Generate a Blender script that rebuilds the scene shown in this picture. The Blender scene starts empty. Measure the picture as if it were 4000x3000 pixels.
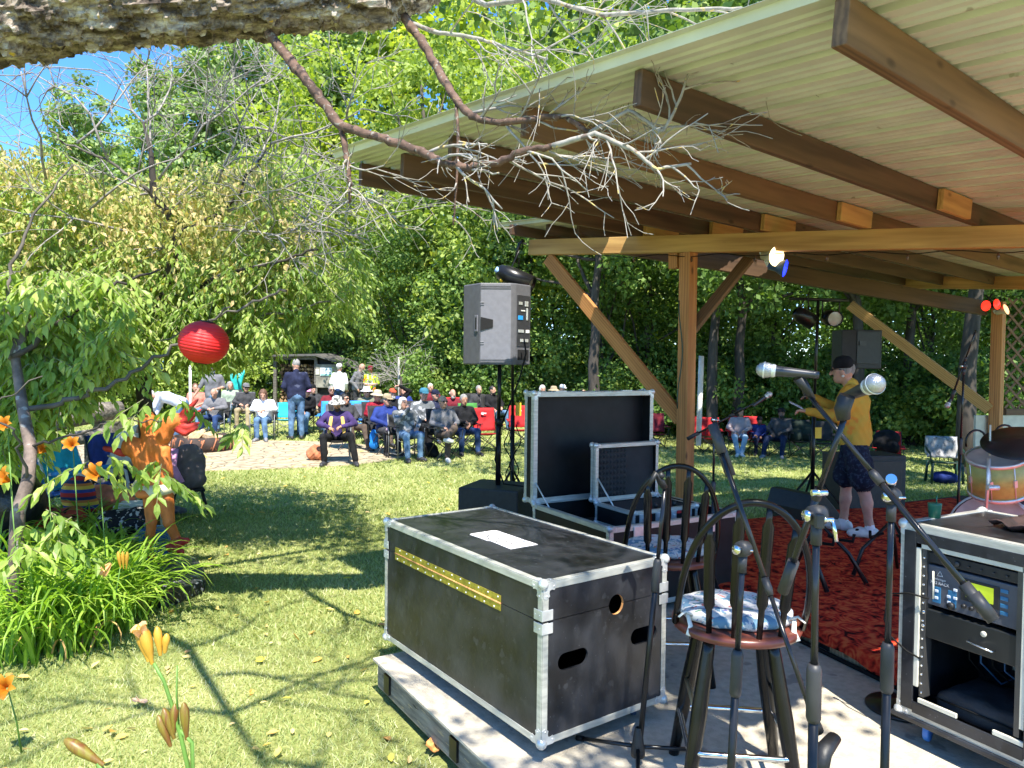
import bpy, bmesh, math, random
import numpy as np
from mathutils import Vector, Matrix
random.seed(7); rng = np.random.default_rng(7)
PI = math.pi
scene = bpy.context.scene
COL = scene.collection

# ---------------------------------------------------------------- camera
EYE = 1.9; FPX = 2850.0
PITCH = math.radians(-1.6); ROLL = math.radians(0.6)
camd = bpy.data.cameras.new("camera"); camo = bpy.data.objects.new("camera", camd)
COL.objects.link(camo); scene.camera = camo
camd.sensor_width = 36; camd.lens = FPX/4000*36; camd.clip_start = 0.05; camd.clip_end = 600
RM = Matrix.Rotation(PI/2+PITCH, 3, 'X') @ Matrix.Rotation(ROLL, 3, 'Z')
camo.matrix_world = Matrix.Translation((0, 0, EYE)) @ RM.to_4x4()
# ---------------------------------------------------------------- world, sun, exposure
SUNV = Vector((0.13, -0.58, 1.0)).normalized()
w = bpy.data.worlds.new("World"); scene.world = w; w.use_nodes = True
nt = w.node_tree; bg = nt.nodes['Background']
sky = nt.nodes.new('ShaderNodeTexSky'); sky.sky_type = 'NISHITA'; sky.sun_disc = False
sky.sun_elevation = math.asin(SUNV.z); sky.sun_rotation = math.atan2(SUNV.x, SUNV.y)
sky.altitude = 1500; sky.air_density = 0.9; sky.dust_density = 0.1; sky.ozone_density = 5.0
hs = nt.nodes.new('ShaderNodeHueSaturation'); hs.inputs['Saturation'].default_value = 1.2; hs.inputs['Value'].default_value = 1.0
nt.links.new(sky.outputs[0], hs.inputs['Color']); nt.links.new(hs.outputs[0], bg.inputs[0]); bg.inputs[1].default_value = 0.15
sd = bpy.data.lights.new("sun", 'SUN'); sd.energy = 4.1; sd.angle = math.radians(0.5); sd.color = (1.0, 0.94, 0.82)
so = bpy.data.objects.new("sun", sd); COL.objects.link(so)
so.rotation_euler = SUNV.to_track_quat('Z', 'Y').to_euler()
scene.view_settings.view_transform = 'Standard'; scene.view_settings.look = 'None'
scene.view_settings.exposure = 1.5; scene.view_settings.gamma = 1.0

# ---------------------------------------------------------------- placing helpers (photo pixel of the 4000x3000 picture -> world)
def ray(u, v):
    d = RM @ Vector(((u-2000)/FPX, -(v-1500)/FPX, -1.0))
    return d / d.y
def P(u, v, d):
    return Vector((0, 0, EYE)) + ray(u, v)*d
def G(u, v, z=0.0):
    d = ray(u, v); return Vector((0, 0, EYE)) + d*((z-EYE)/d.z)
def sstep(a, b, x):
    t = min(1, max(0, (x-a)/(b-a))); return t*t*(3-2*t)
def ground_z(x, y):
    return -0.42*sstep(1.0, 5.0, x)*sstep(9.0, 16.0, y) + 0.1*sstep(17, 26, y)*(1-sstep(1.0, 5.0, x))
def GT(u, v):
    z = 0
    for _ in range(8):
        p = G(u, v, z); z = 0.5*z+0.5*ground_z(p.x, p.y)
    return G(u, v, z)

# ---------------------------------------------------------------- materials
MATS = {}
def _pr(m):
    return m.node_tree.nodes['Principled BSDF']
def mat(name, col, rough=0.6, metal=0.0, var=0.15, scale=8.0, bump=0.0, bscale=None, spec=0.5, emit=None, es=0.0, trans=0.0, col2=None, stretch=None, spots=None, detail=4):
    """principled surface whose own colour wanders by a noise"""
    if name in MATS: return MATS[name]
    m = bpy.data.materials.new(name); m.use_nodes = True; MATS[name] = m
    n = m.node_tree.nodes; l = m.node_tree.links; b = _pr(m)
    b.inputs['Roughness'].default_value = rough; b.inputs['Metallic'].default_value = metal
    b.inputs['Specular IOR Level'].default_value = spec
    tc = n.new('ShaderNodeTexCoord'); mp = n.new('ShaderNodeMapping')
    l.new(tc.outputs['Object'], mp.inputs[0])
    if stretch: mp.inputs['Scale'].default_value = stretch
    nz = n.new('ShaderNodeTexNoise'); nz.inputs['Scale'].default_value = scale; nz.inputs['Detail'].default_value = detail
    l.new(mp.outputs[0], nz.inputs['Vector'])
    rp = n.new('ShaderNodeValToRGB'); l.new(nz.outputs['Fac'], rp.inputs[0])
    c = col; c2 = col2 or tuple(min(1, x*(1+var)) for x in c); c1 = tuple(x*(1-var) for x in c) if not col2 else c
    rp.color_ramp.elements[0].position = 0.35; rp.color_ramp.elements[1].position = 0.65
    rp.color_ramp.elements[0].color = (*c1, 1); rp.color_ramp.elements[1].color = (*c2, 1)
    out = rp.outputs[0]
    if spots:   # (colour, scale, threshold)
        for sc_, ss, th in spots:
            n2 = n.new('ShaderNodeTexNoise'); n2.inputs['Scale'].default_value = ss; n2.inputs['Detail'].default_value = 3
            l.new(mp.outputs[0], n2.inputs['Vector'])
            r2 = n.new('ShaderNodeValToRGB'); r2.color_ramp.elements[0].position = th; r2.color_ramp.elements[1].position = th+0.03
            r2.color_ramp.elements[0].color = (0, 0, 0, 1); r2.color_ramp.elements[1].color = (1, 1, 1, 1)
            l.new(n2.outputs['Fac'], r2.inputs[0])
            mx = n.new('ShaderNodeMix'); mx.data_type = 'RGBA'
            l.new(r2.outputs[0], mx.inputs[0]); l.new(out, mx.inputs[6]); mx.inputs[7].default_value = (*sc_, 1)
            out = mx.outputs[2]
    l.new(out, b.inputs['Base Color'])
    if bump:
        n3 = n.new('ShaderNodeTexNoise'); n3.inputs['Scale'].default_value = bscale or scale*4; n3.inputs['Detail'].default_value = 5
        l.new(mp.outputs[0], n3.inputs['Vector'])
        bp = n.new('ShaderNodeBump'); bp.inputs['Strength'].default_value = bump; bp.inputs['Distance'].default_value = 0.01
        l.new(n3.outputs['Fac'], bp.inputs['Height']); l.new(bp.outputs[0], b.inputs['Normal'])
    if emit:
        b.inputs['Emission Color'].default_value = (*emit, 1); b.inputs['Emission Strength'].default_value = es
    if trans: b.inputs['Transmission Weight'].default_value = trans
    return m

def wood(name, dark, light, rings=14.0, rough=0.65, bump=0.25):
    """sawn board, grain along the object's own X"""
    if name in MATS: return MATS[name]
    m = bpy.data.materials.new(name); m.use_nodes = True; MATS[name] = m
    n = m.node_tree.nodes; l = m.node_tree.links; b = _pr(m)
    tc = n.new('ShaderNodeTexCoord'); mp = n.new('ShaderNodeMapping'); oi = n.new('ShaderNodeObjectInfo')
    l.new(tc.outputs['Object'], mp.inputs[0]); mp.inputs['Scale'].default_value = (0.6, 9, 9)
    ad = n.new('ShaderNodeVectorMath'); ad.operation = 'ADD'; l.new(mp.outputs[0], ad.inputs[0])
    ml = n.new('ShaderNodeMath'); ml.operation = 'MULTIPLY'; ml.inputs[1].default_value = 37.0
    l.new(oi.outputs['Random'], ml.inputs[0]); l.new(ml.outputs[0], ad.inputs[1])
    nz = n.new('ShaderNodeTexNoise'); nz.inputs['Scale'].default_value = 1.6; nz.inputs['Detail'].default_value = 6; nz.inputs['Distortion'].default_value = 0.6
    l.new(ad.outputs[0], nz.inputs['Vector'])
    wv = n.new('ShaderNodeTexWave'); wv.inputs['Scale'].default_value = rings/10; wv.inputs['Distortion'].default_value = 6; wv.inputs['Detail'].default_value = 3
    wv.bands_direction = 'Y'; l.new(ad.outputs[0], wv.inputs['Vector'])
    mx = n.new('ShaderNodeMath'); mx.operation = 'MULTIPLY_ADD'; mx.inputs[1].default_value = 0.35
    l.new(wv.outputs['Fac'], mx.inputs[0]); l.new(nz.outputs['Fac'], mx.inputs[2])
    rp = n.new('ShaderNodeValToRGB'); l.new(mx.outputs[0], rp.inputs[0])
    rp.color_ramp.elements[0].position = 0.35; rp.color_ramp.elements[1].position = 0.95
    rp.color_ramp.elements[0].color = (*dark, 1); rp.color_ramp.elements[1].color = (*light, 1)
    # knots
    vo = n.new('ShaderNodeTexVoronoi'); vo.inputs['Scale'].default_value = 1.1
    mp2 = n.new('ShaderNodeMapping'); mp2.inputs['Scale'].default_value = (2.2, 5, 5); l.new(tc.outputs['Object'], mp2.inputs[0])
    ad2 = n.new('ShaderNodeVectorMath'); ad2.operation = 'ADD'; l.new(mp2.outputs[0], ad2.inputs[0]); l.new(ml.outputs[0], ad2.inputs[1])
    l.new(ad2.outputs[0], vo.inputs['Vector'])
    kr = n.new('ShaderNodeValToRGB'); kr.color_ramp.elements[0].position = 0.05; kr.color_ramp.elements[1].position = 0.12
    kr.color_ramp.elements[0].color = (0.35, 0.3, 0.25, 1); kr.color_ramp.elements[1].color = (1, 1, 1, 1)
    l.new(vo.outputs['Distance'], kr.inputs[0])
    mm = n.new('ShaderNodeMix'); mm.data_type = 'RGBA'; mm.blend_type = 'MULTIPLY'; mm.inputs[0].default_value = 1
    l.new(rp.outputs[0], mm.inputs[6]); l.new(kr.outputs[0], mm.inputs[7]); l.new(mm.outputs[2], b.inputs['Base Color'])
    b.inputs['Roughness'].default_value = rough
    bp = n.new('ShaderNodeBump'); bp.inputs['Strength'].default_value = bump; bp.inputs['Distance'].default_value = 0.004
    l.new(mx.outputs[0], bp.inputs['Height']); l.new(bp.outputs[0], b.inputs['Normal'])
    return m

def leafmat(name, cols, trans=0.35, rough=0.55, tw=0.9):
    """leaf with its own tint per leaf (attribute 'tint'), part of the light passing through"""
    if name in MATS: return MATS[name]
    m = bpy.data.materials.new(name); m.use_nodes = True; MATS[name] = m
    n = m.node_tree.nodes; l = m.node_tree.links; b = _pr(m)
    at = n.new('ShaderNodeAttribute'); at.attribute_name = 'tint'
    rp = n.new('ShaderNodeValToRGB'); l.new(at.outputs['Fac'], rp.inputs[0])
    el = rp.color_ramp.elements
    k = len(cols)
    while len(el) < k: el.new(0.5)
    for i, c in enumerate(cols):
        el[i].position = i/(k-1); el[i].color = (*c, 1)
    l.new(rp.outputs[0], b.inputs['Base Color']); b.inputs['Roughness'].default_value = rough
    b.inputs['Specular IOR Level'].default_value = 0.35
    tr = n.new('ShaderNodeBsdfTranslucent'); ml = n.new('ShaderNodeMix'); ml.data_type = 'RGBA'; ml.blend_type = 'MULTIPLY'
    ml.inputs[0].default_value = 1; ml.inputs[7].default_value = (1.0*1.5, 1.0*1.6, 0.5, 1)
    l.new(rp.outputs[0], ml.inputs[6]); l.new(ml.outputs[2], tr.inputs[0])
    ms = n.new('ShaderNodeMixShader'); ms.inputs[0].default_value = trans
    l.new(b.outputs[0], ms.inputs[1]); l.new(tr.outputs[0], ms.inputs[2])
    l.new(ms.outputs[0], n['Material Output'].inputs[0])
    return m

# ---------------------------------------------------------------- object helpers
def link(o, parent=None):
    COL.objects.link(o)
    if parent is not None: o.parent = parent
    return o
def tag(o, label=None, cat=None, group=None, kind=None):
    if label: o['label'] = label
    if cat: o['category'] = cat
    if group: o['group'] = group
    if kind: o['kind'] = kind
    return o
def thing(name, label, cat, loc=(0, 0, 0), rz=0.0, group=None, s=1.0):
    o = bpy.data.objects.new(name, None); COL.objects.link(o)
    o.location = loc; o.rotation_euler = (0, 0, rz); o.scale = (s, s, s); o.empty_display_size = 0.1
    return tag(o, label, cat, group)

class MB:
    """collects shapes with material indices and links them as ONE mesh object"""
    def __init__(s): s.v = []; s.f = []; s.mi = []; s.sm = []
    def add(s, vs, fs, mi=0, sm=False):
        b = len(s.v); s.v += [tuple(x) for x in vs]; s.f += [tuple(i+b for i in f) for f in fs]
        s.mi += [mi]*len(fs); s.sm += [sm]*len(fs); return s
    def box(s, c, d, R=None, mi=0):
        c = Vector(c); hx, hy, hz = d[0]/2, d[1]/2, d[2]/2
        vs = [Vector((x, y, z)) for x in (-hx, hx) for y in (-hy, hy) for z in (-hz, hz)]
        if R is not None: vs = [R @ q for q in vs]
        return s.add([c+q for q in vs], [(0, 1, 3, 2), (4, 6, 7, 5), (0, 4, 5, 1), (2, 3, 7, 6), (0, 2, 6, 4), (1, 5, 7, 3)], mi)
    def tube(s, pts, rs, n=8, mi=0, cap=True, sm=True, flat=1.0):
        pts = [Vector(p) for p in pts]
        if not hasattr(rs, '__len__'): rs = [rs]*len(pts)
        vs = []; fs = []; prev = None
        for i, p in enumerate(pts):
            t = (pts[min(i+1, len(pts)-1)]-pts[max(i-1, 0)])
            t = t.normalized() if t.length > 1e-9 else Vector((0, 0, 1))
            if prev is None:
                a = Vector((0, 0, 1)) if abs(t.z) < 0.9 else Vector((1, 0, 0)); x = t.cross(a).normalized()
            else:
                x = (prev - t*prev.dot(t)); x = x.normalized() if x.length > 1e-6 else t.orthogonal().normalized()
            prev = x; y = t.cross(x)
            for k in range(n):
                an = 2*PI*k/n; vs.append(p+(x*math.cos(an)+y*math.sin(an)*flat)*rs[i])
        m = len(pts)
        for i in range(m-1):
            for k in range(n):
                fs.append((i*n+k, i*n+(k+1) % n, (i+1)*n+(k+1) % n, (i+1)*n+k))
        s.add(vs, fs, mi, sm)
        if cap:
            b = len(s.v)-len(vs)
            s.f += [tuple(b+k for k in range(n-1, -1, -1)), tuple(b+(m-1)*n+k for k in range(n))]; s.mi += [mi]*2; s.sm += [False]*2
        return s
    def lathe(s, prof, c=(0, 0, 0), R=None, n=20, mi=0, sm=True):
        """prof = [(radius, z)...] turned about the local z axis"""
        c = Vector(c); vs = []; fs = []
        for r, z in prof:
            for k in range(n):
                q = Vector((r*math.cos(2*PI*k/n), r*math.sin(2*PI*k/n), z)); vs.append(c+(R @ q if R is not None else q))
        for i in range(len(prof)-1):
            for k in range(n): fs.append((i*n+k, i*n+(k+1) % n, (i+1)*n+(k+1) % n, (i+1)*n+k))
        return s.add(vs, fs, mi, sm)
    def prism(s, poly, z0, z1, M=None, mi=0):
        """poly (x,y) list extruded z0..z1, put through the 4x4 M"""
        n = len(poly); vs = [Vector((x, y, z0)) for x, y in poly]+[Vector((x, y, z1)) for x, y in poly]
        if M is not None: vs = [M @ q for q in vs]
        fs = [tuple(range(n-1, -1, -1)), tuple(range(n, 2*n))]+[(i, (i+1) % n, n+(i+1) % n, n+i) for i in range(n)]
        return s.add(vs, fs, mi)
    def sheet(s, g, mi=0, sm=True):
        """grid of points g[i][j]"""
        a = len(g); b = len(g[0]); vs = [q for r in g for q in r]
        fs = [(i*b+j, i*b+j+1, (i+1)*b+j+1, (i+1)*b+j) for i in range(a-1) for j in range(b-1)]
        return s.add(vs, fs, mi, sm)
    def build(s, name, m, parent=None, bevel=0.0, loc=None, rot=None, solid=0.0, seg=2):
        me = bpy.data.meshes.new(name); me.from_pydata(s.v, [], s.f)
        for mm in (m if isinstance(m, (list, tuple)) else [m]): me.materials.append(mm)
        me.polygons.foreach_set('material_index', s.mi); me.polygons.foreach_set('use_smooth', s.sm); me.update()
        o = bpy.data.objects.new(name, me); link(o, parent)
        if loc is not None: o.location = loc
        if rot is not None: o.rotation_euler = rot
        if solid:
            q = o.modifiers.new('solid', 'SOLIDIFY'); q.thickness = solid; q.offset = 0
        if bevel:
            q = o.modifiers.new('bevel', 'BEVEL'); q.width = bevel; q.segments = seg; q.limit_method = 'ANGLE'; q.angle_limit = 0.6
        return o
def board(name, a, b, wd, ht, m, parent=None, up=(0, 0, 1), bevel=0.004):
    """a sawn board from a to b (centre line), its own X along the length so the grain runs with it"""
    a = Vector(a); b = Vector(b); x = (b-a); L = x.length; x.normalize()
    u = Vector(up); y = u.cross(x).normalized(); z = x.cross(y)
    o = MB().box((0, 0, 0), (L, wd, ht)).build(name, m, parent, bevel)
    M = Matrix((x, y, z)).transposed().to_4x4(); M.translation = (a+b)/2
    o.matrix_local = M
    return o
def frame(o_, x, z=(0, 0, 1)):
    """4x4 with local X along x, local Z near z, origin o_"""
    x = Vector(x).normalized(); z = Vector(z); y = z.cross(x).normalized(); z = x.cross(y)
    M = Matrix((x, y, z)).transposed().to_4x4(); M.translation = Vector(o_); return M
def text(name, body, size, M, m, parent=None, depth=0.0004, align='CENTER'):
    cu = bpy.data.curves.new(name, 'FONT'); cu.body = body; cu.size = size; cu.align_x = align; cu.align_y = 'CENTER'; cu.extrude = depth
    t = bpy.data.objects.new(name, cu); COL.objects.link(t)
    dg = bpy.context.evaluated_depsgraph_get(); me = bpy.data.meshes.new_from_object(t.evaluated_get(dg))
    bpy.data.objects.remove(t); me.materials.clear(); me.materials.append(m); me.name = name
    o = bpy.data.objects.new(name, me); link(o, parent); o.matrix_local = M; return o
def copy_tree(o, parent=None):
    c = o.copy(); COL.objects.link(c); c.parent = parent
    for ch in list(o.children):
        if ch.name in COL.objects: copy_tree(ch, c)
    return c
def arrmesh(name, V, F, mats, mi=None, tint=None, smooth=False):
    """mesh straight from numpy arrays; F is (n,k)"""
    me = bpy.data.meshes.new(name); nv = len(V); nf, k = F.shape
    me.vertices.add(nv); me.vertices.foreach_set('co', np.ascontiguousarray(V, dtype=np.float32).ravel())
    me.loops.add(nf*k); me.loops.foreach_set('vertex_index', np.ascontiguousarray(F, dtype=np.int32).ravel())
    me.polygons.add(nf); me.polygons.foreach_set('loop_start', np.arange(0, nf*k, k, dtype=np.int32))
    me.polygons.foreach_set('loop_total', np.full(nf, k, dtype=np.int32))
    for mm in mats: me.materials.append(mm)
    if mi is not None: me.polygons.foreach_set('material_index', np.ascontiguousarray(mi, dtype=np.int32))
    me.polygons.foreach_set('use_smooth', np.full(nf, smooth))
    if tint is not None:
        a = me.attributes.new('tint', 'FLOAT', 'POINT'); a.data.foreach_set('value', np.ascontiguousarray(tint, dtype=np.float32))
    me.update(); me.validate()
    return me

# ---------------------------------------------------------------- implicit bodies: smooth union of rounded cones and ellipsoids, skinned as ONE surface
class SDF:
    def __init__(s): s.pr = []
    def cone(s, a, b, ra, rb, lab=0, k=0.02):
        s.pr.append(('c', np.array(a, float), np.array(b, float), ra, rb, lab, k)); return s
    def chain(s, pts, rs, lab=0, k=0.02):
        for i in range(len(pts)-1): s.cone(pts[i], pts[i+1], rs[i], rs[i+1], lab, k)
        return s
    def ell(s, c, r, lab=0, k=0.02, R=None):
        s.pr.append(('e', np.array(c, float), np.array(r, float), np.array(R) if R is not None else None, 0, lab, k)); return s
    def box(s, c, r, rd=0.01, lab=0, k=0.01, R=None):
        s.pr.append(('b', np.array(c, float), np.array(r, float), np.array(R) if R is not None else None, rd, lab, k)); return s
    def mesh(s, h, name, mats, noise=0.0, nscale=6.0):
        lo = np.full(3, 1e9); hi = np.full(3, -1e9); bb = []
        for p in s.pr:
            if p[0] == 'c':
                l = np.minimum(p[1]-p[3], p[2]-p[4]); g = np.maximum(p[1]+p[3], p[2]+p[4])
            else:
                r = p[2] if p[3] is None else np.full(3, np.linalg.norm(p[2]) if p[0] == 'b' else p[2].max())
                l = p[1]-r-p[4]; g = p[1]+r+p[4]
            bb.append((l, g)); lo = np.minimum(lo, l); hi = np.maximum(hi, g)
        lo = lo-3*h; n = np.ceil((hi+3*h-lo)/h).astype(int)+1
        F = np.full(n, 1.0, np.float32); L = np.zeros(n, np.int8)
        ax = [lo[i]+h*np.arange(n[i]) for i in range(3)]
        for p, (l, g) in zip(s.pr, bb):
            mrg = p[6]+2.5*h
            i0 = np.maximum(((l-mrg-lo)/h).astype(int), 0); i1 = np.minimum(((g+mrg-lo)/h).astype(int)+2, n)
            X, Y, Z = np.meshgrid(ax[0][i0[0]:i1[0]], ax[1][i0[1]:i1[1]], ax[2][i0[2]:i1[2]], indexing='ij')
            if p[0] == 'c':
                a, b = p[1], p[2]; d = b-a; dd = d@d+1e-12
                t = np.clip(((X-a[0])*d[0]+(Y-a[1])*d[1]+(Z-a[2])*d[2])/dd, 0, 1)
                D = np.sqrt((X-a[0]-t*d[0])**2+(Y-a[1]-t*d[1])**2+(Z-a[2]-t*d[2])**2)-(p[3]+(p[4]-p[3])*t)
            else:
                Q = np.stack((X-p[1][0], Y-p[1][1], Z-p[1][2]))
                if p[3] is not None: Q = np.tensordot(p[3].T, Q, 1)
                if p[0] == 'e':
                    r = p[2].reshape(3, 1, 1, 1); k0 = np.sqrt(((Q/r)**2).sum(0)); k1 = np.sqrt(((Q/r**2)**2).sum(0))+1e-9
                    D = np.where(k0 < 1e-4, -r.min(), k0*(k0-1)/k1)
                else:
                    q = np.abs(Q)-(p[2]-p[4]).reshape(3, 1, 1, 1)
                    D = np.sqrt((np.maximum(q, 0)**2).sum(0))+np.minimum(q.max(0), 0)-p[4]
            sl = tuple(slice(i0[i], i1[i]) for i in range(3)); O = F[sl]; k = p[6]
            L[sl] = np.where(D < O, p[5], L[sl])
            hh = np.maximum(k-np.abs(D-O), 0)/k
            F[sl] = np.minimum(D, O)-hh*hh*k*0.25
        if noise:
            X, Y, Z = np.meshgrid(*ax, indexing='ij')
            F = F+noise*(np.sin(X*nscale*1.7+Y*nscale+2*Z)*np.sin(Y*nscale*1.3-Z*nscale*0.9+1)+0.5*np.sin(X*nscale*3.1-Z*nscale*2.7)*np.sin(Y*nscale*2.9+2))
        F = F.astype(np.float32)
        I = F < 0
        cs = tuple(x-1 for x in n); S = np.zeros(cs+(3,), np.float32); N = np.zeros(cs, np.float32)
        for axi in range(3):
            sa = [slice(None)]*3; sb = [slice(None)]*3; sa[axi] = slice(0, -1); sb[axi] = slice(1, None)
            A = F[tuple(sa)]; B = F[tuple(sb)]; C = (A < 0) != (B < 0)
            T = np.where(C, A/(A-B+1e-12), 0)
            o = [i for i in range(3) if i != axi]
            for d1 in (0, 1):
                for d2 in (0, 1):
                    s3 = [slice(None)]*3; s3[o[0]] = slice(d1, d1+cs[o[0]]); s3[o[1]] = slice(d2, d2+cs[o[1]])
                    c = C[tuple(s3)]; N += c
                    S[..., axi] += np.where(c, T[tuple(s3)], 0); S[..., o[0]] += c*d1; S[..., o[1]] += c*d2
        act = N > 0; idx = np.full(cs, -1, np.int64); idx[act] = np.arange(act.sum())
        ii = np.argwhere(act); V = lo+h*(ii+S[act]/N[act][:, None])
        FS = []; MI = []
        for axi in range(3):
            o = [i for i in range(3) if i != axi]
            sa = [slice(1, -1)]*3; sb = [slice(1, -1)]*3; sa[axi] = slice(0, -1); sb[axi] = slice(1, None)
            a = I[tuple(sa)]; b = I[tuple(sb)]; e = np.argwhere(a != b)
            if not len(e): continue
            off = np.ones(3, int); off[axi] = 0; e = e+off
            def cell(d1, d2):
                q = e.copy(); q[:, o[0]] -= d1; q[:, o[1]] -= d2; return idx[q[:, 0], q[:, 1], q[:, 2]]
            Qd = np.stack((cell(1, 1), cell(0, 1), cell(0, 0), cell(1, 0)), 1)
            ins = I[e[:, 0], e[:, 1], e[:, 2]]
            flip = ins if axi == 1 else ~ins
            Qd[flip] = Qd[flip][:, ::-1]
            e2 = e.copy(); e2[:, axi] += 1; src = np.where(ins[:, None], e, e2)
            FS.append(Qd); MI.append(L[src[:, 0], src[:, 1], src[:, 2]])
        F4 = np.concatenate(FS); M4 = np.concatenate(MI); ok = (F4 >= 0).all(1)
        return arrmesh(name, V, F4[ok], mats, np.minimum(M4[ok], len(mats)-1), smooth=True)
    def build(s, name, h, mats, parent=None, M=None, **kw):
        if not isinstance(mats, (list, tuple)): mats = [mats]
        o = bpy.data.objects.new(name, s.mesh(h, name, mats, **kw)); link(o, parent)
        if M is not None: o.matrix_local = M
        return o
def rotm(ax, ang):
    return np.array(Matrix.Rotation(ang, 3, ax))
# ================================================================ shared materials
alu = mat('aluminium', (0.62, 0.63, 0.62), 0.38, 0.5, 0.18, 12, bump=0.1)
aluw = mat('worn_aluminium', (0.52, 0.52, 0.47), 0.42, 0.4, 0.15, 9, bump=0.03, stretch=(1, 1, 6))
chrome = mat('chrome', (0.75, 0.75, 0.76), 0.12, 1.0, 0.05, 6)
blackm = mat('black_metal', (0.010, 0.010, 0.011), 0.3, 0.0, 0.3, 14, spec=0.4)
blackp = mat('black_plastic', (0.012, 0.012, 0.013), 0.5, 0.0, 0.3, 20, bump=0.1)
rubber = mat('rubber', (0.008, 0.008, 0.008), 0.8, spec=0.2)
grip = mat('stand_grip', (0.032, 0.032, 0.035), 0.5, 0, 0.15, 20)
darkin = mat('dark_lining', (0.008, 0.008, 0.009), 0.9)
lam = mat('black_laminate', (0.018, 0.0195, 0.024), 0.33, 0.0, 0.6, 5, bump=0.12, bscale=30, stretch=(1, 1, 1),
          spots=[((0.028, 0.03, 0.035), 19, 0.60), ((0.10, 0.105, 0.115), 75, 0.70), ((0.42, 0.22, 0.11), 21, 0.82)])
laml = mat('black_laminate_clean', (0.009, 0.009, 0.01), 0.5, 0, 0.3, 9, bump=0.05, spec=0.3)
brass = mat('brass_hinge', (0.45, 0.38, 0.06), 0.4, 0.6, 0.3, 30)
ply = mat('ply_edge', (0.55, 0.27, 0.1), 0.8, 0, 0.3, 60)
white = mat('white_paint', (0.75, 0.75, 0.73), 0.5)
cream = mat('cream_paint', (0.62, 0.6, 0.5), 0.5, 0, 0.1)

# ================================================================ ground, patio
def soil():
    m = bpy.data.materials.new('lawn_soil'); m.use_nodes = True; n = m.node_tree.nodes; l = m.node_tree.links; b = _pr(m)
    tc = n.new('ShaderNodeTexCoord')
    a = n.new('ShaderNodeTexNoise'); a.inputs['Scale'].default_value = 0.9; a.inputs['Detail'].default_value = 8
    c = n.new('ShaderNodeTexNoise'); c.inputs['Scale'].default_value = 30; c.inputs['Detail'].default_value = 6; c.inputs['Roughness'].default_value = 0.7
    l.new(tc.outputs['Object'], a.inputs['Vector']); l.new(tc.outputs['Object'], c.inputs['Vector'])
    mx = n.new('ShaderNodeMath'); mx.operation = 'MULTIPLY_ADD'; mx.inputs[1].default_value = 0.6
    l.new(c.outputs['Fac'], mx.inputs[0])
    m2 = n.new('ShaderNodeMath'); m2.operation = 'MULTIPLY'; m2.inputs[1].default_value = 0.45; l.new(a.outputs['Fac'], m2.inputs[0])
    l.new(m2.outputs[0], mx.inputs[2])
    rp = n.new('ShaderNodeValToRGB'); e = rp.color_ramp.elements; e[0].position = 0.38; e[1].position = 0.68
    e[0].color = (0.14, 0.155, 0.05, 1); e[1].color = (0.44, 0.43, 0.19, 1)
    q = e.new(0.52); q.color = (0.28, 0.31, 0.10, 1)
    l.new(mx.outputs[0], rp.inputs[0]); l.new(rp.outputs[0], b.inputs['Base Color']); b.inputs['Roughness'].default_value = 0.9
    b.inputs['Specular IOR Level'].default_value = 0.1
    bp = n.new('ShaderNodeBump'); bp.inputs['Strength'].default_value = 0.8; bp.inputs['Distance'].default_value = 0.03
    l.new(c.outputs['Fac'], bp.inputs['Height']); l.new(bp.outputs[0], b.inputs['Normal'])
    return m
xs = np.concatenate([np.linspace(-200, -22, 12), np.linspace(-20, 24, 89), np.linspace(26, 200, 12)])
ys = np.concatenate([np.linspace(-60, -3, 8), np.linspace(-2, 40, 85), np.linspace(44, 300, 14)])
X, Y = np.meshgrid(xs, ys, indexing='ij')
Zg = np.vectorize(ground_z)(X, Y)
V = np.stack((X, Y, Zg), -1).reshape(-1, 3); ny = len(ys)
i, j = np.meshgrid(np.arange(len(xs)-1), np.arange(ny-1), indexing='ij'); i = i.ravel(); j = j.ravel()
Fq = np.stack((i*ny+j, (i+1)*ny+j, (i+1)*ny+j+1, i*ny+j+1), 1)
ground = bpy.data.objects.new('lawn', arrmesh('lawn', V, Fq, [soil()], smooth=True)); link(ground); tag(ground, kind='structure')

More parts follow.
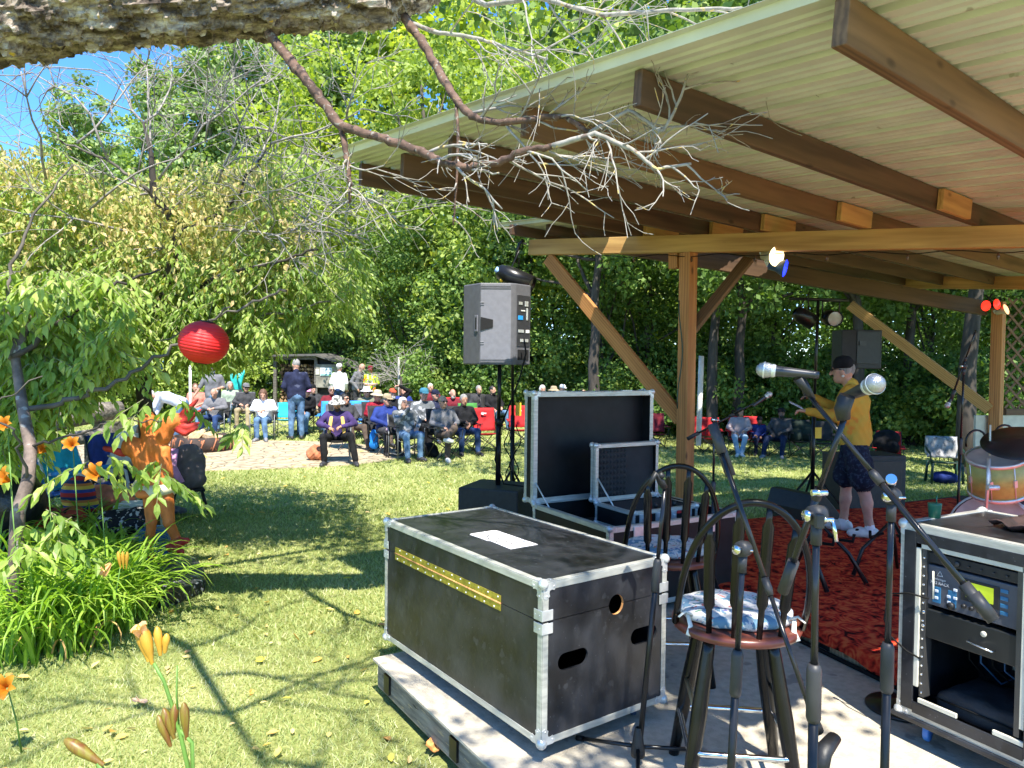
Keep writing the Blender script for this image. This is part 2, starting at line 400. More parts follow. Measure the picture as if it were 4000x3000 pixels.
# sandy paved circle round the fire
PAT = G(690, 1795, 0); PAT = Vector((-6.2, 14.9, 0))
def pavers():
    m = bpy.data.materials.new('patio_paving'); m.use_nodes = True; n = m.node_tree.nodes; l = m.node_tree.links; b = _pr(m)
    tc = n.new('ShaderNodeTexCoord'); vo = n.new('ShaderNodeTexVoronoi'); vo.feature = 'DISTANCE_TO_EDGE'; vo.inputs['Scale'].default_value = 3.2
    l.new(tc.outputs['Object'], vo.inputs['Vector'])
    nz = n.new('ShaderNodeTexNoise'); nz.inputs['Scale'].default_value = 5; nz.inputs['Detail'].default_value = 6; l.new(tc.outputs['Object'], nz.inputs['Vector'])
    r1 = n.new('ShaderNodeValToRGB'); r1.color_ramp.elements[0].color = (0.27, 0.22, 0.145, 1); r1.color_ramp.elements[1].color = (0.46, 0.385, 0.26, 1)
    r1.color_ramp.elements[0].position = 0.3; r1.color_ramp.elements[1].position = 0.6; l.new(nz.outputs['Fac'], r1.inputs[0])
    r2 = n.new('ShaderNodeValToRGB'); r2.color_ramp.elements[0].position = 0.0; r2.color_ramp.elements[1].position = 0.05
    r2.color_ramp.elements[0].color = (0.3, 0.27, 0.24, 1); r2.color_ramp.elements[1].color = (1, 1, 1, 1); l.new(vo.outputs['Distance'], r2.inputs[0])
    mm = n.new('ShaderNodeMix'); mm.data_type = 'RGBA'; mm.blend_type = 'MULTIPLY'; mm.inputs[0].default_value = 1
    l.new(r1.outputs[0], mm.inputs[6]); l.new(r2.outputs[0], mm.inputs[7]); l.new(mm.outputs[2], b.inputs['Base Color']); b.inputs['Roughness'].default_value = 0.85
    bp = n.new('ShaderNodeBump'); bp.inputs['Strength'].default_value = 0.5; bp.inputs['Distance'].default_value = 0.02
    l.new(r2.outputs[0], bp.inputs['Height']); l.new(bp.outputs[0], b.inputs['Normal'])
    return m
def patio_r(a): return 1+0.03*math.sin(3*a+1)+0.02*math.sin(7*a)
PRX, PRY = 4.1, 2.55
pv = [(PAT.x+PRX*patio_r(a)*math.cos(a), PAT.y+PRY*patio_r(a)*math.sin(a)) for a in [2*PI*k/64 for k in range(64)]]
patio = MB().prism(pv, -0.05, 0.012).build('patio', pavers()); tag(patio, kind='structure')
def in_patio(x, y):
    return ((x-PAT.x)/PRX)**2+((y-PAT.y)/PRY)**2 < 0.98

# ================================================================ deck, rug
SZ = 0.22; RZ = 0.34
carpet = mat('deck_carpet', (0.46, 0.415, 0.335), 0.95, 0, 0.12, 22, bump=0.5, bscale=120, spots=[((0.30, 0.27, 0.23), 5, 0.66), ((0.14, 0.12, 0.09), 30, 0.78)], spec=0.1)
grayply = mat('weathered_ply', (0.27, 0.22, 0.17), 0.9, 0, 0.4, 4, bump=0.6, bscale=30, stretch=(1, 1, 9), spots=[((0.5, 0.36, 0.2), 11, 0.62), ((0.06, 0.05, 0.04), 7, 0.66)])
deck = thing('stage_platform', 'low carpeted plywood platform edge under the black travel cases beside the lawn', 'platform', (0, 0, 0))
c0 = Vector((-0.775, 4.1)); da = Vector((0.533, -0.846)); db = Vector((0.846, 0.533))
poly = [c0, c0+da*6.5, c0+da*6.5+db*6.0, c0+db*3.4+da*1.5, c0+db*2.1, c0+db*1.2+Vector((-.02, .01))]
poly = [c0, c0+da*6.5, c0+da*6.5+db*6.5, c0+db*6.0+da*0.5, c0+db*3.0-da*1.3, c0+db*1.45-da*1.3, c0+db*1.45]
MB().prism([tuple(q) for q in poly], SZ-0.012, SZ).build('carpet', carpet, deck)
ins = [c0+(da+db)*0.02, c0+da*6.4+db*0.02, c0+da*6.4+db*6.4, c0+db*5.9+da*0.6, c0+db*2.95-da*1.25, c0+db*1.5-da*1.25, c0+db*1.5+da*0.03]
MB().prism([tuple(q) for q in ins], SZ-0.032, SZ-0.0125).build('plywood_top', ply, deck)
def dk(s_, z, n_=0.0):
    q = c0+da*s_+db*n_; return Vector((q.x, q.y, z))
board('rim_board', dk(0.0, 0.115, 0.045), dk(2.6, 0.115, 0.045), 0.03, 0.13, grayply, deck)
board('rim_board', dk(2.62, 0.105, 0.045), dk(6.4, 0.105, 0.045), 0.03, 0.14, grayply, deck)
board('skid', dk(0.05, 0.03, 0.3), dk(0.05, 0.03, 1.4), 0.06, 0.06, grayply, deck)
board('rim_board', dk(0.03, 0.115, 0.06), dk(0.03, 0.115, 1.4), 0.03, 0.13, wood('fresh_edge', (0.35, 0.17, 0.06), (0.55, 0.3, 0.12)), deck)
for s_ in (0.16, 0.95, 2.1):
    MB().box((0, 0, 0), (0.07, 0.012, 0.1)).build('bracket', blackm, deck).matrix_local = frame(dk(s_, 0.125, 0.022), (da.x, da.y, 0))
def rugmat():
    m = bpy.data.materials.new('rug_pattern'); m.use_nodes = True; n = m.node_tree.nodes; l = m.node_tree.links; b = _pr(m)
    tc = n.new('ShaderNodeTexCoord'); nz = n.new('ShaderNodeTexNoise'); nz.inputs['Scale'].default_value = 3.2; nz.inputs['Detail'].default_value = 3
    l.new(tc.outputs['Object'], nz.inputs['Vector'])
    vo = n.new('ShaderNodeTexVoronoi'); vo.inputs['Scale'].default_value = 5.5; vo.inputs['Randomness'].default_value = 0.75
    ad = n.new('ShaderNodeVectorMath'); ad.operation = 'ADD'; l.new(tc.outputs['Object'], ad.inputs[0])
    sc = n.new('ShaderNodeVectorMath'); sc.operation = 'SCALE'; sc.inputs['Scale'].default_value = 0.25; l.new(nz.outputs['Color'], sc.inputs[0]); l.new(sc.outputs[0], ad.inputs[1])
    l.new(ad.outputs[0], vo.inputs['Vector'])
    sn = n.new('ShaderNodeMath'); sn.operation = 'MULTIPLY'; sn.inputs[1].default_value = 38; l.new(vo.outputs['Distance'], sn.inputs[0])
    s2 = n.new('ShaderNodeMath'); s2.operation = 'SINE'; l.new(sn.outputs[0], s2.inputs[0])
    n4 = n.new('ShaderNodeTexNoise'); n4.inputs['Scale'].default_value = 14; n4.inputs['Detail'].default_value = 5; l.new(tc.outputs['Object'], n4.inputs['Vector'])
    a2 = n.new('ShaderNodeMath'); a2.operation = 'MULTIPLY_ADD'; a2.inputs[1].default_value = 0.07; l.new(s2.outputs[0], a2.inputs[0]); l.new(n4.outputs['Fac'], a2.inputs[2])
    rp = n.new('ShaderNodeValToRGB'); e = rp.color_ramp.elements; e[0].position = 0.33; e[0].color = (0.035, 0.006, 0.005, 1)
    e[1].position = 0.66; e[1].color = (0.62, 0.12, 0.04, 1); q = e.new(0.5); q.color = (0.52, 0.035, 0.018, 1)
    l.new(a2.outputs[0], rp.inputs[0]); l.new(rp.outputs[0], b.inputs['Base Color']); b.inputs['Roughness'].default_value = 0.95
    b.inputs['Specular IOR Level'].default_value = 0.1
    bp = n.new('ShaderNodeBump'); bp.inputs['Strength'].default_value = 0.4; bp.inputs['Distance'].default_value = 0.01
    l.new(n4.outputs['Fac'], bp.inputs['Height']); l.new(bp.outputs[0], b.inputs['Normal'])
    return m
A_ = Vector((2.62, 2.3)); B_ = Vector((1.2, 6.1)); C_ = Vector((1.55, 7.0)); D_ = Vector((5.6, 9.0)); E_ = Vector((7.5, 3.5))
riser = thing('stage_floor', 'raised dark stage floor under the red patterned rug', 'stage', (0, 0, 0))
rp_ = [A_, E_, D_, C_, B_]
MB().prism([tuple(q) for q in rp_], 0.0, RZ-0.012).build('floor_deck', mat('dark_stage', (0.03, 0.025, 0.022), 0.8, 0, 0.4), riser)
dd_ = (B_-A_).normalized(); nn_ = Vector((-dd_.y, dd_.x))   # towards the left/near
edge_p = MB()
for k in range(9):
    s0 = 0.25+k*0.42; q = A_+dd_*s0+nn_*0.012
    edge_p.box((q.x, q.y, SZ+0.035), (0.26, 0.03, 0.045), Matrix.Rotation(math.atan2(dd_.y, dd_.x), 3, 'Z'))
edge_p.build('edge_block', wood('pale_block', (0.25, 0.16, 0.08), (0.48, 0.34, 0.2)), riser)
rr = [A_+Vector((-0.03, 0)), Vector((6.2, 3.0)), Vector((5.3, 8.75)), C_, B_+Vector((-0.03, 0))]
rug = MB()
rug.prism([tuple(q) for q in rr], RZ-0.008, RZ)
g = []
for k in range(41):
    s0 = k/40; q = (A_+Vector((-0.03, 0))).lerp(B_+Vector((-0.03, 0)), s0)
    wv = 0.012*math.sin(k*0.9)+0.008*math.sin(k*2.3)
    dz = 0.075+0.015*math.sin(k*0.55)
    g.append([Vector((q.x+nn_.x*(o_+wv*f_), q.y+nn_.y*(o_+wv*f_), RZ-0.0005-dz*f_)) for o_, f_ in ((0, 0), (0.022, 0.12), (0.03, 0.5), (0.034, 1.0))])
rug.sheet(g)
rugo = rug.build('rug', rugmat()); tag(rugo, 'red and orange patterned rug covering the stage floor', 'rug')
cab = MB().tube([Vector((A_.x+nn_.x*.06+dd_.x*s0+nn_.x*0.01*math.sin(s0*3), A_.y+nn_.y*.06+dd_.y*s0, SZ+0.014)) for s0 in np.linspace(0.0, 4.0, 30)], 0.013, 6)
tag(cab.build('cable', rubber), 'thick black cable lying along the lower edge of the red rug', 'cable')

# ================================================================ pavilion roof on posts
dpv = ray(5500, 1480); drv = ray(-320, 1150); NRM = dpv.cross(drv).normalized()
if NRM.z < 0: NRM = -NRM
Q0 = P(3265, 180, 2.35)
def pl(u, v, off=0.0):
    d = ray(u, v); C = Vector((0, 0, EYE)); return C+d*(((Q0-C).dot(NRM)+off)/d.dot(NRM))
ud = dpv.normalized(); ur = drv.normalized()
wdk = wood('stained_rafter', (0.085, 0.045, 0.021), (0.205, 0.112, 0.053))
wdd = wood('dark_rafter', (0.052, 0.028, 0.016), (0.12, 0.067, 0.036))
wlt = wood('honey_beam', (0.34, 0.18, 0.055), (0.60, 0.37, 0.13))
wpo = wood('cedar_post', (0.33, 0.13, 0.035), (0.58, 0.27, 0.09))
pav = thing('pavilion', 'open wooden pavilion with corrugated metal roof over the stage', 'pavilion', (0, 0, 0))
PH = 0.15; PW = 0.045
ends = [pl(3275, 180), pl(2485, 415), pl(2042, 535), pl(1755, 630), pl(1568, 690), pl(1405, 722)]
pur = []
for k, e in enumerate(ends):
    L = 9.6
    a = e+NRM*PH/2; b = a+ud*L
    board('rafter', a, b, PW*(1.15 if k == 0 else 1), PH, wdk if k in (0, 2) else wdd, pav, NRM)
    pur.append(a)
    # splice blocks scabbed to the side
    s0 = (3.15, 3.0, 3.1, 3.2, 3.3, 3.0)[k]
    if k: board('splice_block', a+ud*s0-ur*0.045, a+ud*(s0+0.5)-ur*0.045, 0.04, PH*0.92, wlt, pav, NRM)
for k in range(3):   # rafters in front of the first one, towards and above the photographer's side
    pass
far = [pl(1992, 925), pl(2135, 925), pl(2255, 925)]
for k, e in enumerate(far):
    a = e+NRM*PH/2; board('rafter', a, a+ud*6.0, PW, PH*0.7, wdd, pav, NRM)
# roof sheeting: corrugated, ribs across the rafters
def roofmat():
    m = mat('roof_sheet', (0.57, 0.59, 0.50), 0.4, 0.1, 0.10, 3, spots=[((0.36, 0.35, 0.27), 9, 0.72)])
    return m
e0 = ends[0]; off = NRM*(PH+0.004)
def sheet_roof(a_end, s_r, s_u, name, over=0.12):
    """a_end start point, s_r length along the ribs, s_u width across them"""
    mb = MB(); n = int(s_u/0.0125); g1 = []
    rowa = []; rowb = []
    for i in range(n+1):
        t = i*0.0125; ph = (t % 0.225)/0.225; hgt = 0.036*(1 if ph < 0.2 else 0)+0.008*(1 if 0.4 < ph < 0.56 or 0.7 < ph < 0.85 else 0)
        q = a_end+ud*t+NRM*hgt; rowa.append(q); rowb.append(q+ur*s_r)
    mb.sheet([rowa, rowb], sm=False)
    return mb.build(name, roofmat(), pav, solid=0.0015)
lastr = (ends[5]-e0).dot(ur)+0.03
start = e0-ur*0.78-ud*0.07+off
sheet_roof(start, lastr+0.78, 10.0, 'roof_sheet')
e7 = far[0]; st7 = e7-ud*0.15+NRM*(PH*0.85+0.006)+ur*0.12
sheet_roof(pl(2290, 905)+NRM*(PH*0.85)+ud*(-0.1), 1.3, 8.0, 'roof_sheet')
# header beams
HH = 0.16
def hdr(uv0, uv1, m, ex=0.0, hh=HH, ww=0.09, name='header_beam'):
    a = pl(*uv0)-NRM*hh/2; b = pl(*uv1)-NRM*hh/2; b = b+(b-a).normalized()*ex
    return a, b, board(name, a, b, ww, hh, m, pav, NRM)
ha, hb, _ = hdr((2075, 938), (4000, 880), wlt, 1.5)
# back beam under the same roof, through the second post
PB = G(3900, 1905, 0.2); PBy = 10.2; PBx = P(3893, 1500, PBy).x
zb = P(3880, 1180, PBy).z
bb0 = P(3290, 1105, 11.6); bb1 = P(4100, 1105, 9.4)
board('header_beam', bb0, bb1, 0.09, 0.17, wlt, pav)
# long edge beam running under the rafters' far side
ea = P(2080, 985, 6.3); eb = P(3850, 1215, PBy)
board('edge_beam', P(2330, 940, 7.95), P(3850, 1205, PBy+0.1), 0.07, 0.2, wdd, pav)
# posts
def on_line(a, b, u, v=1500):
    best = min(np.linspace(-0.3, 1.3, 801), key=lambda t: abs((lambda q: (q.x/q.y))(a.lerp(b, t))-ray(u, v).x)); return a.lerp(b, best)
pa = on_line(ha, hb, 2688, 950); pa.z -= 0
topA = pa.z-HH/2
yaw = math.atan2(ur.y, ur.x)
upr = (ud.x, ud.y, 0)
board('post', (pa.x, pa.y, 0.0), (pa.x, pa.y, topA-0.002), 0.12, 0.12, wpo, pav, (ud.x, ud.y, 0))
board('post', (PBx, PBy, -0.1), (PBx, PBy, zb), 0.14, 0.14, wpo, pav, (ud.x, ud.y, 0))
uh = Vector((ur.x, ur.y, 0)).normalized(); uu = Vector((ud.x, ud.y, 0)).normalized()
bra = on_line(ha, hb, 2140, 975); bra.z = bra.z-HH/2-0.03
brb = Vector((pa.x, pa.y, 0))+uh*0.06; brb.z = P(2650, 1640, pa.y).z
board('brace', bra, brb, 0.14, 0.045, wpo, pav, (ud.x, ud.y, 0))
board('brace', P(2925, 1010, pa.y+0.2), Vector((pa.x+.06*uu.x, pa.y+.06*uu.y, P(2715, 1290, pa.y).z)), 0.11, 0.045, wdk, pav, (ud.x, ud.y, 0))
board('splice_block', P(2640, 975, pa.y+0.12), P(2640, 1050, pa.y+0.12), 0.1, 0.1, wpo, pav, (ud.x, ud.y, 0))
board('brace', P(3320, 1190, 11.3), P(3865, 1600, PBy), 0.15, 0.045, wlt, pav, (ud.x, ud.y, 0))
# lattice and white wall panel at the back right corner
lat = thing('lattice_screen', 'wooden lattice screen above a white wall panel at right end of stage', 'screen', (0, 0, 0))
L0 = P(3925, 1595, 10.3); LW = 3.0; LH = 1.55
LM = frame(L0, (1, 0.15, 0)); lb = MB()
for k in range(-8, 22):
    for sg in (1, -1):
        x0 = k*0.2
        p0 = [x0, 0.0] if sg == 1 else [x0+LH, 0.0]; p1 = [x0+LH, LH] if sg == 1 else [x0, LH]
        def clipx(p, q, lim, hi):
            return p
        a = max(0, min(LW, p0[0])); b = max(0, min(LW, p1[0]))
        if abs(a-b) < 0.05: continue
        za = (a-p0[0])/(p1[0]-p0[0])*LH; zb2 = (b-p0[0])/(p1[0]-p0[0])*LH
        v0 = Vector((a, 0.004*sg, za)); v1 = Vector((b, 0.004*sg, zb2)); c = (v0+v1)/2; dv = (v1-v0)
        R = frame((0, 0, 0), dv, (0, 1, 0)).to_3x3()
        lb.box(c, (dv.length, 0.035, 0.006), R)
o = lb.build('lattice', wdk, lat); o.matrix_local = LM
o = MB().box((LW/2, 0, -0.05), (LW, 0.06, 0.09)).build('rail', wdk, lat); o.matrix_local = LM
o = MB().box((LW/2-0.2, 0.02, -0.75), (LW+0.5, 0.04, 1.3)).build('wall_panel', cream, lat); o.matrix_local = LM

# ================================================================ travel cases
def boolcut(o, cutters):
    for c in cutters:
        md = o.modifiers.new('b', 'BOOLEAN'); md.object = c; md.operation = 'DIFFERENCE'; md.solver = 'EXACT'
    bpy.context.view_layer.update()
    dg = bpy.context.evaluated_depsgraph_get(); me = bpy.data.meshes.new_from_object(o.evaluated_get(dg))
    o.modifiers.clear(); o.data = me
    for c in cutters: bpy.data.objects.remove(c)
def oval(w_, h_, n=10):
    r = h_/2; pts = []
    for k in range(n+1): a = -PI/2+PI*k/n; pts.append((w_/2-r+r*math.cos(a), r*math.sin(a)))
    for k in range(n+1): a = PI/2+PI*k/n; pts.append((-(w_/2-r)+r*math.cos(a), r*math.sin(a)))
    return pts
def trim_edges(L, W, z0, z1, name, parent, t=0.032, pr=0.0035, top=True, bottom=True, verts=True, m=None):
    """L-shaped metal edging round the box [0,L]x[0,W]x[z0,z1]"""
    mb = MB()
    def ang(a, b, n1, n2):
        a = Vector(a); b = Vector(b); n1 = Vector(n1); n2 = Vector(n2); x = (b-a); ln = x.length
        for na, nb in ((n1, n2), (n2, n1)):
            R = Matrix((x.normalized(), nb, x.normalized().cross(nb))).transposed()
            c = (a+b)/2-nb*t/2+na*pr/2
            mb.box(c, (ln, t, pr), R)
    if verts:
        for x, sx in ((0, -1), (L, 1)):
            for y, sy in ((0, -1), (W, 1)):
                ang((x, y, z0), (x, y, z1), (sx, 0, 0), (0, sy, 0))
    for z, sz, on in ((z0, -1, bottom), (z1, 1, top)):
        if not on: continue
        for y, sy in ((0, -1), (W, 1)): ang((0, y, z), (L, y, z), (0, sy, 0), (0, 0, sz))
        for x, sx in ((0, -1), (L, 1)): ang((x, 0, z), (x, W, z), (sx, 0, 0), (0, 0, sz))
    return mb.build(name, m or aluw, parent, bevel=0.001)
def corner_cap(p, sg, parent, s=1.0):
    mb = MB(); p = Vector(p); sx, sy, sz = sg
    mb.lathe([(0.0, -0.024), (0.012, -0.021), (0.021, -0.012), (0.024, 0), (0.021, 0.012), (0.012, 0.021), (0.0, 0.024)], p+Vector((-sx, -sy, -sz))*0.006, n=12)
    d = 0.055*s; t = 0.003
    # three petals, one on each face
    for ax in range(3):
        o1, o2 = [i for i in range(3) if i != ax]; sgv = (sx, sy, sz)
        def pt(a, b):
            q = [0, 0, 0]; q[ax] = p[ax]+sgv[ax]*0.006; q[o1] = p[o1]-sgv[o1]*a; q[o2] = p[o2]-sgv[o2]*b; return Vector(q)
        prof = [(0, 0), (d*1.15, 0.0), (d*1.25, d*.3), (d*1.05, d*.62), (d*.8, d*.55), (d*.6, d*.6), (d*.55, d*.8), (d*.62, d*1.05), (d*.3, d*1.25), (0, d*1.15)]
        a0 = [pt(a, b) for a, b in prof]; nrm = Vector([sgv[ax] if i == ax else 0 for i in range(3)])
        a1 = [q-nrm*t for q in a0]; n = len(prof)
        mb.add(a0+a1, [tuple(range(n)), tuple(range(2*n-1, n-1, -1))]+[(i, (i+1) % n, n+(i+1) % n, n+i) for i in range(n)])
        for a, b in ((d*1.02, d*.32), (d*.32, d*1.02)):
            mb.lathe([(0.005, 0), (0.004, 0.002), (0, 0.0028)], pt(a, b), Vector((0, 0, 1)).rotation_difference(nrm).to_matrix(), n=7)
    return mb.build('corner_cap', alu, parent)
def caster(p, parent, m=None, r=0.038, yaw_=0.4, braked=False):
    R = Matrix.Rotation(yaw_, 3, 'Z'); p = Vector(p)
    mb = MB(); mb.box(p+Vector((0, 0, -0.004)), (0.08, 0.07, 0.006), R, 0)
    for s_ in (-1, 1): mb.box(p+R @ Vector((-0.008, 0.017*s_, -0.022)), (0.04, 0.004, 0.04), R, 0)
    if braked: mb.box(p+R @ Vector((-0.045, 0, -0.03)), (0.05, 0.04, 0.012), R @ Matrix.Rotation(0.5, 3, 'Y'), 0)
    f = mb.build('caster', alu, parent)
    W = R @ Matrix.Rotation(PI/2, 3, 'X')
    MB().lathe([(0.006, -0.013), (r-0.004, -0.013), (r, -0.008), (r, 0.008), (r-0.004, 0.013), (0.006, 0.013)], p+R @ Vector((-0.02, 0, -0.012-r*0.85)), W, 16).build('wheel', m or rubber, f)
    return f

C1 = thing('travel_case', 'large scuffed black travel case with closed lid and white sticker on platform edge', 'case')
CL, CW, CH, SEAM = 1.47, 0.745, 0.684, 0.52
C1.matrix_world = frame((0.137, 3.0, SZ+0.085), (-0.584, 0.811, 0)) @ Matrix.Scale(-1, 4, (0, 1, 0)) if False else frame((0.137, 3.0, SZ+0.085), (-0.584, 0.811, 0))
# local: x = along the long side away from us, y = towards the left (out of the case), so the case occupies y in [-CW, 0]
def shell(name, z0, z1, open_top, parent, cut=None):
    o = MB().box((CL/2, -CW/2, (z0+z1)/2), (CL, CW, z1-z0)).build(name, [lam, ply], parent)
    zi0, zi1 = (z0+0.012, z1+0.02) if open_top else (z0-0.02, z1-0.012)
    ci = MB().box((CL/2, -CW/2, (zi0+zi1)/2), (CL-0.024, CW-0.024, zi1-zi0), mi=0).build('c', [darkin], parent)
    cs = [ci]+[c for c in (cut or [])]
    boolcut(o, cs)
    return o
def cutter(w_, h_, y, z, mi):
    M = Matrix.Translation((0, y, z)) @ Matrix.Rotation(PI/2, 4, 'Z') @ Matrix.Rotation(PI/2, 4, 'X')
    return MB().prism(oval(w_, h_), -0.05, 0.05, M).build('c', [mi], C1)
whp = mat('white_rim', (0.7, 0.7, 0.7), 0.5)
body = shell('case_body', 0.0, SEAM-0.0015, True, C1, [cutter(0.17, 0.075, -0.17, 0.33, whp), cutter(0.17, 0.075, -0.60, 0.345, whp), cutter(0.09, 0.09, -0.42, SEAM, ply)])
lid = shell('case_lid', SEAM+0.0015, CH, False, C1, [cutter(0.09, 0.09, -0.42, SEAM, ply)])
MB().prism([(0.03, -CW+0.03), (CL-0.03, -CW+0.03), (CL-0.03, -0.03), (0.03, -0.03)], 0.02, 0.03).build('lining', darkin, C1)
# edging in a frame where the case is [0,CL]x[0,CW]
def c1trim(**kw):
    o = trim_edges(CL, CW, parent=C1, **kw); o.location = (0, -CW, 0); return o
c1trim(t=0.029, z0=0, z1=SEAM-0.004, name='edge_trim', top=False)
c1trim(t=0.029, z0=SEAM+0.004, z1=CH, name='edge_trim', bottom=False)
for x, sx in ((0, -1), (CL, 1)):
    for y, sy in ((-CW, -1), (0, 1)):
        for z, sz in ((0, -1), (CH, 1)): corner_cap((x, y, z), (sx, sy, sz), C1)
        for zz in (SEAM+0.028, SEAM-0.028):      # plates either side of the seam
            mb = MB()
            mb.box((x-sx*0.022, y+sy*0.006, zz), (0.058, 0.003, 0.045)); mb.box((x+sx*0.006, y-sy*0.022, zz), (0.003, 0.058, 0.045))
            for dx in (0.012, 0.04):
                mb.lathe([(0.004, 0), (0.003, 0.002), (0, 0.0025)], (x-sx*dx, y+sy*0.0075, zz), Matrix.Rotation(-sy*PI/2, 3, 'X'), n=6)
            mb.build('seam_plate', alu, C1, bevel=0.002)
hg = MB()
hx0, hx1 = 0.30, 1.34
for zz in (SEAM+0.019, SEAM-0.019): hg.box(((hx0+hx1)/2, 0.0022, zz), (hx1-hx0, 0.003, 0.032), mi=0)
hg.tube([(hx0, 0.004, SEAM), (hx1, 0.004, SEAM)], 0.004, 8, mi=1)
for k in range(13):
    for zz, so_ in ((SEAM+0.026, 0), (SEAM-0.026, 0.03)):
        hg.lathe([(0.0045, 0), (0.004, 0.002), (0, 0.003)], (hx0+0.02+so_+k*(hx1-hx0-0.08)/12, 0.0038, zz), Matrix.Rotation(-PI/2, 3, 'X'), n=7, mi=2)
hg.build('hinge', [brass, ply, white], C1)
for x, y in ((0.12, -0.09), (0.12, -CW+0.09), (CL-0.12, -0.09), (CL-0.12, -CW+0.09)): caster((x, y, -0.002), C1, m=mat('blue_grey_wheel', (0.05, 0.07, 0.12), 0.5), yaw_=random.uniform(-1, 1))
stk = thing('x', None, None); bpy.data.objects.remove(stk)
TX = 0.72; TY = -0.30
mb = MB().prism([(-0.19, -0.085), (0.17, -0.085), (0.19, -0.07), (0.19, 0.075), (0.175, 0.09), (0.02, 0.085), (-0.0, 0.075), (-0.19, 0.085)], 0, 0.0008)
sticker = mb.build('sticker', mat('paper_white', (0.78, 0.77, 0.8), 0.5, 0, 0.08, 14), C1)
SM = Matrix.Translation((TX, TY, CH+0.0006)) @ Matrix.Rotation(0.0, 4, 'Z'); sticker.matrix_local = SM
ink = mat('ink_grey', (0.16, 0.16, 0.17), 0.6)
TMm = lambda x, y: Matrix.Translation((x, y, 0.0011)) @ Matrix.Rotation(0, 4, 'Z')
text('lettering', 'LOOK', 0.085, TMm(0.0, 0.035), ink, sticker)
for yy, q0, q1, hh_ in ((-0.018, -0.1, 0.1, 0.012), (-0.045, -0.15, 0.15, 0.005), (-0.06, -0.13, 0.14, 0.005)):
    for k in range(7):
        x0 = q0+(q1-q0)*(k+0.15)/7; MB().box((x0, yy, 0.0011), ((q1-q0)/7*0.6, hh_, 0.0006)).build('lettering', ink, sticker)

# ---- second, open case with upright lid
def plain_case(name, label, cat, M, L, W, z1, tt=0.03, group=None, open_lid=None, wall=0.014):
    T = thing(name, label, cat, group=group); T.matrix_world = M
    mb = MB()
    mb.box((L/2, W/2, 0.007), (L, W, 0.014))
    for x in (wall/2, L-wall/2): mb.box((x, W/2, z1/2+0.007), (wall, W, z1-0.014))
    for y in (wall/2, W-wall/2): mb.box((L/2, y, z1/2+0.007), (L-2*wall, wall, z1-0.014))
    mb.build('case_body', laml, T)
    trim_edges(L, W, 0, z1, 'edge_trim', T, tt, 0.003)
    for x, sx in ((0, -1), (L, 1)):
        for y, sy in ((0, -1), (W, 1)):
            for z, sz in ((0, -1), (z1, 1)): corner_cap((x, y, z), (sx, sy, sz), T, tt/0.03*0.8)
    if open_lid:
        lh, ld = open_lid; 
        lm = MB(); y0 = W+0.004; zb = z1+0.004
        lm.box((L/2, y0+ld-0.006, zb+lh/2), (L, 0.012, lh))
        for x in (0.006, L-0.006): lm.box((x, y0+ld/2-0.006, zb+lh/2), (0.012, ld-0.012, lh))
        for z in (0.006, lh-0.006): lm.box((L/2, y0+ld/2-0.006, zb+z), (L-0.024, ld-0.012, 0.012))
        lo = lm.build('case_lid', laml, T)
        tr = trim_edges(L, ld, 0, lh, 'lid_trim', T, tt*1.1, 0.003); tr.location = (0, y0, zb)
        for x, sx in ((0, -1), (L, 1)):
            for y, sy in ((0, -1), (ld, 1)):
                for z, sz in ((0, -1), (lh, 1)):
                    corner_cap((x, y0+y, zb+z), (sx, sy, sz), T, tt/0.03*0.8)
        st = MB().tube([(0.03, W-0.2, z1-0.02), (0.02, y0+ld*0.4, zb+0.2)], 0.006, 6); st.build('lid_stay', alu, T)
    return T
ZC2 = SZ+0.06
h2 = Vector((0.17, 5.5, ZC2)); e2 = Vector((0.866, 0.5, 0)); c2 = Vector((0.5, -0.866, 0))
org2 = h2+c2*0.94
M2 = frame(org2, e2)
C2 = plain_case('travel_case', 'open black travel case with lid standing upright behind the bar stools', 'case', M2, 1.17, 0.94, 0.56, 0.032, open_lid=(0.84, 0.13))
for x, y in ((0.12, 0.1), (1.05, 0.1), (0.12, 0.84), (1.05, 0.84)): caster((x, y, -0.002), C2)
for x in (0.25, 0.9):
    MB().box((x, 0.94+0.004+0.02, 0.56+0.84+0.008), (0.1, 0.03, 0.012)).build('latch', alu, C2)
    MB().box((x, -0.006, 0.5), (0.11, 0.01, 0.11)).build('latch', alu, C2, bevel=0.003)
MB().box((0.58, 0.5, 0.4), (1.12, 0.86, 0.02)).build('foam_tray', darkin, C2)
# small microphone case in the tray
M3 = frame(M2 @ Vector((0.42, 0.28, 0.415)), e2)
C3 = plain_case('microphone_case', 'small open microphone case with foam lining lying inside the open travel case', 'case', M3, 0.62, 0.44, 0.16, 0.024, open_lid=(0.43, 0.06))
foam = MB()
for i in range(8):
    for j in range(9):
        foam.lathe([(0.018, 0), (0.012, 0.012), (0, 0.016)], (0.08+i*0.034, 0.44+0.049, 0.2+j*0.042), Matrix.Rotation(PI/2, 3, 'X'), 6)
foam.box((0.31, 0.44+0.053, 0.37), (0.59, 0.008, 0.4))
foam.build('lid_foam', mat('grey_foam', (0.03, 0.03, 0.032), 0.95), C3)
MB().box((0.31, 0.22, 0.135), (0.58, 0.4, 0.03)).build('foam_insert', mat('grey_foam', (0.03, 0.03, 0.032), 0.95), C3)
for k in range(4):
    lt = MB(); lt.box((0.08+k*0.15, -0.008, 0.11), (0.045, 0.012, 0.06)); lt.box((0.08+k*0.15, -0.018, 0.1), (0.02, 0.01, 0.03)); lt.build('latch', alu, C3, bevel=0.002)
red = mat('red_tag', (0.6, 0.02, 0.02), 0.5)
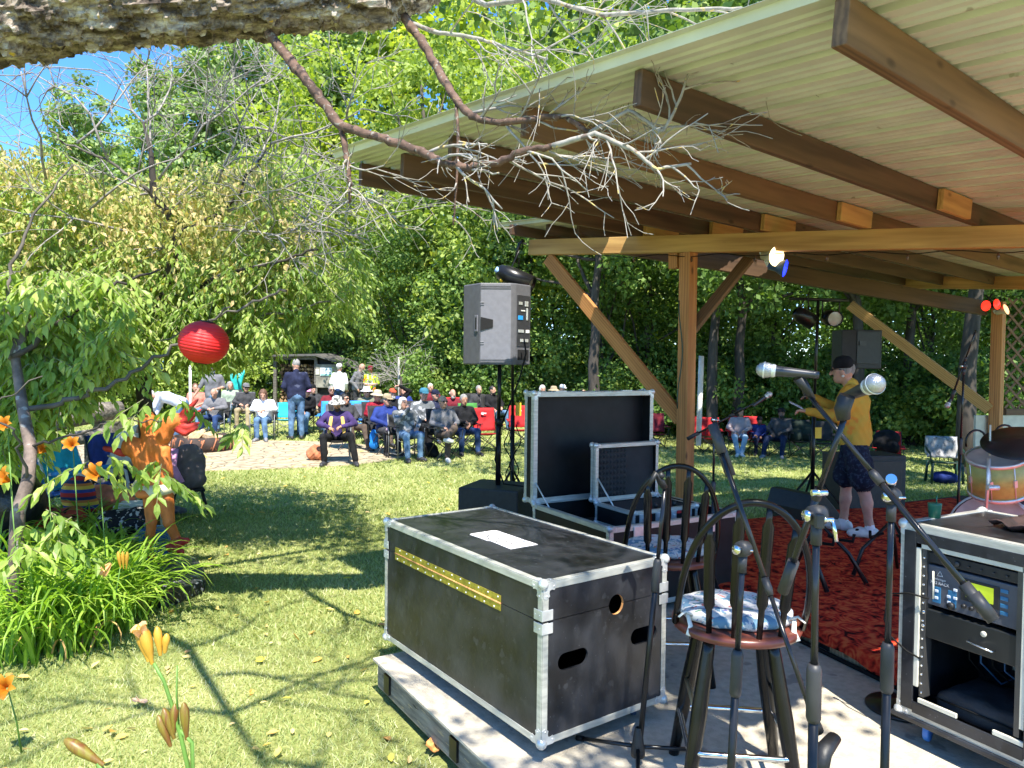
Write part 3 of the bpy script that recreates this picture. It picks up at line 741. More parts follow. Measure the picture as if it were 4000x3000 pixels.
for k in (0, 2): MB().box((0.12+k*0.15, -0.02, 0.13), (0.035, 0.006, 0.02)).build('tag', red, C3)
for k in range(3):
    MB().lathe([(0.0, 0), (0.016, 0), (0.016, 0.035), (0.0, 0.035)], (0.3+k*0.09, 0.1, 0.15), n=14).build('knob', blackp, C3)
# ================================================================ speaker on pole with sub
pag = mat('speaker_grey', (0.11, 0.11, 0.125), 0.55, 0, 0.1, 20, bump=0.15, bscale=200)
pal = mat('speaker_light_panel', (0.17, 0.17, 0.2), 0.5, 0, 0.08, 20, bump=0.1, bscale=200)
sub = thing('subwoofer', 'black subwoofer box on the lawn carrying the tall speaker pole', 'subwoofer', (P(1950, 1500, 7.25).x, 7.25, 0), -0.35)
MB().box((0, 0, 0.36), (0.62, 0.58, 0.66)).build('cabinet', mat('black_cabinet', (0.02, 0.022, 0.026), 0.6, 0, 0.2, 30, bump=0.2), sub, bevel=0.015)
MB().box((0, 0, 0.015), (0.5, 0.46, 0.03)).build('foot', rubber, sub)
for x in (-0.2, 0.2): MB().lathe([(0.035, 0), (0.035, 0.01), (0.0, 0.012)], (-0.311, x*1.0, 0.58), Matrix.Rotation(-PI/2, 3, 'Y'), 12).build('corner_button', rubber, sub)
SPX = P(1950, 1420, 7.25).x
pole = thing('speaker_pole', 'black pole standing on the subwoofer and holding the grey loudspeaker', 'pole', (SPX, 7.25, 0.69))
MB().tube([(0, 0, 0), (0, 0, 0.62)], 0.027, 12).tube([(0, 0, 0.6), (0.005, 0, 1.25)], 0.02, 12).build('tube', blackm, pole)
MB().tube([(0, 0, 0.6), (0, 0, 0.66)], 0.036, 12).build('clutch', blackp, pole)
pole2 = thing('lighting_stand', 'dark lighting stand with yellow tag and coiled cable beside the loudspeaker pole', 'stand', (SPX+0.14, 7.75, 0))
MB().tube([(0, 0, 0.1), (0, 0, 1.35)], 0.024, 10).tube([(0, 0, 1.3), (-0.02, 0, 2.9)], 0.017, 10).build('tube', blackm, pole2)
for k in range(3):
    a = k*2.1+0.5
    MB().tube([(0.02*math.cos(a), 0.02*math.sin(a), 0.75), (0.45*math.cos(a), 0.45*math.sin(a), 0.02)], 0.013, 6).build('leg', blackm, pole2)
MB().box((0.06, -0.05, 1.42), (0.06, 0.004, 0.14)).build('tag', mat('yellow_tag', (0.75, 0.5, 0.03), 0.5), pole2)
sp = MB()
for q in range(3):
    ps = []
    for k in range(60):
        t = k/59; ps.append(Vector((0.03*math.cos(t*22+q*2)-0.07*t*(q-1), 0.03*math.sin(t*22+q*2)-0.03, 0.1+1.15*t)))
    sp.tube(ps, 0.006, 5)
sp.build('cable', rubber, pole2)
lsp = thing('loudspeaker', 'grey plastic loudspeaker with side handle and rear connector panel high on a pole', 'loudspeaker', (SPX-0.03, 7.25, P(1950, 1425, 7.25).z), 0.0)
RS = Matrix.Rotation(math.radians(118), 4, 'Z')
# plan outline (front grille faces away left); built as a trapezoid prism
w0 = 0.31; sp_h = 0.79
xa, xb, xc = -0.335, -0.155, 0.145      # seen corners from left to right
plan = [(-0.335, 0.05), (-0.155, -0.19), (0.145, -0.20), (0.19, -0.17), (0.335, 0.0), (0.30, 0.2), (-0.1, 0.36)]
MB().prism(plan, 0, sp_h).build('cabinet', pag, lsp, bevel=0.012)
sidem = MB()
sidem.prism([(-0.15, -0.194), (0.143, -0.204), (0.143, -0.199), (-0.15, -0.189)], 0.02, sp_h-0.02)
sidem.build('side_panel', pal, lsp, bevel=0.002)
for z in (0.03, 0.05, sp_h-0.05, sp_h-0.03):
    MB().prism([(-0.15, -0.2), (0.143, -0.21), (0.143, -0.2), (-0.15, -0.19)], z-0.006, z+0.006).build('trim_line', pag, lsp)
def hole_poly(pts, nm, m, parent, y): MB().add([Vector(p) for p in pts], [tuple(range(len(pts)))]).build(nm, m, parent)
# handle: recessed scoop with a bar
hb_ = MB(); hb_.prism([(-0.15, 0.33), (-0.15, 0.46), (-0.03, 0.435), (-0.03, 0.36)], -0.002, 0.004, Matrix.Translation((0, -0.2005, 0)) @ Matrix.Rotation(PI/2, 4, 'X')); hb_.build('handle_recess', darkin, lsp)
hb_ = MB(); hb_.box((0, 0, 0), (0.05, 0.012, 0.16)); o = hb_.build('handle', pal, lsp, bevel=0.004); o.location = (-0.195, -0.148, 0.4); o.rotation_euler = (0, 0, math.atan2(-0.24, 0.18))
hb_ = MB(); hb_.box((0, 0, 0), (0.03, 0.016, 0.12)); o = hb_.build('handle_slot', darkin, lsp, bevel=0.004); o.location = (-0.193, -0.149, 0.4); o.rotation_euler = (0, 0, math.atan2(-0.24, 0.18))
for z in (0.2, 0.22, 0.58, 0.6): MB().box((-0.135, -0.195, z), (0.035, 0.012, 0.01)).build('rib', pal, lsp, bevel=0.002)
# rear panel between (0.19,-0.17) and (0.335,0.0)
RP = frame((0.19, -0.17, 0), (0.145, 0.17, 0)); rl = math.hypot(0.145, 0.17)
rpn = MB().box((rl/2, -0.003, 0.43), (rl-0.03, 0.006, 0.5)).build('rear_panel', mat('connector_panel', (0.03, 0.03, 0.035), 0.4, 0, 0.2, 30), lsp, bevel=0.002); rpn.matrix_local = RP
for (x, z, w_, h_, mm) in ((0.06, 0.6, 0.05, 0.03, alu), (0.15, 0.6, 0.05, 0.05, alu), (0.06, 0.46, 0.07, 0.04, mat('blue_label', (0.02, 0.3, 0.75), 0.5)), (0.07, 0.33, 0.08, 0.03, alu), (0.17, 0.33, 0.05, 0.03, white), (0.12, 0.24, 0.12, 0.03, alu), (0.16, 0.5, 0.02, 0.12, alu), (0.1, 0.53, 0.06, 0.012, white)):
    o = MB().box((x, -0.009, z), (w_, 0.008, h_)).build('connector', mm, lsp, bevel=0.002); o.matrix_local = RP
o = MB().box((rl/2, -0.004, 0.1), (rl-0.06, 0.006, 0.1)).build('lower_recess', darkin, lsp); o.matrix_local = RP
cb = MB().tube([Vector((SPX+0.24, 7.05, 2.15)), Vector((SPX+0.26, 7.0, 2.0)), Vector((SPX+0.2, 7.0, 1.75)), Vector((SPX+0.05, 7.15, 1.35)), Vector((SPX+0.0, 7.18, 1.2)), Vector((SPX-.03, 7.2, 0.95)), Vector((SPX+0.06, 7.0, 0.74)), Vector((SPX+0.3, 6.95, 0.72)), Vector((SPX+0.36, 6.9, 0.4))], 0.009, 6)
tag(cb.build('speaker_cable', rubber), 'black cable drooping from the grey loudspeaker down its pole', 'cable')
# par can lying on the lighting stand above the speaker
pc = thing('stage_light', 'black stage light can hanging in its yoke just above the grey loudspeaker', 'stage light', P(2010, 1085, 7.7), 0.0)
def par_can(T, Rr, yoke=True, lens=None, r=0.075, L=0.26):
    MB().lathe([(r*0.45, -L*0.5), (r*0.8, -L*0.42), (r, -L*0.2), (r, L*0.5), (r*0.92, L*0.5), (r*0.92, L*0.3)], (0, 0, 0), Rr, 20).build('can', blackm, T)
    MB().lathe([(r*0.9, L*0.42), (r*0.5, L*0.44), (0, L*0.445)], (0, 0, 0), Rr, 18).build('lens', lens or mat('lens_glass', (0.35, 0.34, 0.3), 0.15), T)
    if yoke:
        x = Rr @ Vector((1, 0, 0)); 
        MB().tube([x*r*1.05, x*r*1.1+Vector((0, 0, 0.18)), -x*r*1.1+Vector((0, 0, 0.18)), -x*r*1.05], 0.009, 6).build('yoke', blackm, T)
par_can(pc, Matrix.Rotation(2.0, 3, 'Y') @ Matrix.Rotation(0.3, 3, 'X'), r=0.1, L=0.42)
MB().tube([(0, 0.02, 0.16), (0.05, 0.02, 0.36), (0.09, 0.02, 0.4)], 0.02, 6).build('clamp', blackm, pc)
MB().tube([(-0.12, 0, 0.04), (-0.2, 0, 0.09)], 0.03, 8).build('plug', mat('blue_white_plug', (0.3, 0.5, 0.85), 0.5), pc)
MB().tube([(-0.12, 0, -0.03), (-0.15, 0, -0.02)], 0.025, 8).build('knob', mat('yellow_tag', (0.75, 0.5, 0.03), 0.5), pc)

# ================================================================ bar stools
seatw = mat('stool_seat_brown', (0.15, 0.04, 0.025), 0.3, 0, 0.2, 10)
blackw = mat('black_painted_wood', (0.007, 0.0065, 0.006), 0.24, 0, 0.3, 9, spec=0.35, spots=[((0.5, 0.27, 0.12), 32, 0.74)], bump=0.05)
def cushmat():
    m = bpy.data.materials.new('cushion_print'); m.use_nodes = True; n = m.node_tree.nodes; l = m.node_tree.links; b = _pr(m)
    tc = n.new('ShaderNodeTexCoord'); out = None
    base = n.new('ShaderNodeRGB'); base.outputs[0].default_value = (0.62, 0.6, 0.58, 1); out = base.outputs[0]
    for k, (c, sc, th) in enumerate((((0.14, 0.26, 0.36), 13, 0.55), ((0.5, 0.16, 0.14), 15, 0.64), ((0.1, 0.22, 0.15), 19, 0.64), ((0.12, 0.12, 0.3), 25, 0.66))):
        nz = n.new('ShaderNodeTexNoise'); nz.inputs['Scale'].default_value = sc; nz.inputs['Detail'].default_value = 2; nz.inputs['Distortion'].default_value = 1.5
        mp = n.new('ShaderNodeMapping'); mp.inputs['Location'].default_value = (k*3.1, k*1.7, k); l.new(tc.outputs['Object'], mp.inputs[0]); l.new(mp.outputs[0], nz.inputs['Vector'])
        r = n.new('ShaderNodeValToRGB'); r.color_ramp.elements[0].position = th; r.color_ramp.elements[1].position = th+0.02; l.new(nz.outputs['Fac'], r.inputs[0])
        mx = n.new('ShaderNodeMix'); mx.data_type = 'RGBA'; l.new(r.outputs[0], mx.inputs[0]); l.new(out, mx.inputs[6]); mx.inputs[7].default_value = (*c, 1); out = mx.outputs[2]
    l.new(out, b.inputs['Base Color']); b.inputs['Roughness'].default_value = 0.85
    return m
cushm = cushmat()
def stool(label, cx, cy, rz, zs):
    """local: back towards -y, seat centre on the axis; zs = seat height above the deck"""
    T = thing('bar_stool', label, 'bar stool', (cx, cy, SZ), rz, 'bar stools by the travel cases')
    R = 0.25
    MB().lathe([(0, -0.02), (R-0.03, -0.022), (R-0.005, -0.014), (R, 0.0), (R-0.005, 0.014), (R-0.03, 0.02), (0, 0.014)], (0, 0, zs-0.02), n=36).build('seat', seatw, T)
    for sx in (-1, 1):
        for sy in (-1, 1):
            a = Vector((sx*0.115, sy*0.115, zs-0.035)); b = Vector((sx*0.21, sy*0.21, 0.0))
            MB().tube([a, a.lerp(b, 0.1), a.lerp(b, 0.45), a.lerp(b, 0.7), b], [0.022, 0.025, 0.031, 0.027, 0.022], 10).build('leg', blackw, T)
    rg = 0.195; z = 0.22; pts = []
    for sx, sy in ((-1, -1), (1, -1), (1, 1), (-1, 1)):
        for k in range(5):
            a = math.atan2(sy, sx)-PI/4+k*PI/8; pts.append(Vector((sx*(rg-0.05)+0.05*math.cos(a), sy*(rg-0.05)+0.05*math.sin(a), z)))
    pts.append(pts[0]); MB().tube(pts, 0.011, 10, cap=False).build('foot_rail', chrome, T)
    for k in range(2): MB().tube([(0.17*(2*k-1), -0.17, 0.36), (0.17*(2*k-1), 0.17, 0.36)], 0.009, 8).build('stretcher', chrome if k else mat('brass_rail', (0.5, 0.42, 0.25), 0.3, 0.8), T)
    # hoop back
    hp = []
    for k in range(33):
        a = PI*k/32; x = -math.cos(a)*0.24; h = (math.sin(a)**0.75)*0.53
        y = -0.06-0.165*math.sin(a)**0.5-0.10*h/0.53
        hp.append(Vector((x, y, zs-0.01+h)))
    MB().tube(hp, 0.0135, 10).build('back_hoop', blackw, T)
    for x in (-0.13, -0.045, 0.045, 0.13):
        a = math.acos(-x*1.15/0.24); h = (math.sin(a)**0.75)*0.53
        top = Vector((x*1.15, -0.06-0.165*math.sin(a)**0.5-0.10*h/0.53, zs-0.01+h-0.008)); bt = Vector((x, -math.sqrt(0.225**2-x*x), zs-0.01))
        ts = (0, .1, .14, .3, .55, .72, .76, 1); rs = (.006, .006, .0085, .0085, .0085, .0085, .006, .0055)
        MB().tube([bt.lerp(top, 1-t) for t in ts], [r*1.25 if 0.12 < t < 0.74 else r*1.0 for t, r in zip(ts, rs)], 10, flat=2.0).build('spindle', blackw, T)
    c = SDF().ell((0, 0.025, zs+0.025), (0.215, 0.19, 0.026), k=0.02)
    for k in range(12):
        a = k*PI/6; c.ell((0.16*math.cos(a), 0.02+0.14*math.sin(a), zs+0.025), (0.06, 0.06, 0.024), k=0.03)
    cu = c.build('cushion', 0.009, cushm, T, noise=0.002, nscale=30)
    for sx in (-1, 1):
        MB().tube([(sx*0.18, -0.09, zs+0.03), (sx*0.21, -0.11, zs+0.05), (sx*0.235, -0.12, zs+0.03)], [0.012, 0.009, 0.006], 6, flat=0.5).tube([(sx*0.2, -0.1, zs+0.04), (sx*0.19, -0.13, zs+0.0), (sx*0.2, -0.15, zs-0.03)], [0.008, 0.01, 0.012], 6, flat=0.4).build('tie', mat('tie_white', (0.7, 0.68, 0.62), 0.8), T)
    return T
stool('black hoop backed bar stool with red brown seat standing nearest the camera', 0.90, 2.88, -0.12, 0.68)
stool('black hoop backed bar stool half hidden behind the nearer stool', 0.86, 3.98, -0.05, 0.655)

# ================================================================ microphones and stands
grille = mat('mic_grille', (0.42, 0.42, 0.43), 0.35, 0.6, 0.1, 60)
def grillmat():
    m = grille; n = m.node_tree.nodes; l = m.node_tree.links; b = _pr(m)
    tc = n.new('ShaderNodeTexCoord'); vo = n.new('ShaderNodeTexVoronoi'); vo.inputs['Scale'].default_value = 420
    l.new(tc.outputs['Object'], vo.inputs['Vector']); bp = n.new('ShaderNodeBump'); bp.inputs['Strength'].default_value = 0.9; bp.inputs['Distance'].default_value = 0.001
    l.new(vo.outputs['Distance'], bp.inputs['Height']); l.new(bp.outputs[0], b.inputs['Normal'])
grillmat()
def rot_to(v): return Vector((0, 0, 1)).rotation_difference(Vector(v).normalized()).to_matrix()
def microphone(label, head, tail, s=1.0):
    head = Vector(head); tail = Vector(tail); d = (tail-head).normalized()
    T = thing('microphone', label, 'microphone', head)
    R = rot_to(d)
    MB().lathe([(0, -0.026*s), (0.012*s, -0.023*s), (0.021*s, -0.014*s), (0.0255*s, 0), (0.0245*s, 0.012*s), (0.021*s, 0.022*s), (0.019*s, 0.027*s)], (0, 0, 0), R, 28).build('grille', grille, T)
    MB().lathe([(0.0257*s, -0.003*s), (0.0268*s, -0.003*s), (0.0268*s, 0.003*s), (0.0257*s, 0.003*s)], (0, 0, 0), R, 28).lathe([(0.0195*s, 0.022*s), (0.0215*s, 0.024*s), (0.021*s, 0.032*s), (0.018*s, 0.036*s)], (0, 0, 0), R, 24).build('ring', alu, T)
    MB().lathe([(0.018*s, 0.034*s), (0.0165*s, 0.06*s), (0.012*s, 0.15*s), (0.0115*s, 0.165*s), (0, 0.166*s)], (0, 0, 0), R, 20).build('handle', mat('mic_handle', (0.05, 0.05, 0.055), 0.3, 0.4), T)
    return T
def knob_(mb, p, ax, r, h): mb.lathe([(0, 0), (r, 0), (r, h), (0, h)], p, rot_to(ax), 12)
def mic_stand(label, base, top, boom=None, base_kind='tripod', gripz=None, ry=0.0, group='microphone stands on the stage edge', bm=None):
    """base, top world points; boom = (tip, tail) world"""
    base = Vector(base); top = Vector(top)
    T = thing('microphone_stand', label, 'microphone stand', base, 0, group)
    tp = top-base; gz = gripz if gripz is not None else 0.62
    g0 = tp*gz
    MB().tube([tp*0.04, g0], 0.0118, 10).build('lower_tube', blackm, T)
    MB().tube([g0, tp], 0.0085, 10).build('upper_tube', mat('satin_tube', (0.03, 0.03, 0.033), 0.22, 0.5), T)
    L = tp.length
    MB().tube([tp*(gz-0.11/L*1.0), tp*(gz-0.1/L), tp*(gz+0.015/L), tp*(gz+0.03/L)], [0.014, 0.0175, 0.0175, 0.013], 12).build('clutch', grip, T)
    if base_kind == 'tripod':
        MB().lathe([(0.012, 0.16), (0.016, 0.15), (0.03, 0.06), (0.03, 0.04), (0.012, 0.03)], (0, 0, 0), n=14).build('leg_hub', blackp, T)
        for k in range(3):
            a = ry+k*2*PI/3; c, s_ = math.cos(a), math.sin(a)
            l_ = MB().tube([(0.02*c, 0.02*s_, 0.075), (0.29*c, 0.29*s_, 0.014)], 0.009, 8).build('leg', blackm, T)
            MB().tube([(0.275*c, 0.275*s_, 0.017), (0.31*c, 0.31*s_, 0.01)], 0.0125, 8).build('foot', rubber, l_)
    else:
        MB().lathe([(0, 0.0), (0.15, 0.0), (0.155, 0.008), (0.15, 0.018), (0.05, 0.032), (0.02, 0.045), (0.0, 0.05)], (0, 0, 0), n=36).build('round_base', blackm, T)
    if boom:
        tip, tail = Vector(boom[0])-base, Vector(boom[1])-base; d = (tip-tail).normalized()
        side = d.cross(Vector((0, 0, 1))).normalized()
        if side.y > 0: side = -side
        c = tp+Vector((0, 0, 0.02))
        hd = MB(); hd.lathe([(0, -0.018), (0.022, -0.017), (0.025, 0), (0.022, 0.017), (0, 0.018)], c, rot_to(side), 18)
        hd.tube([tp*(1-0.05/L), tp], 0.013, 10); hd.build('boom_clutch', grip, T)
        kb = MB(); knob_(kb, c+side*0.02, side, 0.014, 0.012); kb.tube([c+side*0.03, c+side*0.03+Vector((0.05, 0, -0.002))], 0.004, 6); kb.build('wing_knob', chrome, T)
        MB().tube([tail, tail.lerp(tip, 0.62)], 0.0085, 10).tube([tail.lerp(tip, 0.6), tip], 0.0068, 10).build('boom', mat('satin_tube', (0.03, 0.03, 0.033), 0.22, 0.5), T)
        MB().tube([tail.lerp(tip, 0.56), tail.lerp(tip, 0.60), tail.lerp(tip, 0.62)], [0.0115, 0.0125, 0.009], 10).build('boom_sleeve', grip, T)
        MB().tube([tail-d*0.01, tail+d*0.09], 0.015, 10).build('end_cap', grip, T)
    return T
def clip(T, a, b, tiltv=(0, 0, 1)):
    """small mic clip from stand tip a to mic body b, child of stand T"""
    o = Vector(T.location); a = Vector(a)-o; b = Vector(b)-o
    MB().tube([a, a.lerp(b, 0.5), b], [0.011, 0.014, 0.017], 10, flat=0.7).build('mic_clip', blackp, T)
# stand beside the closed case
b1 = Vector((0.545, 3.02, SZ)); t1 = P(2597, 1905, 3.02)
s1 = mic_stand('straight microphone stand with empty clip at the right end of the closed travel case', b1, t1, gripz=0.72, ry=0.35)
cl1 = P(2560, 1850, 3.0)-b1
MB().tube([t1-b1, (t1-b1).lerp(cl1, 0.4), cl1, P(2535, 1900, 3.0)-b1], [0.016, 0.02, 0.016, 0.011], 10, flat=0.8).build('mic_clip', blackp, s1)
MB().tube([P(2575, 1850, 3.0)-b1, P(2590, 1865, 3.0)-b1], 0.014, 8).build('clip_jaw', blackp, s1)
# stand in front of the nearer stool with long boom tipped down to the right
D2 = 2.15
b2 = P(2850, 1500, D2); b2.z = SZ; b2.x = P(2846, 3000, D2).x-0.01; t2 = P(2902, 2170, D2)
s2 = mic_stand('microphone stand in front of the nearer bar stool with boom tipped down to the right', b2, t2, (P(3170, 2790, D2-0.14), P(2785, 1670, D2+0.2)), gripz=0.72, ry=1.9)
g_ = (P(2785, 1660, D2+0.2)-b2, P(2855, 1860, D2+0.16)-b2); MB().tube([g_[0], g_[1]], 0.0165, 12).build('counterweight', grip, s2)
m_a = P(3190, 2830, D2-0.15); MB().tube([P(3165, 2775, D2-0.14)-b2, P(3185, 2835, D2-0.15)-b2, P(3200, 2860, D2-0.15)-b2], [0.012, 0.017, 0.014], 10).build('mic_clip', blackp, s2)
hld = MB().tube([P(3260, 2880, D2-0.15)-b2, P(3215, 2935, D2-0.2)-b2, P(3195, 3040, D2-0.22)-b2], [0.019, 0.025, 0.024], 12, flat=0.8).build('clip_pouch', blackp, s2)
# stand with boom rising to the second microphone
D3 = 1.72
b3 = P(3182, 3000, D3); b3.z = SZ; t3 = P(3189, 2045, D3)
s3 = mic_stand('microphone stand with silver crank clamp whose boom rises to the right hand microphone', b3, t3, (P(3296, 1640, D3-0.04), P(3062, 2300, D3+0.16)), gripz=0.72, ry=0.7)
cr = MB().tube([P(3200, 2030, D3-.02)-b3, P(3255, 2030, D3-.02)-b3], 0.006, 8).tube([P(3250, 2030, D3-.02)-b3, P(3262, 2080, D3-.02)-b3, P(3268, 2115, D3-.02)-b3], 0.005, 8); cr.build('crank', chrome, s3)
MB().box(P(3200, 2035, D3-.03)-b3, (0.02, 0.02, 0.034)).build('clamp_block', grip, s3, bevel=0.004)
kn = MB().tube([P(3170, 1925, D3)-b3, P(3230, 1925, D3)-b3], 0.008, 8); kn.build('thumb_screw', chrome, s3)
m2h = P(3418, 1500, 1.62); m2t = P(3300, 1552, 1.74)
microphone('silver headed microphone at top of the steep boom, right of the musician', m2h, m2t, 0.88)
MB().tube([P(3296, 1640, D3-0.04)-b3, P(3290, 1600, D3-0.04)-b3, P(3310, 1545, D3-0.05)-b3], [0.016, 0.02, 0.019], 10, flat=0.9).build('mic_clip', blackp, s3)
# stand with the long boom that carries the left microphone
D4 = 2.0
b4 = P(3455, 3000, D4); b4.z = SZ; t4 = P(3482, 1965, D4)
s4 = mic_stand('microphone stand left of the equipment rack with long boom reaching to the upper left microphone', b4, t4, (P(3160, 1545, D4+0.1), P(3870, 2410, D4-0.25)), gripz=0.68, ry=0.2)
m1h = P(2985, 1445, 2.13); m1t = P(3165, 1462, 2.08)
microphone('silver headed microphone at top left end of the longest boom', m1h, m1t, 0.9)
MB().tube([P(3175, 1560, D4+0.1)-b4, P(3150, 1520, D4+0.1)-b4, P(3120, 1475, D4+0.1)-b4], [0.01, 0.014, 0.019], 10, flat=0.9).build('mic_clip', blackp, s4)
MB().tube([P(3480, 1885, D4)-b4, P(3482, 1870, D4-0.03)-b4], 0.014, 12).build('thumb_screw', chrome, s4)
MB().tube([P(3800, 2320, D4-0.22)-b4, P(3870, 2410, D4-0.25)-b4], 0.017, 12).build('counterweight', grip, s4)
# round based stand behind the rack
D5 = 3.55
b5 = P(3512, 2790, D5); b5.z = SZ; t5 = P(3552, 2110, D5)
s5 = mic_stand('round based microphone stand with pale tube close behind the equipment rack', b5, t5, None, 'round', 0.86)
MB().tube([(0.02, -0.012, 0.06), (t5-b5)*0.8+Vector((0, -0.012, 0))], 0.006, 8).build('pale_strip', mat('brass_rail', (0.5, 0.42, 0.25), 0.3, 0.8), s5)
MB().tube([(t5-b5)*0.8, (t5-b5)*0.97], 0.026, 12).build('sleeve', blackp, s5)
# distant boom stands on the rug
def far_stand(label, pb, pt, tip, tail, mic=True):
    s = mic_stand(label, pb, pt, (tip, tail), 'tripod', 0.6, 0.4)
    return s
d6 = 5.3; b6 = P(2787, 1933, d6); b6.z = RZ; b6.z = 0.0 if b6.x < 1.4 else RZ
far_stand('thin black microphone stand between the wooden post and the silver tipped boom', b6, P(2790, 1650, d6), P(2985, 1555, d6-0.1), P(2690, 1712, d6+0.2))
microphone('small dark microphone on the thin boom above the seated couple', P(3005, 1540, d6-0.12), P(2950, 1580, d6-0.1), 0.85)
d8 = 6.2; b8 = P(3738, 2030, d8); b8.z = RZ
far_stand('tall black overhead boom stand between the garden chair and the drum', b8, P(3765, 1440, d8), P(3812, 1290, d8-0.1), P(3715, 1560, d8+0.1))
microphone('slim black microphone on the tall boom stand behind the drum', P(3700, 1585, d8+0.1), P(3730, 1530, d8+0.1), 0.9)

# ================================================================ equipment rack case
g3 = Vector((0.47, -0.883, 0)); 
RKO = Vector((1.77, 3.28, SZ+0.125)); RW, RD, RH = 0.60, 0.62, 0.86
RK = thing('equipment_rack', 'black equipment rack case with mixer, drawer and silver edging on blue casters', 'rack')
RK.matrix_world = frame(RKO, g3)     # local x along the front to the right, y into the case, z up
rb = MB(); t = 0.014
for x in (t/2, RW-t/2): rb.box((x, RD/2, RH/2), (t, RD, RH))
for z in (t/2, RH-t/2): rb.box((RW/2, RD/2, z), (RW-2*t, RD, t))
rb.box((RW/2, RD-t/2, RH/2), (RW-2*t, t, RH-2*t)); rb.build('cabinet', lam, RK)
trim_edges(RW, RD, 0, RH, 'edge_trim', RK, 0.034, 0.004)
for x, sx in ((0, -1), (RW, 1)):
    for y, sy in ((0, -1), (RD, 1)):
        for z, sz in ((0, -1), (RH, 1)): corner_cap((x, y, z), (sx, sy, sz), RK, 0.8)
fr = MB()   # black face frame then cream inner strips
for x in (0.045, RW-0.045): fr.box((x, -0.003, RH/2), (0.055, 0.01, RH-0.06))
for z in (0.045, RH-0.055): fr.box((RW/2, -0.003, z), (RW-0.145, 0.01, 0.05))
fr.build('face_frame', lam, RK, bevel=0.002)
cs = MB()
for x in (0.082, RW-0.082): cs.box((x, 0.002, RH/2+0.02), (0.02, 0.012, RH-0.24))
cs.box((RW/2, 0.002, RH-0.088), (RW-0.19, 0.012, 0.024)); cs.box((RW/2-0.12, 0.002, 0.083), (0.17, 0.012, 0.02)); cs.box((RW/2+0.17, 0.002, 0.083), (0.12, 0.012, 0.02))
cs.build('cream_strip', cream, RK, bevel=0.002)
rl_ = MB()
for x in (0.105, RW-0.105):
    rl_.box((x, 0.03, RH/2), (0.02, 0.05, RH-0.2))
rl_.build('rack_rail', mat('rail_steel', (0.1, 0.1, 0.1), 0.4, 0.6), RK)
scw = MB()
for k in range(16): scw.lathe([(0.005, 0), (0.005, 0.002), (0, 0.003)], (0.105, 0.004, 0.12+k*0.04), Matrix.Rotation(PI/2, 3, 'X'), 8)
scw.build('rail_screws', chrome, RK)
MB().box((RW/2, 0.2, RH-0.135), (0.40, 0.36, 0.044)).build('wireless_receiver', mat('gear_black', (0.02, 0.02, 0.022), 0.4), RK, bevel=0.002)
for k in range(7): 
    o = MB(); knob_(o, Vector((0.19+k*0.05, 0.02, RH-0.135)), (0, -1, 0), 0.012 if k < 2 else 0.004, 0.012); o.build('knob', grip, RK)
mx_ = MB().box((RW/2, 0.2, RH-0.255), (0.42, 0.36, 0.175)).build('digital_mixer', mat('mixer_grey', (0.075, 0.08, 0.1), 0.4), RK, bevel=0.004)
fy = 0.0185
MB().box((0.335, fy, RH-0.235), (0.155, 0.004, 0.095)).build('screen_bezel', mat('gear_black', (0.02, 0.02, 0.022), 0.4), mx_, bevel=0.003)
scr = mat('lcd_screen', (0.16, 0.22, 0.01), 0.3, 0, 0.5, 18, emit=(0.35, 0.45, 0.02), es=0.35, col2=(0.3, 0.4, 0.03)); MB().box((0.335, fy-0.003, RH-0.232), (0.11, 0.003, 0.065)).build('screen', scr, mx_)
wbt = mat('button_white', (0.6, 0.65, 0.75), 0.4); bbt = mat('button_blue', (0.03, 0.15, 0.3), 0.4)
for (x, z) in ((0.155, 0.275), (0.155, 0.305), (0.208, 0.285), (0.235, 0.285), (0.235, 0.25), (0.21, 0.31)):
    MB().box((x, fy, RH-z), (0.016, 0.006, 0.012)).build('button', wbt, mx_, bevel=0.002)
for x in (0.155, 0.222): MB().box((x, fy+0.0005, RH-0.292), (0.036, 0.003, 0.07)).build('button_panel', bbt, mx_, bevel=0.002)
o = MB(); knob_(o, Vector((0.222, fy, RH-0.32)), (0, -1, 0), 0.015, 0.016)
for k in range(5): knob_(o, Vector((0.275+k*0.032, fy, RH-0.305)), (0, -1, 0), 0.009, 0.014)
o.build('dial', blackp, mx_)
for k in range(4): MB().box((0.43, fy, RH-0.2-k*0.03), (0.03, 0.004, 0.016)).build('button', bbt, mx_, bevel=0.002)
ft = Matrix.Rotation(PI/2, 4, 'X')
wink = mat('ink_white', (0.6, 0.6, 0.62), 0.5)
text('lettering', 'behringer', 0.014, Matrix.Translation((0.168, fy-0.0008, RH-0.222)) @ ft, wink, mx_)
text('lettering', 'X32 RACK', 0.018, Matrix.Translation((0.168, fy-0.0008, RH-0.24)) @ ft, wink, mx_)
tri = MB()
for k in range(3):
    a = PI/2+k*2*PI/3; b = a+2*PI/3
    tri.tube([Vector((0.168+0.014*math.cos(a), fy-0.001, RH-0.2+0.014*math.sin(a))), Vector((0.168+0.014*math.cos(b), fy-0.001, RH-0.2+0.014*math.sin(b)))], 0.0012, 4)
tri.build('triangle_mark', wink, mx_)
MB().tube([(0.145, fy-0.012, RH-0.19), (0.148, fy-0.012, RH-0.31)], 0.004, 8).build('handle_bar', cream, mx_)
dr = MB().box((RW/2, 0.19, RH-0.425), (0.44, 0.36, 0.125)).build('drawer', mat('drawer_black', (0.022, 0.024, 0.024), 0.35, 0.2), RK, bevel=0.003)
MB().tube([(0.31, -0.0, RH-0.435), (0.31, -0.02, RH-0.437), (0.41, -0.02, RH-0.447), (0.41, -0.0, RH-0.447)], 0.004, 8).build('handle', chrome, dr)
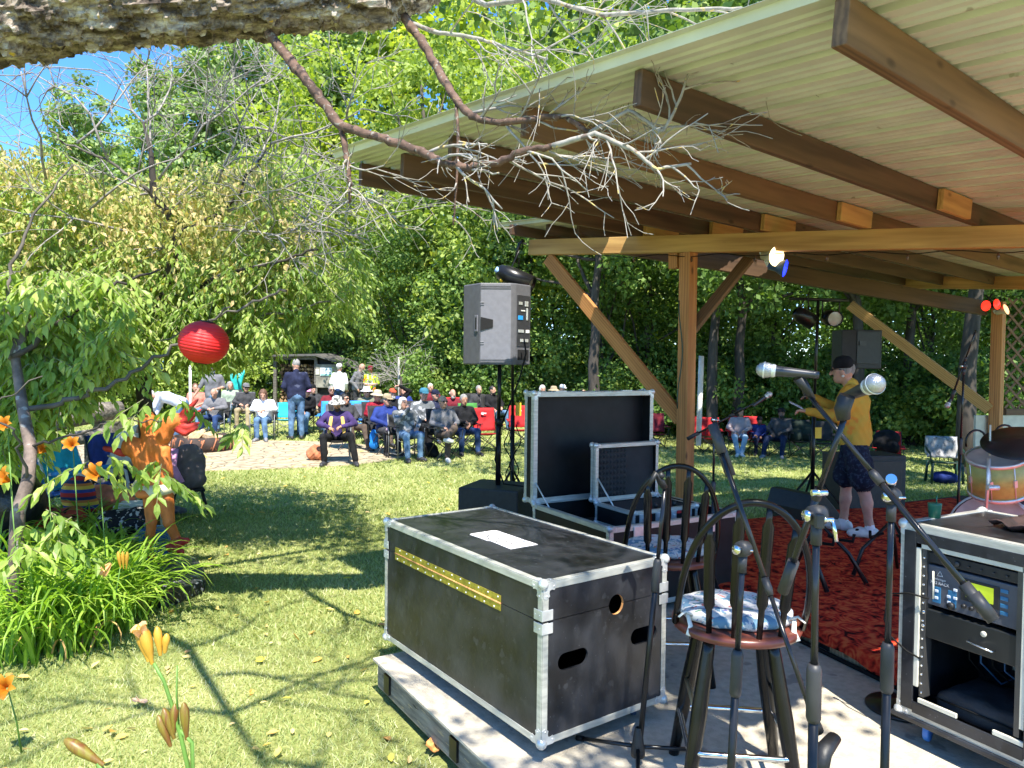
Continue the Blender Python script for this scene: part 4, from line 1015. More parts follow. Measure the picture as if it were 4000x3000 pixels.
o = MB(); knob_(o, Vector((0.36, 0.01, RH-0.395)), (0, -1, 0), 0.012, 0.004); o.build('lock', cream, dr)
for z in (0.38, 0.44):
    o = MB(); knob_(o, Vector((0.108, 0.004, RH-z)), (0, -1, 0), 0.007, 0.003); o.build('screw', chrome, dr)
stp = [(0.14, 0.28, 0.22, 0.22, 0.02, 0.08)]
MB().box((RW/2, 0.5, 0.29), (0.4, 0.06, 0.1)).build('stage_box', mat('mixer_grey', (0.075, 0.08, 0.1), 0.4), RK)
MB().box((0.33, 0.45, 0.27), (0.13, 0.02, 0.07)).build('red_panel', mat('red_tag', (0.6, 0.02, 0.02), 0.5), RK)
for k in range(5):
    pts = [Vector((0.14+0.05*k, 0.3, RH-0.49)), Vector((0.17+0.05*k, 0.25, 0.25)), Vector((0.2+0.07*k, 0.32, 0.16)), Vector((0.26+0.05*k, 0.4, 0.2))]
    MB().tube(pts, 0.004, 6).build('patch_cable', (rubber, mat('blue_wire', (0.02, 0.1, 0.25), 0.5))[k % 2], RK)
MB().box((0.2, 0.56, 0.4), (0.01, 0.01, 0.5)).build('pale_rod', cream, RK)
for x, y in ((0.1, 0.08), (0.1, RD-0.08), (RW-0.1, 0.08), (RW-0.1, RD-0.08)):
    caster((x, y, -0.004), RK, mat('blue_tyre', (0.02, 0.12, 0.42), 0.45), 0.05, 1.9, True)
MB().box((RW/2, RD/2, -0.012), (RW+0.04, RD+0.04, 0.022)).build('base_plate', lam, RK, bevel=0.004)
bag = SDF().box((0.33, 0.23, 0.055+0.03), (0.20, 0.17, 0.05), 0.035).box((0.33, 0.2, 0.12), (0.17, 0.13, 0.03), 0.03, k=0.02)
bo = bag.build('soft_bag', 0.01, mat('black_nylon', (0.025, 0.025, 0.028), 0.7, 0, 0.3, 14, bump=0.3), None, noise=0.003, nscale=18); bo.matrix_world = RK.matrix_world.copy()
tag(bo, 'black nylon bag lying in the bottom of the equipment rack case', 'bag')
MB().tube([(0.14, 0.058, 0.1), (0.33, 0.05, 0.105), (0.52, 0.058, 0.1)], 0.004, 6).build('zip', rubber, bo)
cbl = MB().tube([RK.matrix_world @ Vector(q) for q in ((0.14, -0.01, RH-0.31), (0.06, -0.03, RH-0.305), (-0.02, -0.03, RH-0.33), (-0.06, -0.01, RH-0.4), (-0.075, 0, RH-0.47), (-0.03, -0.02, RH-0.53), (0.05, -0.02, RH-0.57), (0.1, 0.0, RH-0.59))], 0.004, 6)
tag(cbl.build('thin_cable', rubber), 'thin black cable looping out over the left edge of the equipment rack', 'cable')
# things on the rack
topM = RK.matrix_world
clo = MB(); gg = []
for i in range(15):
    gg.append([topM @ Vector((0.24+0.32*i/14, 0.24+0.3*j/14+0.02*math.sin(i), RH+0.006+0.010*(math.sin(i*1.3)+math.cos(j*1.7))+0.012)) for j in range(15)])
clo.sheet(gg); co = clo.build('cloth', mat('maroon_cloth', (0.035, 0.018, 0.016), 0.8, 0, 0.4, 9), solid=0.006); tag(co, 'dark maroon cloth crumpled on the rack top', 'cloth')
st_ = MB().tube([topM @ Vector(q) for q in ((0.3, 0.5, RH+0.03), (0.36, 0.42, RH+0.06), (0.42, 0.3, RH+0.05), (0.5, 0.25, RH+0.035), (0.57, 0.12, RH+0.03))], 0.02, 8, flat=0.25); tag(st_.build('strap', mat('black_nylon', (0.025, 0.025, 0.028), 0.7)), 'black webbing strap curled over the rack top', 'strap')
tb = thing('tumbler', 'green tumbler with straw standing on the far corner of the rack top', 'tumbler', (P(3650, 2030, 3.36).x, 3.36, RKO.z+RH+0.004), 0, None, 0.72)
MB().lathe([(0, 0), (0.034, 0), (0.041, 0.085), (0.041, 0.092), (0, 0.094)], n=20).build('cup', mat('green_cup', (0.02, 0.14, 0.08), 0.35), tb)
MB().tube([(0.01, 0, 0.09), (0.012, 0, 0.14)], 0.004, 6).build('straw', mat('green_cup', (0.02, 0.14, 0.08), 0.35), tb)

# ================================================================ drum kit (only its left part is in view)
dk_ = thing('drum_kit', 'gold finished drum kit with mounted tom and bass drum at the right edge', 'drum kit', (P(3880, 2000, 5.0).x+0.1, 5.0, RZ))
gold = mat('gold_wrap', (0.36, 0.37, 0.10), 0.45, 0.0, 0.1, 30)
base = dk_.location
def drum(T, name, c, ax, r, h, shell_m, lugs=8):
    c = Vector(c)-base; R = rot_to(ax)
    s = MB().lathe([(r*0.97, -h/2), (r, -h/2), (r, h/2), (r*0.97, h/2)], c, R, 36).build(name, shell_m, T)
    MB().lathe([(0, h/2-0.004), (r*0.98, h/2-0.002)], c, R, 36).lathe([(0, -h/2+0.004), (r*0.98, -h/2+0.002)], c, R, 36).build('drum_head', mat('drum_head', (0.45, 0.45, 0.43), 0.6), s)
    for z in (-h/2, h/2):
        MB().lathe([(r*0.985, z-0.012), (r*1.03, z-0.012), (r*1.03, z+0.012), (r*0.985, z+0.012)], c, R, 36).build('hoop', alu, s)
    for k in range(lugs):
        a = 2*PI*k/lugs; q = c+R @ Vector((r*1.01*math.cos(a), r*1.01*math.sin(a), 0))
        MB().tube([q+R @ Vector((0, 0, -h*0.48)), q+R @ Vector((0, 0, h*0.48))], 0.004, 6).box(q, (0.02, 0.02, 0.05), R).build('lug', alu, s)
    return s
drum(dk_, 'tom', P(3895, 1850, 4.9), (-0.25, -0.25, 1), 0.175, 0.25, gold)
drum(dk_, 'bass_drum', P(3935, 2090, 5.1), (-0.85, -0.55, 0.0), 0.3, 0.4, mat('dark_wrap', (0.05, 0.045, 0.06), 0.25))
o = MB().tube([P(3862, 1790, 4.75)-base, P(3858, 1900, 4.75)-base, P(3850, 2020, 4.8)-base], 0.011, 8).tube([P(3857, 1905, 4.72)-base, P(3900, 1905, 4.72)-base], 0.018, 8); o.build('tom_mount', alu, dk_)
MB().tube([P(3868, 1660, 4.8)-base, P(3866, 1780, 4.8)-base], 0.006, 6).build('rod', cream, dk_)
MB().lathe([(0, 0.03), (0.05, 0.02), (0.22, 0.0), (0.22, -0.002), (0.05, 0.015), (0, 0.025)], P(3985, 1730, 4.7)-base, rot_to((-0.3, -0.35, 1)), 32).build('cymbal', mat('dark_cymbal', (0.03, 0.028, 0.03), 0.3, 0.4), dk_)
for k, (u0, v0) in enumerate(((3815, 1760), (3925, 1740))):
    pts = [P(u0+60*math.cos(a)*0.7, v0-50*math.sin(a)-30, 5.2-0.05*k)-base for a in np.linspace(-0.6, PI+0.3, 14)]
    MB().tube(pts, 0.008, 6).build('mic_arm', blackm, dk_)
for a in (0.4, 2.2, 4.1): MB().tube([Vector((0.1, 0.1, 0.5)), Vector((0.1+0.3*math.cos(a), 0.1+0.3*math.sin(a), 0.01))], 0.01, 6).build('leg', chrome, dk_)

# ================================================================ stage back line
def guitar_stand(label, p, rz, s=1.0):
    T = thing('instrument_stand', label, 'instrument stand', p, rz, 'folding instrument stands', s)
    for sx in (-1, 1):
        MB().tube([(0, 0, 0.42), (sx*0.17, -0.12, 0.2), (sx*0.2, -0.24, 0.02)], [0.012, 0.014, 0.016], 8).build('leg', blackm, T)
        MB().tube([(sx*0.05, -0.04, 0.32), (sx*0.1, -0.1, 0.3), (sx*0.1, -0.2, 0.31), (sx*0.1, -0.21, 0.36)], 0.011, 8).build('arm', rubber, T)
    MB().tube([(0, 0, 0.42), (0, 0.2, 0.02)], 0.013, 8).build('leg', blackm, T)
    MB().tube([(0, 0, 0.4), (0, 0.02, 0.66)], 0.012, 8).tube([(-0.04, 0, 0.64), (0.04, 0, 0.64)], 0.012, 8).build('neck_support', blackm, T)
def GS(u, v): return G(u, v, RZ)
guitar_stand('black folding instrument stand on the red rug in front of the musician', GS(3190, 2270), 0.5, 1.05)
guitar_stand('black folding instrument stand on the red rug right of the musician', GS(3480, 2250), -0.7, 1.0)
wd = thing('floor_monitor', 'black wedge shaped floor monitor lying at the back edge of the rug', 'monitor', (P(3140, 1930, 7.6).x, 7.6, 0.25), 0.5)
wp = MB().prism([(-0.22, 0), (0.22, 0), (0.22, 0.12), (-0.05, 0.36), (-0.16, 0.36), (-0.22, 0.2)], -0.3, 0.3, Matrix.Rotation(PI/2, 4, 'X')); wp.build('cabinet', blackp, wd, bevel=0.015)
MB().lathe([(0.0, 0.0), (0.06, 0.0), (0.12, 0.03), (0.125, 0.035), (0.1, 0.036)], (-0.14, -0.3, 0.15), Matrix.Rotation(PI/2, 3, 'X'), 20).build('port', grip, wd)
am = thing('bass_speaker', 'tall dark speaker cabinet standing on the ground behind the musician', 'speaker', (P(3370, 1900, 8.3).x, 8.3, 0.1), 0.15)
MB().box((0, 0, 0.42), (0.75, 0.45, 0.8)).build('cabinet', mat('charcoal_cabinet', (0.018, 0.02, 0.022), 0.6, 0, 0.2, 20, bump=0.2), am, bevel=0.015)
MB().box((-0.0, -0.23, 0.42), (0.62, 0.02, 0.68)).build('grille', blackp, am, bevel=0.004)
MB().box((0.36, -0.1, 0.42), (0.05, 0.1, 0.2)).build('handle', blackm, am)
# speaker on stand far
sp2 = thing('loudspeaker', 'dark loudspeaker on a stand behind the musician under the far roof', 'loudspeaker', (P(3330, 1440, 8.8).x, 8.8, P(3330, 1440, 8.8).z), 0.2)
MB().prism([(-0.24, -0.12), (-0.08, -0.2), (0.24, -0.2), (0.24, 0.15), (-0.15, 0.2)], 0.0, 0.46).build('cabinet', mat('charcoal_cabinet', (0.035, 0.04, 0.045), 0.6), sp2, bevel=0.01)
MB().box((0.05, -0.205, 0.25), (0.3, 0.01, 0.38)).build('rear_panel', blackp, sp2, bevel=0.003); MB().box((-0.03, -0.215, 0.3), (0.09, 0.01, 0.05)).build('label_plate', grip, sp2)
MB().tube([(0, 0, -0.05), (0, 0, 0.0)], 0.03, 10).build('socket', blackm, sp2)
st2 = thing('speaker_stand', 'black stand carrying the dark loudspeaker behind the musician', 'stand', (sp2.location.x, 8.8, -0.05))
MB().tube([(0, 0, 0.1), (0, 0, sp2.location.z+0.0)], 0.02, 10).build('pole', blackm, st2)
for k in range(3): MB().tube([(0, 0, 0.8), (0.5*math.cos(k*2.1+.4), 0.5*math.sin(k*2.1+.4), 0.03)], 0.012, 8).build('leg', blackm, st2)
# lighting T-bar stand with two cans
Lx = P(3182, 1500, 8.0).x
lt = thing('lighting_stand', 'tall black tripod lighting stand with crossbar and yellow tag left of the musician', 'stand', (Lx, 8.0, 0.0))
MB().tube([(0, 0, 0.5), (0, 0, 1.5)], 0.022, 10).tube([(0, 0, 1.45), (0.02, 0, P(3193, 1165, 8).z)], 0.016, 10).build('pole', blackm, lt)
MB().tube([(-0.3, 0, P(3193, 1168, 8).z), (0.35, 0, P(3193, 1172, 8).z)], 0.017, 8).build('crossbar', blackm, lt)
for k, a in enumerate((3.5, 5.3, 1.4)):
    q = (0.75*math.cos(a), 0.75*math.sin(a), 0.03)
    lg = MB().tube([(0, 0, 0.75), q], 0.014, 8).build('leg', blackm, lt)
    if k == 0: MB().tube([(0.62*math.cos(a), 0.62*math.sin(a), 0.155), (0.52*math.cos(a), 0.52*math.sin(a), 0.25)], 0.018, 8).build('tape', mat('lime_tape', (0.35, 0.8, 0.02), 0.5), lg)
MB().box((0.04, -0.03, P(3190, 1690, 8).z), (0.07, 0.004, 0.12)).build('tag', mat('yellow_tag', (0.75, 0.5, 0.03), 0.5), lt)
for k, (u0, v0) in enumerate(((3140, 1238), (3245, 1242))):
    T = thing('stage_light', ('black stage light can aimed down right at left end of the far crossbar', 'round stage light with pale lens facing the camera at right end of the far crossbar')[k], 'stage light', P(u0, v0, 7.95), 0, 'lights on the far crossbar')
    par_can(T, Matrix.Rotation(2.1, 3, 'Y') if k == 0 else Matrix.Rotation(PI/2+0.15, 3, 'X'), r=0.085, L=0.24)
# lamps under the beams
def spot(label, p, axis, glow, m_col, s=1.0):
    T = thing('spot_lamp', label, 'lamp', p, 0, 'spot lamps fixed under the beams', s)
    R = rot_to(axis)
    MB().lathe([(0.015, -0.09), (0.03, -0.085), (0.035, -0.03), (0.062, 0.02), (0.064, 0.03)], (0, 0, 0), R, 22).build('bulb_body', m_col, T)
    MB().lathe([(0.064, 0.03), (0.05, 0.038), (0, 0.04)], (0, 0, 0), R, 22).build('face', glow, T)
    MB().tube([R @ Vector((0, 0, -0.08)), R @ Vector((0, 0, -0.1))+Vector((0, 0, 0.04))], 0.022, 10).build('socket', white, T)
    MB().tube([R @ Vector((0, 0, -0.1))+Vector((0, 0, 0.04)), Vector((-0.02, 0.02, 0.14))], 0.009, 8).build('bracket', blackm, T)
    return T
warm = mat('lamp_warm', (0.9, 0.75, 0.5), 0.4, emit=(1.0, 0.72, 0.38), es=1.6); blue = mat('lamp_blue', (0.02, 0.03, 0.6), 0.3, emit=(0.01, 0.03, 1.0), es=1.2); redl = mat('lamp_red', (0.6, 0.01, 0.01), 0.3, emit=(1.0, 0.02, 0.01), es=1.3)
shell_w = mat('lamp_shell', (0.5, 0.45, 0.35), 0.4)
hy = on_line(ha, hb, 3010, 990).y
spot('warm white spot lamp glowing under the front beam', P(3020, 1000, hy), (0.5, -1, -0.2), warm, shell_w, 1.35)
spot('blue spot lamp hanging next to the warm one under the front beam', P(3050, 1045, hy), (0.95, -0.5, -0.25), blue, mat('blue_shell', (0.02, 0.06, 0.15), 0.4), 1.2)
py = 9.6
spot('red spot lamp near the rear post, facing the camera', P(3885, 1190, py), (0.4, -1, 0.1), redl, blackm, 1.05)
spot('red spot lamp near the rear post, seen edge on and turned left', P(3858, 1195, py), (-1.0, -0.35, 0.0), redl, blackm, 1.05)
spot('pale orange spot lamp beside the red lamps near the rear post', P(3920, 1212, py), (0.5, -0.7, 0.3), mat('lamp_orange', (0.9, 0.6, 0.4), 0.4, emit=(1.0, 0.5, 0.2), es=0.9), shell_w, 1.1)
# wire with little bulbs along the front beam
wr = thing('string_lights', 'dark wire of small unlit bulbs looped beneath the front beam', 'string lights')
pts = []
for k in range(60):
    t = k/59; q = ha.lerp(hb, 0.15+0.85*t); sag = 0.03+0.03*math.sin(t*26)**2
    pts.append(Vector((q.x, q.y-0.07, q.z-HH/2-sag*0.8)))
MB().tube(pts, 0.004, 5).build('wire', rubber, wr)
for k in range(4, 60, 7): MB().lathe([(0.006, 0.0), (0.01, -0.02), (0.009, -0.04), (0, -0.052)], pts[k], n=8).build('bulb', (mat('dark_bulb', (0.1, 0.05, 0.03), 0.2)), wr)
# green post cable on the post
gw = MB().tube([Vector((pa.x-0.075, pa.y-0.03, z)) + Vector((0.02*math.sin(z*7), -0.03, 0)) for z in np.linspace(1.5, 2.5, 14)], 0.006, 5)
tag(gw.build('post_cable', mat('green_wire', (0.01, 0.05, 0.03), 0.5)), 'dark green cable hanging down the front wooden post', 'cable')
wp_ = MB().tube([P(2740, 1390, 9.5), P(2728, 1740, 9.5)], 0.035, 8); tag(wp_.build('white_pole', white), 'thin white pole standing behind the front wooden post', 'pole')
# ================================================================ vegetation
def leaves(C, Nn, D, size, wr=0.5, fold=0.25, curl=0.0):
    """N leaves: base at C, pointing along D, facing Nn; 6 corners and 4 triangles each, folded on the midrib"""
    n = len(C)
    D = D/np.linalg.norm(D, axis=1, keepdims=True)
    S = np.cross(D, Nn); S /= (np.linalg.norm(S, axis=1, keepdims=True)+1e-9); U = np.cross(S, D)
    sz = size.reshape(-1, 1)
    b = C; mid = C+D*sz*0.5-U*sz*curl*0.12; tip = C+D*sz-U*sz*curl
    def sd(t, w_, sg, c): return C+D*sz*t+S*sz*wr*w_*sg+U*sz*(fold*wr*w_*2-curl*c)
    V = np.stack((b, sd(.22, .38, 1, .02), sd(.58, .46, 1, .2), mid, sd(.22, .38, -1, .02), sd(.58, .46, -1, .2), tip), 1).reshape(-1, 3)
    o = (np.arange(n)*7).reshape(-1, 1)
    F = np.concatenate([o+np.array([q]) for q in ([0, 3, 2, 1], [0, 4, 5, 3])]+[o+np.array([q]) for q in ([3, 6, 2, 2], [3, 5, 6, 6])], 0)
    F3 = np.concatenate([o+np.array([q]) for q in ([0, 3, 1], [1, 3, 2], [0, 4, 3], [4, 5, 3], [3, 6, 2], [3, 5, 6])], 0); F = F3
    return V, F
def simple_leaves(C, Nn, D, size, wr=0.6):
    n = len(C); D = D/np.linalg.norm(D, axis=1, keepdims=True)
    S = np.cross(D, Nn); S /= (np.linalg.norm(S, axis=1, keepdims=True)+1e-9); sz = size.reshape(-1, 1)
    V = np.stack((C, C+D*sz*0.5+S*sz*wr*0.5, C+D*sz, C+D*sz*0.5-S*sz*wr*0.5), 1).reshape(-1, 3)
    return V, np.arange(n*4).reshape(-1, 4)
def crown_mesh(name, blobs, n_clump, per, leaf, m, seed, droop=0.3, clump_r=0.5, shell=0.75, wr=0.65):
    """blobs: list of (cx,cy,cz,rx,ry,rz). leaf clumps sit near the blobs' skins; one tint offset per clump"""
    r = np.random.default_rng(seed)
    B = np.array(blobs, float); vol = (B[:, 3]*B[:, 4]*B[:, 5])**0.67; pk = r.choice(len(B), n_clump, p=vol/vol.sum())
    d = r.normal(size=(n_clump, 3)); d /= np.linalg.norm(d, axis=1, keepdims=True)
    rad = shell+(1-shell)*r.random(n_clump)**0.5; rad *= np.where(r.random(n_clump) < 0.2, 0.6, 1)*(1+0.12*r.normal(size=n_clump))
    cc = B[pk, :3]+d*B[pk, 3:]*rad[:, None]
    ct = r.normal(0.5, 0.17, n_clump); cr = clump_r*(0.6+0.8*r.random(n_clump))
    idx = np.repeat(np.arange(n_clump), per); n = len(idx)
    off = r.normal(size=(n, 3)); off /= np.linalg.norm(off, axis=1, keepdims=True); off *= (r.random((n, 1))**0.4)*cr[idx][:, None]
    off[:, 2] *= 0.7
    C = cc[idx]+off
    N = 0.6*d[idx]+0.7*r.normal(size=(n, 3))+np.array([0, 0, 0.7]); D = 0.6*off/cr[idx][:, None]+0.6*r.normal(size=(n, 3)); D[:, 2] -= droop
    s = leaf*(0.7+0.6*r.random(n))
    V, F = simple_leaves(C, N, D, s, wr)
    t = np.clip(ct[idx]+r.normal(0, 0.12, n), 0, 1)
    return arrmesh(name, V, F, [m], tint=np.repeat(t, 4))
def limb_path(r, a, b, wob, n=8):
    a = np.array(a, float); b = np.array(b, float); t = np.linspace(0, 1, n)[:, None]
    w_ = np.cumsum(r.normal(0, wob, (n, 3)), 0); w_ -= w_[-1]*t; w_ *= np.sin(PI*t)**0.5
    return a+(b-a)*t+w_
def trunk_mb(r, h, r0, blobs, lean=0.02, nl=9, forks=True, low=0.35):
    mb = MB(); top = np.array([r.normal(0, lean)*h, r.normal(0, lean)*h, h]); p = limb_path(r, (0, 0, -0.2), top, 0.06*h/8, 10)
    mb.tube(p, [r0*(1.25 if k == 0 else 1)*(1-0.8*k/9) for k in range(10)], 9)
    B = np.array(blobs, float)
    for k in range(nl):
        t = low+(0.95-low)*k/nl; i = t*9; q = p[int(i)]; bl = B[r.integers(len(B))]
        d = r.normal(size=3); d /= np.linalg.norm(d); e = bl[:3]+d*bl[3:]*0.8
        if e[2] < q[2]: e[2] = q[2]+0.3
        pp = limb_path(r, q, e, 0.12, 7); rr = r0*(1-0.8*t)*0.6
        mb.tube(pp, [max(0.012, rr*(1-0.85*j/6)) for j in range(7)], 6)
    return mb
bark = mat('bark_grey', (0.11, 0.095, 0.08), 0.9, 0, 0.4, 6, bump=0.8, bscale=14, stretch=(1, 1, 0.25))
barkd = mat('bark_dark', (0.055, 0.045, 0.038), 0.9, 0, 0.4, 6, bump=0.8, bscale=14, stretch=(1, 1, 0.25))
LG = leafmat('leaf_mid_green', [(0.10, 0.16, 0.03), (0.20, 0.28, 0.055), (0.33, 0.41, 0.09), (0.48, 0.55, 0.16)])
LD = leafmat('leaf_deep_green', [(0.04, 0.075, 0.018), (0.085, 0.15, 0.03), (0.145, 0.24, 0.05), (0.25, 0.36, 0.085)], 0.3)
LY = leafmat('leaf_yellow_green', [(0.14, 0.20, 0.03), (0.26, 0.34, 0.05), (0.40, 0.46, 0.08), (0.56, 0.56, 0.12)], 0.4)
LP = leafmat('leaf_poplar', [(0.12, 0.19, 0.065), (0.21, 0.30, 0.10), (0.31, 0.41, 0.16), (0.44, 0.54, 0.26)], 0.35)
LA = leafmat('leaf_apple', [(0.10, 0.17, 0.03), (0.21, 0.32, 0.06), (0.36, 0.46, 0.11), (0.54, 0.60, 0.22)], 0.4, 0.42)
LT = leafmat('leaf_tan', [(0.16, 0.24, 0.05), (0.34, 0.38, 0.11), (0.56, 0.46, 0.20), (0.66, 0.48, 0.26)], 0.3)
LS = leafmat('needle_blue', [(0.012, 0.035, 0.02), (0.022, 0.055, 0.03), (0.04, 0.08, 0.045)], 0.1)
def tree_proto(kind, seed):
    r = np.random.default_rng(seed)
    if kind == 'broad':
        bl = [(r.normal(0, 1.3), r.normal(0, 1.0), 3.2+k*1.05, 1.9+r.random()*0.7, 1.7+r.random()*0.6, 1.4+r.random()*0.5) for k in range(7)]
        return bl, 10.5, 0.2, 170, 75, 0.17, LG, bark
    if kind == 'yellow':
        bl = [(r.normal(0, 1.2), r.normal(0, 0.9), 3.4+k*1.05, 1.8+r.random()*0.6, 1.6+r.random()*0.6, 1.3+r.random()*0.5) for k in range(7)]
        return bl, 10.5, 0.18, 170, 75, 0.18, LY, bark
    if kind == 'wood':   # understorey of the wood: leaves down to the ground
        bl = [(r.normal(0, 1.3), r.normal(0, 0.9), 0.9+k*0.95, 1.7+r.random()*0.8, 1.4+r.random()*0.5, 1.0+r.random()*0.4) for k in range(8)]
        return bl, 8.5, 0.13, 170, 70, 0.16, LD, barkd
    if kind == 'poplar':
        bl = [(r.normal(0, 0.35), r.normal(0, 0.35), 3.0+k*1.45, 2.25-0.12*k, 2.2-0.12*k, 1.4) for k in range(9)]
        return bl, 15.5, 0.25, 300, 70, 0.25, LP, bark
    if kind == 'spread':   # unseen tree, crown thrown to one side to shade the right lawn
        bl = [(r.normal(-4.2, 2.2), r.normal(0, 2.0), 6.6+k*0.33, 2.1, 2.0, 1.0) for k in range(9)]
        return bl, 9.0, 0.28, 210, 60, 0.17, LD, barkd
    if kind == 'tall':   # long clean trunk, high crown
        bl = [(r.normal(0, 1.6), r.normal(0, 1.4), 6.0+k*1.1, 2.3, 2.1, 1.5) for k in range(6)]
        return bl, 11.5, 0.22, 150, 60, 0.2, LD, barkd
PROT = {}
def tree(kind, seed, label, x, y, s=1.0, rz=None, group='trees around the lawn', sz=None, z=None):
    key = (kind, seed)
    if key not in PROT:
        bl, h, r0, nc, per, lf, m, bk = tree_proto(kind, seed)
        cm = crown_mesh('crown', bl, nc, per, lf, m, seed+50, clump_r=0.62 if kind != 'poplar' else 0.55)
        r = np.random.default_rng(seed+99); tm = trunk_mb(r, h*0.92, r0, bl, low=0.5 if kind == 'tall' else 0.3).build('trunk', bk)
        PROT[key] = (cm, tm.data); bpy.data.objects.remove(tm)
    cm, tm = PROT[key]
    T = thing('tree', label, 'tree', (x, y, ground_z(x, y) if z is None else z), rz if rz is not None else random.uniform(0, 6.28), group, s)
    if sz: T.scale = (s, s, sz)
    link(bpy.data.objects.new('crown', cm), T); link(bpy.data.objects.new('trunk', tm), T)
    return T
def xu(u, y): return ray(u, 1420).x*y
# far poplars against the sky, left
TL = [('poplar', 1, 1250, 38, 1.28), ('poplar', 2, 600, 40, 1.12), ('poplar', 1, 325, 44, 1.14), ('poplar', 2, 960, 43, 1.36), ('poplar', 1, 470, 52, 1.15), ('poplar', 2, 780, 39, 1.2), ('poplar', 2, 1100, 47, 1.55), ('poplar', 1, 1500, 44, 1.6)]
pl_lab = ['tall grey green poplar beyond the shed, right of the sky gap', 'poplar with pointed top below the sky gap, left of the centre poplars', 'leftmost narrow poplar standing alone against the blue sky', 'tall poplar rising highest just left of the yellow green maple', 'low far poplar between the leftmost poplar and the middle ones', 'shorter near poplar in the middle of the poplar row', 'broad poplar directly behind the yellow green maple, its top at the sky', 'very tall poplar behind the pavilion roof tip']
for (k, sd_, u, y, s), lb_ in zip(TL, pl_lab): tree(k, sd_, lb_, xu(u, y), y, s, group='poplars on the skyline')
# the middle wall of leaves
TM = [('broad', 4, 2350, 40, 2.7, 'very tall far green tree closing the sky right of the top centre'),
      ('yellow', 6, 1850, 42, 2.7, 'very tall far yellowish tree closing the sky at the top centre'),
      ('broad', 5, 2750, 44, 3.0, 'very tall far green tree above the nearest rafter end'),
      ('yellow', 3, 1330, 31, 1.3, 'bright yellow green maple whose top rises beside the hanging bare branch'),
      ('broad', 4, 1680, 28, 1.3, 'tall full green maple behind the loudspeaker'),
      ('broad', 5, 2060, 26, 1.25, 'tall full green maple between the loudspeaker and the pavilion beam'),
      ('yellow', 6, 1980, 31, 1.55, 'very tall yellowish maple filling the top centre behind the bare twigs'),
      ('broad', 4, 2420, 30, 1.5, 'very tall green maple above the middle of the roof edge'),
      ('broad', 5, 1080, 30, 0.82, 'green maple left of the wood shed, behind the standing man'),
      ('broad', 4, 820, 29, 0.78, 'green maple behind the bearded man and the lantern'),
      ('yellow', 3, 1010, 34, 0.9, 'yellowish maple behind the shed, under the poplars'),
      ('broad', 5, 480, 30, 0.75, 'green maple behind the blue tarpaulin at left'),
      ('broad', 4, 120, 28, 0.8, 'green maple at far left behind the fruit tree'),
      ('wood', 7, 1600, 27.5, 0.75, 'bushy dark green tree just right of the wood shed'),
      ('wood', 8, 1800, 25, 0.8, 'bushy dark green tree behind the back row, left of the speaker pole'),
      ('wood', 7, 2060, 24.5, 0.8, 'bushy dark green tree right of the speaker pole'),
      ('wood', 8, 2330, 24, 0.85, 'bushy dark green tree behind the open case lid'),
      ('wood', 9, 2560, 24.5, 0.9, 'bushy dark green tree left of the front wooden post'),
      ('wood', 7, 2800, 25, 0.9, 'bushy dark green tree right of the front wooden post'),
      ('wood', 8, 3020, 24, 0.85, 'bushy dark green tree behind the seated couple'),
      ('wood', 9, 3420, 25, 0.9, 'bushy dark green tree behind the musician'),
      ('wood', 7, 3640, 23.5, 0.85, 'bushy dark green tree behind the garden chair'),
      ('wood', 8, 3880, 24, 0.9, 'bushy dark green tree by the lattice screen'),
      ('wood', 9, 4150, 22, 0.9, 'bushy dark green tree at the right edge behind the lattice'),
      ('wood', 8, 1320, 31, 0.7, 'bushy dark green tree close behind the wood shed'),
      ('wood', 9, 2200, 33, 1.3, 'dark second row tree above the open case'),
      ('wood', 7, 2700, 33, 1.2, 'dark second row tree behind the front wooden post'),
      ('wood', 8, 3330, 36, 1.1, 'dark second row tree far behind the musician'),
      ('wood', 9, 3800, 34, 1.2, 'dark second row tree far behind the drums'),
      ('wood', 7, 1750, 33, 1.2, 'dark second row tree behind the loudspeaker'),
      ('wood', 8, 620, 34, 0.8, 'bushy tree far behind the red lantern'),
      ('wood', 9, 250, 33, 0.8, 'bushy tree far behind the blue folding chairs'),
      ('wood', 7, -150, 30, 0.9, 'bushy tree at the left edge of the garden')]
for k, sd_, u, y, s, lb_ in TM: tree(k, sd_, lb_, xu(u, y), y, s)
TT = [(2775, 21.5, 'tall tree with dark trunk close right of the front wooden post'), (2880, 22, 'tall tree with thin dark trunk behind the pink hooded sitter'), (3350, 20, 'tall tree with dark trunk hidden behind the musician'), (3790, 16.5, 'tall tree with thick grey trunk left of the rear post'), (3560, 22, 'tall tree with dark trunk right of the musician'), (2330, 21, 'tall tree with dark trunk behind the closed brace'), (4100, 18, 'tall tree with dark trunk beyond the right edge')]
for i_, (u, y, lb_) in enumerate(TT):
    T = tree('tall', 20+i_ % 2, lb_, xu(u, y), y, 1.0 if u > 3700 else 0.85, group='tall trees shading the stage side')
tree('spread', 31, 'unseen shade tree added beyond the right edge, its crown spread above the pavilion', 10.0, 8.6, 1.0, 0.15, group='tall trees shading the stage side')  # this tree and the next are added out of view for lawn shade
tree('spread', 32, 'unseen shade tree added behind the lattice screen, its crown spread above the lawn', 9.6, 13.2, 1.0, 0.1, group='tall trees shading the stage side')
